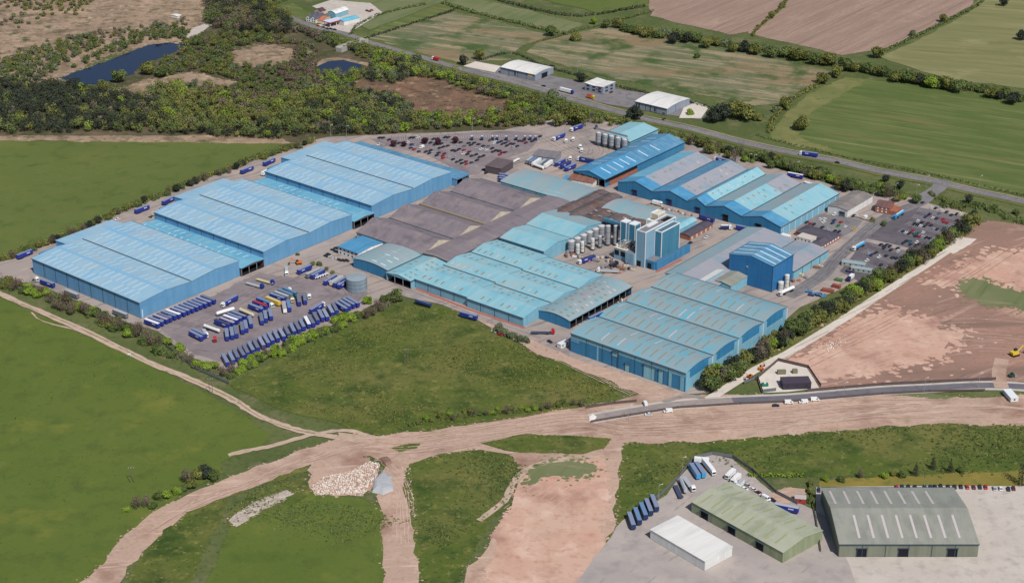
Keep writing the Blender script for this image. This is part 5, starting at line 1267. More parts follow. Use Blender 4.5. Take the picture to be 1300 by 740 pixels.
put(tB, (645,240), (775,295), 'box', 'yellow', 'yellowish', None, 'pale yellow topped trailer in the upper lorry park')
put(tB, (675,198), (845,258), 'box', 'blue', 'slate', None, 'blue trailer right of the pale yellow topped trailer')
put(tB, (730,180), (880,236), 'box', 'grey', 'silver', None, 'silver roofed grey trailer in the upper lorry park')
put(tB, (775,152), (930,212), 'box', 'grey', 'cyanroof', None, 'blue grey roofed grey trailer beside the white cab', None)
put(tB, (845,140), (965,190), 'box', 'teal', 'cyanroof', None, 'teal trailer topmost of the central parked block')
put(tB, (880,118), (905,140), 'tractor', 'white', 'white', None, 'white tractor unit behind the teal trailer')
put(tB, (935,215), (935,265), 'tractor', 'cream', 'white', None, 'cream tractor unit in the middle of the lorry park')
put(tB, (1130,170), (1130,235), 'tractor', 'white', 'white', None, 'white tractor unit standing alone right of the parked block')
put(tB, (865,450), (865,475), 'tractor', 'white', 'white', None, 'white tractor unit in front of the white and red doored trailer') if False else None
put(tB, (400,40), (560,85), 'flat', 'blue', 'silver', 'blue', 'silver flatbed with a blue cab at the warehouse corner')
put(tB, (510,-8), (680,40), 'flat', 'blue', 'yellowish', 'blue', 'pale flatbed with a blue cab under the loading canopy end')
rowD = [(120,540), (190,512), (245,482), (305,455), (362,425), (422,395), (482,370), (542,340), (600,312), (655,285), (712,258), (780,240), (845,208), (905,180), (962,155), (1020,125), (1078,98), (1130,85), (1182,50), (1240,22), (1300,12), (1355,-40), (1408,-60)]
for i, (x, y) in enumerate(rowD):
    r_ = 'white' if i == 16 else vary('slate')
    put(tD, (x, y), (x+58, y+102), 'box', 'blue', r_, None, '%s trailer from left in the long row by the bushes, %s' % (ordn(i+1), nice[r_]), 'trailers in the long row by the bushes')
put(tC, (200,592), (375,488), 'box', 'blue', 'slate', 'white', 'blue articulated lorry with white cab behind the long row by the bushes')
for i, (x, y) in enumerate([(520,488), (562,462), (606,440), (660,428)]):
    put(tC, (x, y), (x+130, y+78), 'box', 'blue', 'slate', None, '%s blue trailer from left below the round steel tank' % ordn(i+1), 'blue trailers below the round tank')
put(tC, (225,48), (75,118), 'box', 'blue', 'slate', None, 'blue trailer beside the orange digger at the top of the lorry park')
put(tC, (325,95), (175,165), 'box', 'grey', 'silver', None, 'grey silver roofed trailer right of the digger trailer')
put(tC, (385,100), (230,178), 'box', 'blue', 'slate', None, 'blue trailer by the row of white dollies')
for i, (x, y, sd, r_) in enumerate([(530,165,'blue','slate'), (600,172,'cream','silver'), (645,190,'blue','slate'), (690,208,'blue','slate')]):
    put(tC, (x, y), (x-150, y+85), 'box', sd, r_, None, '%s trailer from left in the group of four above the round tank' % ordn(i+1), 'group of four trailers above the round tank')
for i in range(5):
    x, y = tC(292+i*30, 215-i*11); r_ = tag(empty('dolly', P(x, y, .6), ROT+1.2), 'small white trailer dolly, %s from the left in the row of five' % ordn(i+1), 'dolly', 'row of five white dollies')
    m = MB(); m.box(-1.2, 1.2, -.9, .9, .3, .9); m.build('frame', M_white, r_); wheel(r_, 0, -1.0); wheel(r_, 0, 1.0)
put(tE, (582,205), (588,320), 'flat', 'white', 'silver', 'white', 'white cabbed flatbed lorry below the middle giant warehouse')
# round the perimeter
z5_, z6_, zf, zl = zc(0,160,3.894), zc(320,160,3.894), zc(0,330,3.894), zc(320,330,3.894)
put(z5_, (75,640), (165,605), 'box', 'blue', 'slate', None, 'blue trailer at the far left end of the perimeter road')
put(z5_, (660,415), (742,386), 'box', 'blue', 'slate', None, 'blue trailer on the perimeter road behind the middle warehouse')
put(z5_, (740,430), (760,420), 'tractor', 'cream', 'white', None, 'cream tractor unit on the perimeter road')
put(z5_, (795,375), (868,342), 'box', 'blue', 'slate', None, 'blue trailer behind the dock canopy of the middle warehouse')
put(z5_, (1178,222), (1262,192), 'box', 'blue', 'slate', None, 'blue trailer behind the left end of the farthest warehouse')
put(z6_, (50,182), (115,155), 'box', 'blue', 'slate', None, 'blue trailer at the dock canopy of the farthest warehouse')
put(z6_, (40,232), (105,198), 'box', 'white', 'white', None, 'white trailer at the corner of the farthest warehouse')
put(zf, (195,90), (272,118), 'box', 'blue', 'slate', None, 'blue trailer between hedge and long wall of the nearest giant warehouse')
put(zf, (318,143), (388,170), 'box', 'grey', 'silver', None, 'grey trailer half hidden by the hedge below the long wall')
put(zf, (556,240), (632,268), 'box', 'grey', 'silver', None, 'second grey trailer below the long wall near its right end')
put(zf, (165,75), (182,84), 'tractor', 'white', 'white', None, 'white tractor unit by the left corner of the nearest giant warehouse')
put(zl, (785,182), (908,222), 'tank', 'navy', 'cyanroof', None, 'dull blue tanker on the front road by the rough green field')
put(zl, (1028,252), (1115,276), 'box', 'blue', 'slate', None, 'bright blue trailer on the front road below the cyan shed')
zk = zc(640,330,3.894)
put(zk, (140,338), (225,338), 'flat', 'red', 'dark', 'red', 'red lorry with a long load beside the open sided loading shed')
put(zk, (478,256), (425,283), 'box', 'blue', 'slate', None, 'blue trailer between the loading shed and the four bay warehouse')
zs = zc(700,280,9.25)
put(zs, (500,398), (345,452), 'box', 'blue', 'dark', 'white', 'blue lorry with white cab in front of the white silos')
put(zs, (765,555), (600,550), 'flat', 'white', 'silver', 'white', 'grey flatbed lorry with white cab in the process yard')
put(zs, (700,500), (760,470), 'rigid', 'black', 'dark', 'black', 'black lorry parked at the plant room openings')
zn = zc(600,150,9.25)
put(zn, (1085,168), (960,220), 'box', 'blue', 'slate', 'white', 'blue articulated lorry with white cab at the left of the north yard')
put(zn, (1290,65), (1170,108), 'box', 'blue', 'slate', 'white', 'blue articulated lorry with white cab at the top of the north yard')
for i, (x, y) in enumerate([(1105,235), (1185,215), (1265,300), (1285,345), (1150,440)]):
    put(zn, (x, y-10), (x-4, y+12), 'tractor', 'white', 'white', None, '%s white tractor unit from the left in the open north yard' % ordn(i+1), 'tractor units in the open north yard')
for i, (x, y) in enumerate([(757,158), (752,162), (759,155)]):
    put(lambda a, b: (a, b), (x, y-1), (x, y+1), 'tractor', 'navy', 'white', None, '%s navy tractor unit from the left near the top of the north yard' % ordn(i+1), 'navy tractor units in the north yard') if i < 1 else None
for i, x in enumerate([-10, 110, 232, 285, 397, 510, 617, 678, 740]):
    r_ = put(zn, (x, 190), (x, 215), 'tractor', 'navy', 'white', None, '%s white topped navy tractor unit from the left along the car park edge' % ordn(i+1), 'tractor units along the car park edge')
    for ch in r_.children:
        if ch.name.startswith('wind_deflector'): ch.data = ch.data.copy(); ch.data.materials[0] = M_white
    # a tall white roof cap shows on every one of them
for i, (a, b, sd, r_) in enumerate([((715,440),(640,492),'grey','silver'), ((745,455),(680,500),'grey','cyanroof'), ((790,470),(715,520),'white','white'), ((850,485),(790,530),'grey','silver'), ((930,490),(850,545),'white','white')]):
    put(zn, a, b, 'box', sd, r_, None, '%s trailer from left in the row before the flat grey canopy' % ordn(i+1), 'row of trailers before the flat grey canopy')
put(zn, (700,515), (825,560), 'tank', 'white', 'white', None, 'white tank trailer across the front of the row by the grey canopy')
for i, (a, b) in enumerate([((1085,470),(970,528)), ((1150,495),(1030,552)), ((1215,525),(1085,585))]):
    put(zn, a, b, 'box', 'blue', 'slate' if i != 1 else 'dark', None, '%s blue trailer from left in the three beside the long blue shed' % ordn(i+1), 'three blue trailers beside the long blue shed')
put(zc(640,180,9.25), (1035,205), (905,178), 'box', 'blue', 'dark', 'white', 'blue articulated lorry with white cab against the long blue shed')
put(zc(640,180,9.25), (175,160), (75,212), 'flat', 'white', 'white', None, 'white flatbed trailer near the brown box store')
for i in range(3):
    put(zc(640,180,9.25), (90, 395+i*28), (-40, 370+i*26), 'box', 'blue', 'slate', None, '%s from the top of the blue trailers by the teal and lilac hall' % ordn(i+1), 'blue trailers by the teal and lilac hall')
zr = zc(880,120,5.909)
put(zr, (270,490), (185,470), 'box', 'blue', 'slate', 'white', 'blue lorry with white cab behind the first gable ridge')
put(zr, (705,580), (830,604), 'box', 'blue', 'white', None, 'blue trailer with a white roof behind the fourth gable')
put(zr, (845,632), (930,655), 'flat', 'white', 'white', None, 'low white flatbed behind the fifth gable')
put(zr, (935,440), (820,425), 'box', 'blue', 'slate', 'white', 'blue articulated lorry with white cab driving on the main road')
z7_ = zc(780,180,6.727)
put(z7_, (725,618), (855,655), 'box', 'blue', 'dark', None, 'blue trailer parked across the front of the third gable')
put(z7_, (345,498), (385,508), 'rigid', 'white', 'white', 'white', 'small white lorry in front of the second gable')
put(zc(920,190,6.725), (98,640), (240,668), 'box', 'blue', 'slate', None, 'bright blue trailer in front of the fourth gable')
put(zc(920,190,6.725), (-10,640), (35,640), 'rigid', 'navy', 'white', 'white', 'small navy and white lorry in front of the fourth gable')
put(zc(1100,240,9.25), (455,225), (325,305), 'tank', 'cyan', 'white', 'cyan', 'light blue tanker with white top on the gate road')
put(zc(1010,240,9.25), (810,600), (690,665), 'tank', 'cyan', 'white', 'white', 'light blue tanker with white top beside the overflow car park')
put(zc(830,280,5.909), (1060,478), (945,530), 'tank', 'white', 'white', 'white', 'white tanker lorry at the right foot of the tall blue block')
put(zc(600,60,9.286), (1030,470), (1170,505), 'box', 'white', 'white', 'blue', 'white trailer with a blue cab on the main road by the northern units')
put(zc(730,80,7.647), (110,295), (190,318), 'rigid', 'orange', 'red', 'yellow', 'orange lorry with a yellow cab on the main road')
put(lambda a, b: (a, b), (556,73), (549,71.5), 'rigid', 'red', 'red', 'white', 'red lorry with a white cab on the main road left of the units')
zd = zc(840,570,9.25)
put(zd, (160,375), (232,520), 'flat', 'grey', 'dark', None, 'empty dark flatbed trailer leftmost in the depot row')
put(zd, (225,320), (285,455), 'tank', 'silver', 'silver', None, 'silver tank trailer second from the left in the depot row')
put(zd, (270,290), (345,390), 'flat', 'silver', 'silver', 'white', 'flatbed lorry with a white cab in the depot row')
put(zd, (345,155), (440,300), 'box', 'cyan', 'slate', None, 'left bright cyan ended trailer in the depot')
put(zd, (405,135), (500,285), 'box', 'cyan', 'slate', None, 'right bright cyan ended trailer in the depot')
put(zd, (500,110), (580,205), 'box', 'white', 'white', 'white', 'white articulated lorry right of the cyan ended trailers')
put(zd, (420,85), (520,95), 'rigid', 'white', 'white', 'white', 'white lorry in the top corner of the depot')
put(zd, (860,205), (755,300), 'rigid', 'white', 'white', 'white', 'tall white lorry by the depot fence')
put(zd, (950,345), (880,420), 'rigid', 'white', 'silver', 'white', 'white box lorry with grey roof by the depot fence')
put(zd, (920,270), (840,340), 'rigid', 'white', 'white', 'white', 'white lorry between two others by the depot fence')
put(zc(930,570,9.25), (480,625), (790,690), 'box', 'blue', 'silver', None, 'bright blue trailer with a pale roof at the depot corner')
ze = zc(600,520,5.0)
for i, (x, y) in enumerate([(995,650), (1030,622), (1070,588), (1105,562), (1142,538)]):
    put(ze, (x, y), (x+28, y+72), 'box', 'navy', 'slate' if i not in (1, 2) else 'cyanroof', None, '%s from the left in the stepped row at the depot gate' % ordn(i+1), 'stepped row of trailers at the depot gate')
# containers, skips and clutter in the corner by the tree belt
zq = zc(1000,290,8.22)
def skip(label, x, y, col, l=6, w_=2.4, h=1.6, ang=0.2, nm='skip'):
    px, py = zq(x, y); r_ = tag(empty(nm, P(px, py, h/2) - Vector((0,0,h/2)), ROT+ang), label, 'skip' if nm == 'skip' else 'container')
    r_.location.z = z4+.1
    m = MB(); c = paint(col) if col in PAINT else plain(col, (176,90,70), .8)
    if nm == 'skip':
        m.quad((-l/2,-w_/2,0), (l/2,-w_/2,0), (l/2+.4,-w_/2-.2,h), (-l/2-.4,-w_/2-.2,h)); m.quad((-l/2,w_/2,0), (l/2,w_/2,0), (l/2+.4,w_/2+.2,h), (-l/2-.4,w_/2+.2,h))
        m.quad((-l/2,-w_/2,0), (-l/2,w_/2,0), (-l/2-.4,w_/2+.2,h), (-l/2-.4,-w_/2-.2,h)); m.quad((l/2,-w_/2,0), (l/2,w_/2,0), (l/2+.4,w_/2+.2,h), (l/2+.4,-w_/2-.2,h))
        m.quad((-l/2,-w_/2,.1), (l/2,-w_/2,.1), (l/2,w_/2,.1), (-l/2,w_/2,.1)); m.build('hull', c, r_)
        m = MB(); m.box(-l/2, l/2, -w_/2, w_/2, .12, h*.6); m.build('load', plain('rubble_load', (130,116,104), .9), r_)
    else:
        m.box(-l/2, l/2, -w_/2, w_/2, 0, h); m.build('body', c, r_)
        m = MB()
        for i in range(int(l/1.2)): m.box(-l/2+.3+i*1.2, -l/2+.5+i*1.2, -w_/2-.05, w_/2+.05, .1, h+.04)
        m.build('ribs', M_trim, r_)
    return r_
for i, (x, y) in enumerate([(225,660), (250,690), (285,680), (325,690), (365,700)]):
    skip('blue skip, %s from the left in the stack by the tree belt' % ordn(i+1), x, y, 'navy' if i % 2 else 'cyan', 3.6, 2, 1.6, i*.3)
skip('rusty skip behind the blue skips', 420, 645, 'rust_paint', 8, 2.4, 2.0)
skip('rust red container beside the green load', 510, 600, 'rust_paint', 6, 2.4, 2.5, 0, 'shipping_container')
skip('green topped skip near the rust red container', 535, 535, 'green', 5)
cabin('long grey hut with a striped green roof nearest the inner road', 1084, 335, 17, 6, 3.0, plain('grey_boards', (168,172,164)), RG['x'], R(-22), 'portable_cabin', 4, .5)
cabin('second long hut with a striped green roof, nearer the tree belt', 1094, 342.5, 15, 5, 3.0, plain('grey_boards', (168,172,164)), RG['x'], R(-22), 'portable_cabin', 4, .5)
skip('blue skip beside the white lorry by the striped roof huts', 655, 445, 'navy', 5)
put(zq, (690,455), (630,510), 'rigid', 'white', 'white', 'navy', 'white lorry tucked into the corner by the green containers')
skip('cream container under the trees at the car park corner', 980, 465, 'cream', 12, 2.6, 2.6, -.25, 'shipping_container')
# machines
def digger(label, px, py, ang, s=1.0):
    r_ = tag(empty('excavator', P(px, py, .5), ang), label, 'excavator'); r_.location.z = z4+.1; r_.scale = (s, s, s)
    y_ = paint('orange') if s < 1.1 else paint('yellow')
    for sy in (-1.3, 1.3):
        m = MB(); m.box(-2, 2, sy-.3, sy+.3, 0, .9); m.build('track', TYRE, r_)
    m = MB(); m.box(-2.2, 1.6, -1.4, 1.4, .92, 2.2); m.build('body', y_, r_)
    m = MB(); m.box(.2, 1.8, .2, 1.4, 2.22, 3.3); m.build('cab', M_glass, r_)
    m = MB(); m.tube((1.4,-.3,2), (4.6,-.3,4.8), .3, 6); m.build('boom', y_, r_)
    m = MB(); m.tube((4.6,-.3,4.8), (6.6,-.3,1.8), .22, 6); m.build('stick', y_, r_)
    m = MB(); m.box(6.0, 7.1, -.9, .3, .6, 1.7); m.build('bucket', M_trim, r_)
digger('orange excavator at the top of the lorry park', 379, 334, R(200), 1.1*.98)
digger('yellow excavator with its boom out on the graded earth', 1288, 450, R(25), 1.3)
digger('yellow mini excavator on the white stone road', 966, 468, R(60), .8)
digger('second mini excavator lower down the white stone road', 952, 478, R(230), .8)
def telehandler():
    r_ = tag(empty('road_roller', P(1285,478), R(10)), 'dark green machine at the earth side road', 'machine')
    m = MB(); m.box(-2.2, 1.4, -1.1, 1.1, .6, 1.8); m.build('body', plain('dark_green_paint', (40,90,66), .4), r_)
    m = MB(); m.box(-1, .4, -.9, .9, 1.82, 2.8); m.build('cab', M_glass, r_)
    m = MB(); m.cyl((2.0,-1.1,.8), .8, 2.2, 'y', 14); m.build('drum', M_metal, r_)
    for s in (-1, 1): wheel(r_, -1.4, s, .7)
telehandler()
cabin('long white site cabin at the right end of the new estate road', 1283, 502, 5, 12, 2.8, WWH, M_trimw, R(8), win=1)
cabin('white site cabin at the left corner of the four bay warehouse', 715, 437, 8, 3.5, 3.2, WWH, M_trimw, AV-R(8), win=2)
cabin('red and grey shed behind the depot beside the red earth plot', 1016, 633, 6, 5, 3, plain('red_boards', (176,60,60)), plain('grey_felt', (176,170,164)), R(-10), win=1, rise=1.2)
# pallets and goods along the loading shed
rr = random.Random(11)
gm = [plain('goods_cream', (214,196,170)), plain('goods_brown', (140,112,90)), plain('goods_pink', (196,140,126)), M_white, plain('goods_grey', (150,148,146))]
for i in range(46):
    v_ = 46 + i*1.5 + rr.uniform(-.4,.4); u_ = 16 + rr.uniform(0, 5)
    r_ = tag(empty('pallet_stack', S(u_, v_, z4+.1), ROT+rr.uniform(-.2,.2)), 'goods pallet, %s from the near end along the open side of the loading shed' % ordn(i+1), 'pallet', 'goods pallets beside the loading shed')
    m = MB(); m.box(-.6, .6, -.5, .5, 0, .15); m.build('pallet', gm[1], r_)
    m = MB(); m.box(-.55, .55, -.48, .48, .16, .16+rr.uniform(.8, 2.2)); m.build('load', gm[i % 5], r_)
for i in range(12):
    v_ = 270 - rr.uniform(2, 5); u_ = -62 + i*2.6
    r_ = tag(empty('pallet_stack', S(u_, v_, z4+.1), ROT), 'goods pallet, %s from the left along the foot of the five gables' % ordn(i+1), 'pallet', 'goods pallets before the five gables')
    m = MB(); m.box(-.6, .6, -.5, .5, 0, .15); m.build('pallet', gm[1], r_)
    m = MB(); m.box(-.55, .55, -.48, .48, .16, .16+rr.uniform(.8, 1.8)); m.build('load', gm[i % 5], r_)

rr = random.Random(77)
def clutter(u0, u1, v0, v1, n, where, grp):
    for i in range(n):
        u_, v_ = u0+(u1-u0)*(i+.5)/n, rr.uniform(v0, v1)
        r_ = tag(empty('plant_unit', S(u_, v_, z4+.1), ROT+rr.uniform(-.3,.3)), 'small plant unit, %s from left %s' % (ordn(i+1), where), 'plant unit', grp)
        c = gm[i % 5] if rr.random() < .6 else [M_metal, M_trim, WBR, plain('paint_navy', PAINT['navy'])][i % 4]
        x, y, h = rr.uniform(.7, 2.0), rr.uniform(.6, 1.4), rr.uniform(.8, 2.6)
        m = MB(); m.box(-x, x, -y, y, .2, h); m.build('casing', c, r_)
        m = MB(); m.box(-x*.9, x*.9, -y*.9, y*.9, 0, .19); m.build('skid', M_trim, r_)
        m = MB(); m.cyl((x*.3, 0, h+.01), min(.4, y*.6), rr.uniform(.2, .7), 'z', 8); m.build('vent', M_metal, r_)
clutter(-48, -8, 141, 158, 26, 'before the plant room', 'plant units before the plant room')
clutter(-66, -44, 140, 147, 8, 'before the white silos', 'plant units before the white silos')
clutter(92, 97, 200, 246, 10, 'along the pale teal wall', 'units along the pale teal wall')
clutter(-40, -16, 176, 198, 12, 'behind the plant room', 'plant units behind the plant room')
# ================================================================ VEGETATION
NPR = np.random.default_rng(12)
LM = {
 'bright': leafmat('leaf_bright', (78,98,34), (108,130,48), (132,150,66)),
 'mid':    leafmat('leaf_mid', (60,72,40), (82,95,55), (104,116,70)),
 'olive':  leafmat('leaf_olive', (74,78,40), (98,102,54), (120,122,70)),
 'dark':   leafmat('leaf_dark', (40,46,40), (54,60,50), (70,76,62)),
 'grey':   leafmat('leaf_grey', (72,80,60), (94,102,76), (112,120,92)),
 'bare':   leafmat('twig_bare', (78,68,58), (100,90,76), (120,110,94)),
 'copper': leafmat('leaf_copper', (44,26,36), (66,38,48), (84,52,60)),
 'blossom':leafmat('leaf_blossom', (110,112,90), (160,160,140), (210,206,196)),
}
BARK = plain('bark', (92,80,70), .95)
def cloud(c, r, n, size, tint, rng, up=.15):
    """n leaf quads spread through and over an ellipsoid"""
    d = rng.normal(size=(n,3)); d[:,2] += up; d /= np.linalg.norm(d, axis=1)[:,None]
    rad = .55 + .5*rng.random(n)**.5
    p = np.array(c)[None] + d*np.array(r)[None]*rad[:,None]
    nrm = d + rng.normal(scale=.55, size=(n,3)); nrm[:,2] += .25; nrm /= np.linalg.norm(nrm, axis=1)[:,None]
    a = np.cross(nrm, rng.normal(size=(n,3))); a /= np.linalg.norm(a, axis=1)[:,None]; b = np.cross(nrm, a)
    s = (size*(.6+.8*rng.random(n)))[:,None]*.5
    q = np.stack([p-a*s-b*s*.8, p+a*s-b*s*.5, p+a*s*.8+b*s, p-a*s*.6+b*s*.9], axis=1)
    t = tint + rng.normal(scale=.06, size=n)
    return q, np.clip(t, 0, 1)
def leaves_mesh(name, quads, tints, mats, mi=None, extra=None):
    Q = np.concatenate(quads); T = np.concatenate(tints); n = len(Q)
    verts = Q.reshape(-1, 3).astype(np.float32)
    me = bpy.data.meshes.new(name)
    me.vertices.add(n*4); me.vertices.foreach_set('co', verts.ravel())
    me.loops.add(n*4); me.loops.foreach_set('vertex_index', np.arange(n*4, dtype=np.int32))
    me.polygons.add(n); me.polygons.foreach_set('loop_start', np.arange(0, n*4, 4, dtype=np.int32))
    for m_ in mats: me.materials.append(m_)
    if mi is not None: me.polygons.foreach_set('material_index', np.concatenate(mi).astype(np.int32))
    me.update(calc_edges=True)
    at = me.attributes.new('tint', 'FLOAT', 'POINT'); at.data.foreach_set('value', np.repeat(T, 4).astype(np.float32))
    return me
def crown_quads(kind, r, h, rng, dens=1.0, base=.35):
    """crown of radius r and total tree height h"""
    qs, ts = [], []
    if kind == 'conifer':
        for i in range(7):
            t = i/6; zc_ = h*(.12 + .82*t); rr_ = r*(1.02-t)
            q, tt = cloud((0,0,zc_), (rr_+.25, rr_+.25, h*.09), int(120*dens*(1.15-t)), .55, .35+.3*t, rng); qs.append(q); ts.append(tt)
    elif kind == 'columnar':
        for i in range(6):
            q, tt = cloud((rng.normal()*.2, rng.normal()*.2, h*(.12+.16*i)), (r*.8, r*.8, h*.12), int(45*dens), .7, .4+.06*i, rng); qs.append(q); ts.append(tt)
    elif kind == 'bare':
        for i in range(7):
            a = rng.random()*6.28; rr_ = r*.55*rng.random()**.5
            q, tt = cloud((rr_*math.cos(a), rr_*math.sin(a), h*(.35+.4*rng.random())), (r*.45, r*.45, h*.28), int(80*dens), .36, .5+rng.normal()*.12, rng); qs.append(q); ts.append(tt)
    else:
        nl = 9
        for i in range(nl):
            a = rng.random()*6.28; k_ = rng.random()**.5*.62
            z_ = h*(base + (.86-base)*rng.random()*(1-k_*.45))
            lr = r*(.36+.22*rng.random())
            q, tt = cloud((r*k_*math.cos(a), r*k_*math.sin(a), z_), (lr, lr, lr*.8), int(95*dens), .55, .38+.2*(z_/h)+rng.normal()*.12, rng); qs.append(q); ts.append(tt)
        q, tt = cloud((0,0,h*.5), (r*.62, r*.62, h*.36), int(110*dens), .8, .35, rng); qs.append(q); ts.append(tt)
    return qs, ts
TREES = {}
def tree_proto(form, mat, var):
    key = (form, mat, var)
    if key not in TREES:
        rng = np.random.default_rng(abs(hash((len(form), len(mat)*3+ord(mat[0]), var))) % 9999)
        r_, h_ = {'round': (1.0, 1.9), 'bush': (1.0, 1.25), 'conifer': (1.0, 4.2), 'columnar': (1.0, 4.6), 'bare': (1.0, 2.4)}[form]
        S_ = 4.0
        qs, ts = crown_quads({'round':'round','bush':'round','conifer':'conifer','columnar':'columnar','bare':'bare'}[form], S_*r_, S_*h_, rng, 1.5, .12 if form == 'bush' else .32)
        me = leaves_mesh('crown', qs, ts, [LM[mat]])
        m = MB(); hh = S_*h_
        m.tube((0,0,-.2), (.1,0,hh*.55), .28, 7, 0, .16)
        for i in range(4):
            a = i*1.6+var; m.tube((.08,0,hh*(.28+.06*i)), (S_*.5*math.cos(a), S_*.5*math.sin(a), hh*(.55+.05*i)), .12, 5, 0, .05)
        tm = bpy.data.meshes.new('trunk'); tm.from_pydata(m.v, [], m.f); tm.materials.append(BARK)
        TREES[key] = (me, tm)
    return TREES[key]
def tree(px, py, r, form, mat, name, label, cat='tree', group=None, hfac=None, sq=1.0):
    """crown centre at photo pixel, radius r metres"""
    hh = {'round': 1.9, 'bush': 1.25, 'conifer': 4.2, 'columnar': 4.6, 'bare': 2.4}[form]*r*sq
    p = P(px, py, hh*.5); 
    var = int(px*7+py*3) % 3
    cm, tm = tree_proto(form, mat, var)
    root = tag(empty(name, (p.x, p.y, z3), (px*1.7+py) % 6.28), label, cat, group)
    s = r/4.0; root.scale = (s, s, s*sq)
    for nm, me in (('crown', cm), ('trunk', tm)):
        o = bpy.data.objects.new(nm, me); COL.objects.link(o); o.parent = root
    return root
ADJ = {'bright': 'bright green', 'mid': 'mid green', 'olive': 'olive', 'dark': 'dark green', 'grey': 'grey green', 'bare': 'brown bare', 'copper': 'copper', 'blossom': 'blossoming'}
BELT = []
def belt(items, where, group):
    """items (px,py,r,form,mat); labels count from the left among the same colour"""
    cnt = defaultdict(int); tot = defaultdict(int)
    items = sorted(items)
    for it in items: tot[(it[4], it[3])] += 1
    for (x, y, r, form, mat) in items:
        cnt[(mat, form)] += 1; i = cnt[(mat, form)]
        kind = {'round': 'tree', 'bush': 'bush', 'conifer': 'conifer', 'columnar': 'poplar', 'bare': 'twiggy tree'}[form]
        ad = ADJ[mat] if form != 'bare' else 'brown bare'
        lab = '%s %s %s' % (ad, kind, where) if tot[(mat, form)] == 1 else '%s %s, %s of its colour from left, %s' % (ad, kind, ordn(i), where)
        tree(x, y, r, form, mat, {'round': 'tree', 'bush': 'bush', 'conifer': 'conifer_tree', 'columnar': 'slim_tree', 'bare': 'bare_tree'}[form], lab, 'bush' if form == 'bush' else 'tree', group)
def along(px, n, spread, rr, forms, rmin, rmax):
    pts = [Vector((x, y, 0)) for x, y in px]; seg = [(b-a).length for a, b in zip(pts, pts[1:])]; T = sum(seg); out = []
    for i in range(n):
        t = (i+.5+rr.uniform(-.35,.35))/n*T; k_ = 0
        while k_ < len(seg)-1 and t > seg[k_]: t -= seg[k_]; k_ += 1
        p = pts[k_].lerp(pts[k_+1], min(1, t/seg[k_]))
        f, m_ = rr.choices([x[0] for x in forms], [x[1] for x in forms])[0]
        out.append((p.x+rr.uniform(-1,1), p.y+rr.uniform(-spread,spread), rr.uniform(rmin,rmax), f, m_))
    return out
rr = random.Random(21)
# east tree belt beside the white stone road
F_E = [(('round','mid'),5), (('round','olive'),3), (('round','dark'),3.4), (('bare','bare'),1.5), (('round','bright'),1)]
belt(along([(893,486),(930,466),(975,440),(1020,410),(1070,380),(1110,358)], 56, 7, rr, F_E, 4.6, 6.6) + along([(1110,356),(1150,335),(1185,312),(1215,290),(1240,276)], 34, 6, rr, F_E, 4.1, 6.0),
     'belt beside the stone road', 'trees in the belt beside the white stone road')
# front left hedge belt between warehouse and track
F_L = [(('bare','bare'),4), (('bush','bright'),2.5), (('bush','mid'),2), (('bush','olive'),2), (('round','mid'),1)]
belt(along([(0,354),(40,366),(80,382),(120,396),(170,420),(205,440)], 54, 7, rr, F_L, 3.2, 4.9), 'hedge below nearest giant warehouse', 'trees in the hedge below the nearest warehouse')
belt([(212,432,4.4,'bush','bright'), (228,440,4.1,'bush','bright'), (200,432,3.9,'bare','bare'), (240,452,3.7,'bare','bare'), (218,448,3.9,'bush','mid'), (250,460,4.4,'bush','bright'), (262,463,4.6,'bush','bright'), (272,462,3.9,'bush','bright'), (282,470,3.7,'bare','bare'), (296,466,3.7,'bare','bare'),
      (308,460,4.4,'bush','bright'), (318,456,4.6,'bush','bright'), (329,450,3.9,'bush','bright'), (338,446,3.7,'bare','bare'), (350,441,4.4,'bush','bright'), (358,447,3.7,'bush','bright'), (366,436,4.4,'bush','mid'), (374,430,4.8,'bush','bright'), (386,426,5.1,'bush','bright'), (397,422,4.9,'bush','bright'), (408,418,3.7,'bush','olive'),
      (425,404,4.4,'bush','bright'), (434,401,5.4,'bush','bright'), (445,401,5.2,'bush','bright'), (453,398,4.1,'bush','mid'), (464,397,3.9,'bare','bare'), (474,392,3.9,'bare','bare'), (484,388,3.7,'bare','bare'), (467,380,4.6,'bush','bright'), (488,378,3.9,'bush','mid'), (494,376,3.9,'bush','mid'), (503,374,5.1,'round','mid'), (478,384,3.7,'bare','bare')],
     'between lorry park and field', 'bushes below the lorry park')
belt(along([(292,474),(330,456),(372,438),(410,420),(440,408)], 22, 3, rr, [(('bush','bright'),3), (('bush','mid'),2)], 3.0, 4.2), 'lower side of the lorry park bushes', 'lower bushes beside the lorry park')
# hedge behind the three warehouses
F_H = [(('bush','olive'),3), (('bush','mid'),3), (('round','dark'),1.2), (('bare','bare'),1.2)]
belt(along([(2,326),(40,314),(80,298),(130,276),(180,254),(230,236),(280,216),(330,198),(375,184),(395,180)], 74, 2.5, rr, F_H, 2.7, 4.0), 'hedge behind the giant warehouses', 'trees in the hedge behind the warehouses')
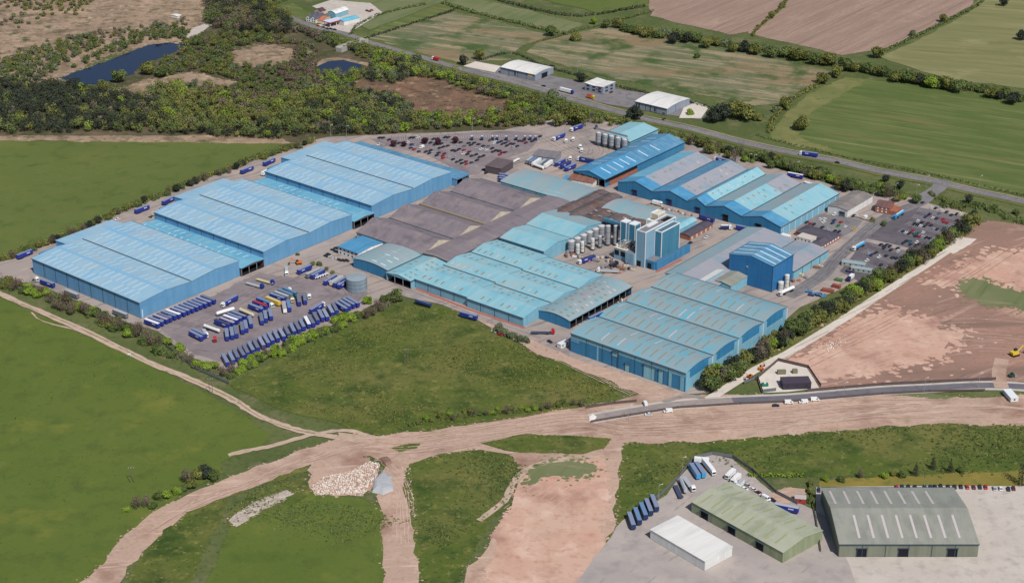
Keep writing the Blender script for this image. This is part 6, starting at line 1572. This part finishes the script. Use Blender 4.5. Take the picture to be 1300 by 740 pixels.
# belt between factory and main road
F_N = [(('round','mid'),4), (('round','olive'),3), (('round','dark'),1), (('bush','bright'),1.2), (('bare','bare'),.8)]
belt(along([(872,176),(905,186),(960,198),(1000,210),(1040,222),(1080,232),(1120,240),(1150,246)], 62, 6, rr, F_N, 3.8, 5.6) + [(1164,252,4.4,'round','mid'),(1143,234,4.2,'round','dark'),(1125,226,3.8,'round','dark'),(1230,252,4,'round','dark'),(1238,258,3.4,'bush','mid'),(1262,262,3.6,'bush','mid'),(1290,268,3.6,'bush','mid')],
     'between factory and main road', 'trees between the factory and the main road')
belt([(891,182,4.0,'round','copper'), (499,182,3.2,'round','copper'), (513,182,3.0,'round','copper'), (540,178,3.6,'round','copper'), (556,179,3.6,'round','copper'), (578,178,3.2,'round','copper')], 'planted round the yards', 'copper leaved trees')
# lone trees
tree(1018,155,8.0,'round','olive','tree','lone round olive tree standing in the striped green field')
tree(1163,594,2.15,'conifer','dark','conifer_tree','left dark conifer of the three above the row of cars',group='three dark conifers')
tree(1185,586,2.15,'conifer','dark','conifer_tree','middle dark conifer of the three above the row of cars',group='three dark conifers')
tree(1207,590,2.15,'conifer','dark','conifer_tree','right dark conifer of the three above the row of cars',group='three dark conifers')
belt([(1048,606,2.6,'bush','bright'), (1069,607,2.6,'bush','mid'), (1123,602,3,'bush','bright'), (1145,601,2.8,'bush','mid'), (1220,595,2.8,'bush','mid'), (1133,600,2.2,'bush','olive'), (1030,612,2.6,'bush','olive'), (1028,622,2.6,'bush','olive'), (1030,634,2.6,'bush','mid'), (1092,600,2.8,'bare','bare'), (1299,600,3.4,'columnar','dark')], 'along the straw coloured grass', 'shrubs along the straw grass')
belt([(238,602,4.4,'bare','bare'), (250,600,4.2,'round','olive'), (262,598,4.6,'round','dark'), (272,602,3.6,'round','mid'), (244,612,3.4,'round','olive'), (212,626,3.8,'bush','bright'), (224,622,3.4,'bush','bright'), (200,628,3.4,'bush','mid'), (172,636,3.8,'bare','bare'), (184,634,3.6,'bare','bare'), (194,640,3,'bush','mid'), (160,645,2.6,'bush','bright'), (233,618,3,'bush','mid')], 'clump by the bottom left track', 'trees beside the bottom left track')
belt([(634,416,4.6,'bush','grey'), (640,420,3.6,'bush','grey'), (650,424,3.6,'bush','grey'), (660,428,3.6,'bush','grey'), (668,430,3.2,'bush','grey')], 'verge below the cyan sheds', 'grey green bushes on the front verge')
belt(along([(536,532),(560,528),(600,522),(640,518),(690,514),(740,508)], 22, 3, rr, [(('bare','bare'),3), (('bush','mid'),2), (('bush','bright'),1.5), (('bush','olive'),1)], 2.0, 3.0), 'lower edge of rough field', 'scrub along the lower edge of the rough field')
belt([(378,322,1.8,'bush','mid'), (396,334,2.4,'bush','olive'), (406,334,2.6,'bush','mid'), (414,340,2.2,'bush','olive'), (422,345,2.0,'bush','olive'), (1122,283,3.2,'bush','mid'), (1108,278,2.8,'bush','olive'), (876,142,4.2,'bush','bright'), (700,85,3.4,'bush','copper'), (753,26,4.4,'round','bright')], 'among parked vehicles and buildings', 'planting inside the yards')
# field hedges and trees beyond the road (few pixels each)
FT = [(('round','mid'),3), (('round','olive'),3), (('bush','mid'),2), (('round','dark'),1), (('bush','grey'),.8)]
belt(along([(782,30),(840,42),(900,52),(950,60),(1000,66),(1060,78),(1110,90),(1170,100),(1240,112),(1300,124)], 62, 3, rr, FT, 4.8, 7.8), 'hedge between the far fields', 'trees in the long hedge between the far fields')
belt([(1114,65,7.3,'round','olive'), (700,38,7.3,'round','mid'), (730,46,7.2,'bush','olive'), (1198,22,5.6,'round','olive'), (1158,42,5.0,'bush','grey'), (980,18,4.9,'round','olive'), (994,6,4.5,'bush','mid'), (1180,102,7.8,'round','bright'), (1298,44,6.2,'round','dark'), (608,68,6.7,'round','bare') if False else (608,68,6.7,'round','olive'), (588,76,5.6,'round','dark'), (806,142,7.8,'round','dark'), (918,142,9.0,'round','dark'), (905,146,7.3,'round','dark'), (936,138,9.5,'round','olive'), (950,142,9.0,'round','olive'), (962,148,5.6,'bush','olive'), (998,130,7.2,'round','olive'), (985,138,4.5,'bush','grey'), (724,142,9.0,'round','olive'), (735,148,9.5,'round','olive'), (710,150,7.8,'round','olive'), (700,120,6.7,'round','grey'), (530,75,6.7,'round','grey'), (1275,2,5.6,'round','dark'), (885,70,4.5,'bush','mid'), (1045,98,6.7,'round','olive'), (1062,92,6.7,'round','bare') if False else (1062,90,6.7,'round','olive'), (738,98,5.6,'round','dark'), (770,30,5.6,'round','mid'), (150,96,7.8,'round','mid'), (187,85,8.4,'round','olive'), (205,90,6.7,'round','mid'), (130,108,6.7,'round','olive')], 'apart in the far country', 'single trees in the far country')

# hedges -------------------------------------------------------------
def hedge(label, px, w_=3.0, h=2.4, mat='mid', dens=1.0, size=.9):
    pts = smooth_line([P(x, y) for x, y in px], 8) if len(px) > 2 else [P(x, y) for x, y in px]
    qs, ts = [], []; rng = NPR
    for a, b in zip(pts, pts[1:]):
        L_ = (b-a).length; n = max(1, int(L_/3.0))
        for i in range(n):
            p = a.lerp(b, (i+.5)/n); hs = h*rng.uniform(.7, 1.25)
            q, tt = cloud((p.x+rng.normal()*w_*.1, p.y+rng.normal()*w_*.1, z3+hs*.5), (1.9, w_*.5, hs*.55), int(16*dens), size, .45+rng.normal()*.14, rng)
            qs.append(q); ts.append(tt)
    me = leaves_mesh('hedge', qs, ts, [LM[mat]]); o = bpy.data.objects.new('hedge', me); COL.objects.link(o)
    return tag(o, label, 'hedge')
hedge('thick hedge under the long line of far field trees', [(782,33),(840,45),(900,56),(950,64),(1000,71),(1060,83),(1110,95),(1170,105),(1240,116),(1300,128),(1420,150)], 6, 4, 'mid', 1.6, 1.3)
hedge('hedge between the two ploughed fields', [(1014,-20),(990,12),(962,36),(955,46)], 5, 3.5, 'olive', 1.5, 1.2)
hedge('hedge between the ploughed field and the pale crop', [(1256,-10),(1240,8),(1200,28),(1160,48),(1120,66)], 5, 2.4, 'mid', 1.3, 1.2)
hedge('hedge climbing from the road along the striped field margin', [(975,168),(990,140),(1010,124),(1040,106),(1062,92)], 8, 4, 'olive', 1.8, 1.2)
hedge('low clipped hedge between main road and striped field', [(960,172),(1000,182),(1060,196),(1120,210),(1180,221),(1240,234),(1300,248),(1400,270)], 3, 1.6, 'mid', 1, .9)
hedge('hedge right of the striped hayfield strip', [(462,50),(500,38),(550,22),(585,10)], 3.4, 2.2, 'dark', 1.2, 1)
hedge('hedge between filling station and hay strip', [(445,44),(455,32),(480,20),(510,12),(540,6)], 4, 2.6, 'mid', 1.4, 1.1)
hedge('long hedge above the mottled hayfield', [(560,4),(600,16),(640,26),(700,40),(720,44)], 5, 3.2, 'mid', 1.5, 1.2)
hedge('hedge of the lane between the far green fields', [(690,52),(730,40),(780,28),(830,14)], 3, 2.2, 'mid', 1.2, 1)
hedge('upper hedge of the far brownish meadow', [(600,-8),(660,8),(720,20),(762,18),(820,8)], 5, 3, 'dark', 1.4, 1.2)
hedge('hedge along the back of the northern units', [(606,78),(650,68),(690,84),(740,98),(800,114),(860,126),(890,134),(960,152)], 3.4, 2.2, 'dark', 1.3, 1)
hedge('clipped hedge round the small paddock by the pub', [(372,26),(345,10),(372,-2)], 4, 2.6, 'mid', 1.4, 1.1)
hedge('bright hedge along the lower edge of the green bank', [(950,603),(980,604),(1020,604)], 3, 1.8, 'bright', 1.6, .8)
hedge('scrubby hedge under the warehouse hedge trees', [(0,330),(60,308),(130,280),(200,250),(280,220),(350,194),(400,180)], 8, 4.4, 'olive', 3.4, .8)
hedge('brown twiggy hedge base below the nearest giant warehouse', [(-40,340),(0,354),(60,374),(120,398),(170,420),(215,446),(250,464),(290,474)], 12, 3.2, 'bare', 3.0, .6)
hedge('brown twiggy hedge base below the lorry park', [(290,472),(340,450),(400,424),(440,408),(480,392),(505,380)], 8, 2.6, 'bare', 2.6, .6)
hedge('green undergrowth of the belt beside the white stone road', [(897,492),(940,466),(1000,430),(1060,392),(1110,362),(1170,328),(1220,296),(1245,280)], 17, 4.4, 'olive', 5, .8)
hedge('undergrowth between factory and main road', [(770,152),(820,164),(870,178),(920,192),(980,206),(1040,224),(1100,240),(1150,250)], 18, 4, 'mid', 5, .85)
hedge('dark hedge right of the gate road', [(1195,262),(1240,262),(1280,276),(1330,290)], 12, 3, 'mid', 3, 1)
hedge('hedge screening the car park end', [(1180,246),(1200,256),(1225,268)], 7, 2.6, 'olive', 2, .9)
hedge('scrub along the lower edge of the rough field', [(520,540),(570,530),(640,524),(700,517),(745,512)], 4, 1.6, 'mid', 1.2, .8)

# woods: stuff ---------------------------------------------------------
def inside(x, y, poly):
    c = False; n = len(poly)
    for i in range(n):
        x0, y0 = poly[i]; x1, y1 = poly[(i+1) % n]
        if (y0 > y) != (y1 > y) and x < (x1-x0)*(y-y0)/(y1-y0)+x0: c = not c
    return c
def wood(label, poly, sp, kinds, rmin, rmax, seed, hf=1.7, holes=(), size=.85, dens=1.25, name='woodland', jit=.45, clump=None):
    rng = np.random.default_rng(seed)
    W = [P(x, y) for x, y in poly]; wp = [(p.x, p.y) for p in W]
    hp = [[(P(x, y).x, P(x, y).y) for x, y in h] for h in holes]
    x0, x1 = min(p[0] for p in wp), max(p[0] for p in wp); y0, y1 = min(p[1] for p in wp), max(p[1] for p in wp)
    mats = sorted(set(k_[0] for k_ in kinds)); names = [k_[0] for k_ in kinds]; wt = np.array([k_[1] for k_ in kinds], float); wt /= wt.sum()
    qs, ts, mi = [], [], []; cnt = 0
    # patchiness: kinds cluster by low frequency cells
    for ix in range(int((x1-x0)/sp)+1):
        for iy in range(int((y1-y0)/sp)+1):
            x = x0+(ix+.5+rng.uniform(-jit,jit))*sp; y = y0+(iy+.5+rng.uniform(-jit,jit))*sp
            if not inside(x, y, wp) or any(inside(x, y, h) for h in hp): continue
            if clump is not None and math.sin(x*.031+2*math.sin(y*.023))+math.sin(y*.027+1.7*math.sin(x*.019))+rng.normal()*.45 < clump: continue
            n1 = math.sin(x*.021+seed)+math.sin(y*.017+x*.009+seed*2)+rng.normal()*.55
            k_ = names[min(len(names)-1, int(np.searchsorted(np.cumsum(wt), min(.999, max(0, (n1+2)/4)))))]
            if rng.random() < .25: k_ = rng.choice(names, p=wt)
            r = rng.uniform(rmin, rmax); h = r*hf*rng.uniform(.85, 1.2)
            n_l = 5; base = rng.normal()*.10
            for i in range(n_l):
                a = rng.random()*6.28; kk = rng.random()**.5*.55; zz = h*(.32+.5*rng.random()*(1-kk*.4)); lr = r*(.42+.2*rng.random())
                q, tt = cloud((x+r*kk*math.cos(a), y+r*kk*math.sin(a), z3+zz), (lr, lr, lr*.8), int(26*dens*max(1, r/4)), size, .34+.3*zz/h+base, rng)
                qs.append(q); ts.append(tt); mi.append(np.full(len(q), mats.index(k_)))
            # trunk: four sides
            t_ = .22; b_ = z3-.1; zt = h*.5
            cs = [(x-t_,y-t_),(x+t_,y-t_),(x+t_,y+t_),(x-t_,y+t_)]
            for i in range(4):
                (xa, ya), (xb, yb) = cs[i], cs[(i+1)%4]
                qs.append(np.array([[(xa,ya,b_),(xb,yb,b_),(xb,yb,zt),(xa,ya,zt)]])); ts.append(np.array([.5])); mi.append(np.array([len(mats)]))
            cnt += 1
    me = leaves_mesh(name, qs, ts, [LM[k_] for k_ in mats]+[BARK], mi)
    o = bpy.data.objects.new(name, me); COL.objects.link(o)
    print(label, cnt, len(me.polygons))
    return tag(o, label, 'woodland', None, 'stuff')
wood('dense mixed wood above the big left pasture', [(-60,118),(0,106),(60,108),(100,112),(130,120),(180,124),(210,112),(262,122),(350,124),(420,118),(470,128),(490,150),(484,172),(400,170),(352,178),(250,172),(150,168),(0,170),(-60,172)], 7.2,
     [('dark',3.4), ('mid',1.6), ('olive',3), ('bright',1), ('bare',1.2)], 3.4, 7.2, 1, 1.9)
wood('scrub wood between the long pond and the smaller pond', [(240,50),(300,42),(345,44),(400,60),(404,74),(396,96),(440,112),(440,120),(262,124),(204,104),(196,92),(215,74)], 7.6,
     [('bare',3), ('mid',3.4), ('olive',2.6), ('grey',1.8), ('dark',.6)], 2.4, 5.6, 2, 1.4, holes=[[(294,62),(330,54),(374,60),(374,82),(296,86)], [(190,108),(232,90),(262,94),(302,104),(296,114),(230,108)], [(398,72),(470,74),(470,96),(402,94)]])
wood('strip of scrub along the upper bank of the long pond', [(60,112),(75,96),(120,70),(160,50),(200,34),(240,40),(242,54),(214,50),(186,53),(160,63),(110,82),(78,98)], 7.6, [('mid',4), ('grey',2), ('olive',1.4), ('bare',.8)], 3.2, 5, 12, 1.5)
wood('tall dark wood at the top left of the main road', [(262,-10),(340,-10),(346,14),(372,28),(366,44),(330,46),(290,44),(262,28)], 7.6, [('olive',2.4), ('dark',2), ('bare',1.2), ('mid',1)], 6, 8.6, 3, 1.9)
wood('mixed green wood between the smaller pond and the units', [(400,92),(460,92),(470,78),(440,66),(400,52),(350,34),(352,28),(400,42),(470,64),(520,78),(560,92),(620,108),(690,126),(715,134),(700,152),(690,162),(640,163),(600,162),(540,166),(490,172),(470,160),(440,150),(420,120),(380,118),(390,104)], 7.0,
     [('bare',1.2), ('mid',4), ('olive',2.4), ('bright',1.4), ('grey',1.2), ('dark',.6)], 3.0, 6.6, 4, 1.6, holes=[[(448,102),(500,108),(522,98),(560,102),(600,118),(645,128),(640,142),(600,150),(560,152),(520,140),(500,120),(455,116)], [(398,72),(470,74),(470,96),(398,96)]])
wood('bushy thicket between the tractor units and the pale teal shed', [(700,152),(720,134),(760,148),(800,156),(850,170),(840,176),(822,164),(800,160),(770,160),(740,156)], 7, [('mid',3), ('olive',3), ('bright',1)], 3.2, 5, 5, 1.4)
wood('low scattered bushes over the dry heath', [(-120,-40),(300,-40),(262,20),(236,40),(200,36),(160,44),(100,64),(50,90),(-120,112)], 9, [('mid',2), ('bare',1.4), ('grey',1), ('olive',1)], 1.8, 4.2, 6, 1.1, size=.8, dens=1.3, clump=.5)
wood('thick scrub at the pond end of the heath', [(40,64),(90,50),(120,46),(140,54),(110,68),(80,84),(60,100),(0,112),(-60,118),(-60,84),(0,80)], 8.5, [('mid',3), ('grey',1.6), ('olive',2), ('bare',1)], 3.4, 5.4, 7, 1.4)
# rubble and roadside stones: stuff -------------------------------------
def stones(label, poly, n, smin, smax, mats, seed, name='rubble', z=z3+.1, cat='rubble'):
    rng = random.Random(seed); W = [P(x, y) for x, y in poly]; wp = [(p.x, p.y) for p in W]
    x0, x1 = min(p[0] for p in wp), max(p[0] for p in wp); y0, y1 = min(p[1] for p in wp), max(p[1] for p in wp)
    mb = MB(); k_ = 0
    while k_ < n:
        x, y = rng.uniform(x0, x1), rng.uniform(y0, y1)
        if not inside(x, y, wp): continue
        s = rng.uniform(smin, smax)*rng.uniform(.6, 1); k_ += 1; b = len(mb.v); a = rng.uniform(0, 6.28)
        for zz, f in ((-.1, 1), (s*.6, .7)):
            for i in range(5):
                t = a+i*1.257; rr_ = s*.6*f*rng.uniform(.7, 1.15); mb.v.append((x+rr_*math.cos(t), y+rr_*math.sin(t), z+zz*rng.uniform(.8,1.2)))
        m_ = rng.randrange(len(mats))
        mb.f.append(tuple(b+5+i for i in range(5))); mb.m.append(m_)
        for i in range(5): j = (i+1) % 5; mb.f.append((b+i, b+j, b+5+j, b+5+i)); mb.m.append(m_)
    return tag(mb.build(name, mats, None), label, cat, None, 'stuff')
RS = [plain('pale_stone', (226,212,198), .9), plain('pink_stone', (206,174,158), .9), plain('brown_stone', (166,140,122), .9), plain('white_stone', (240,234,226), .9)]
stones('field of pale broken rubble beside the grey stone heap', [(400,628),(395,618),(412,604),(440,600),(470,585),(482,588),(478,606),(468,618),(460,630),(440,626)], 3200, .35, 1.15, RS, 1)
stones('dark clods along the edge of the haul roads', [(508,592),(520,590),(530,655),(524,660)], 120, .3, .8, RS[:3], 2, cat='stones')
stones('loose pale stones on the weedy patch by the spoil', [(1040,436),(1068,430),(1076,436),(1050,446)], 60, .5, 1.4, RS, 3, cat='stones')
def heap(label, poly, h, mat, seed):
    rng = random.Random(seed); W = [P(x, y) for x, y in poly]; W = wobble(W, .5, 3, rng)
    c = sum(W, Vector())/len(W); mb = MB(); rings = []
    for t, hh in ((1, -.2), (.9, h*.35), (.78, h*.68), (.6, h*.92), (.35, h), (.1, h*.98)):
        rings.append([c.lerp(p, t)+Vector((0, 0, z3+hh*rng.uniform(.92, 1.06))) for p in W])
    for r0, r1 in zip(rings, rings[1:]):
        for i in range(len(W)): j = (i+1) % len(W); mb.quad(r0[i], r0[j], r1[j], r1[i])
    mb.poly(rings[-1]); return tag(mb.build('stone_heap', mat), label, 'heap')
heap('smooth grey stone heap at the haul road fork', [(474,608),(486,596),(498,604),(500,622),(486,628),(472,624)], 1.5, noisy('grey_aggregate', [((172,176,180), .3, 0, .4, .65, 5)], (184,184,186)), 4)
heap('small white stone mound at the left end of the new estate road', [(747,528),(752,524),(758,528),(754,534),(748,534)], .5, M_white_st if 'M_white_st' in globals() else RS[3], 5)
heap('brown spoil mound above the grey stone heap', [(480,582),(492,579),(498,587),(490,592)], 1.4, noisy('brown_spoil', [((130,104,92), .4, 0, .4, .65, 5)], (150,122,106)), 6)

for o in bpy.data.objects:
    if 'label' in o and len(o['label'].replace('-', ' ').split()) > 16: print('LONG', o['label'])

def tufts(label, poly, n, mat, smin, smax, seed):
    rng = np.random.default_rng(seed); W = [P(x, y) for x, y in poly]; wp = [(q.x, q.y) for q in W]
    x0, x1 = min(q[0] for q in wp), max(q[0] for q in wp); y0, y1 = min(q[1] for q in wp), max(q[1] for q in wp)
    qs, ts = [], []; k_ = 0; g = 0
    while k_ < n and g < n*12:
        g += 1; x, y = rng.uniform(x0, x1), rng.uniform(y0, y1)
        if not inside(x, y, wp): continue
        if math.sin(x*.05+2*math.sin(y*.04))+math.sin(y*.06+x*.02)+rng.normal()*.6 < .2: continue
        s = rng.uniform(smin, smax); k_ += 1
        q, tt = cloud((x, y, z3+.08+s*.15), (s, s, s*.35), 7, s*.9, .5+rng.normal()*.15, rng); qs.append(q); ts.append(tt)
    me = leaves_mesh('grass_tufts', qs, ts, [LM[mat]]); o = bpy.data.objects.new('grass_tufts', me); COL.objects.link(o)
    return tag(o, label, 'grass', None, 'stuff')
CF = [(300,487),(400,440),(470,406),(505,388),(560,392),(640,430),(700,458),(780,490),(770,506),(690,520),(600,534),(480,548),(430,532),(340,508)]
tufts('dark grass tussocks over the rough green field', CF, 2200, 'olive', .35, .8, 31)
tufts('yellow green weed patches over the rough green field', CF, 800, 'olive', .35, .9, 32)
tufts('dark weeds along the green bank above the depot', [(792,562),(930,556),(1040,548),(1220,536),(1500,545),(1500,600),(1180,606),(960,600),(880,580),(800,650)], 1800, 'mid', .35, .9, 33)
tufts('weeds over the green patches at the bottom', [(510,589),(600,568),(668,590),(640,640),(560,700),(520,650)], 900, 'mid', .35, .8, 34)
tufts('weeds over the green triangle at the bottom left', [(330,617),(388,600),(345,634),(420,636),(520,660),(400,700),(250,700),(280,650)], 1100, 'mid', .35, .8, 35)
tufts('sparse dark tufts in the lower left pasture', [(0,385),(190,470),(345,552),(280,600),(190,660),(-60,700),(-100,420)], 450, 'mid', .2, .45, 36)
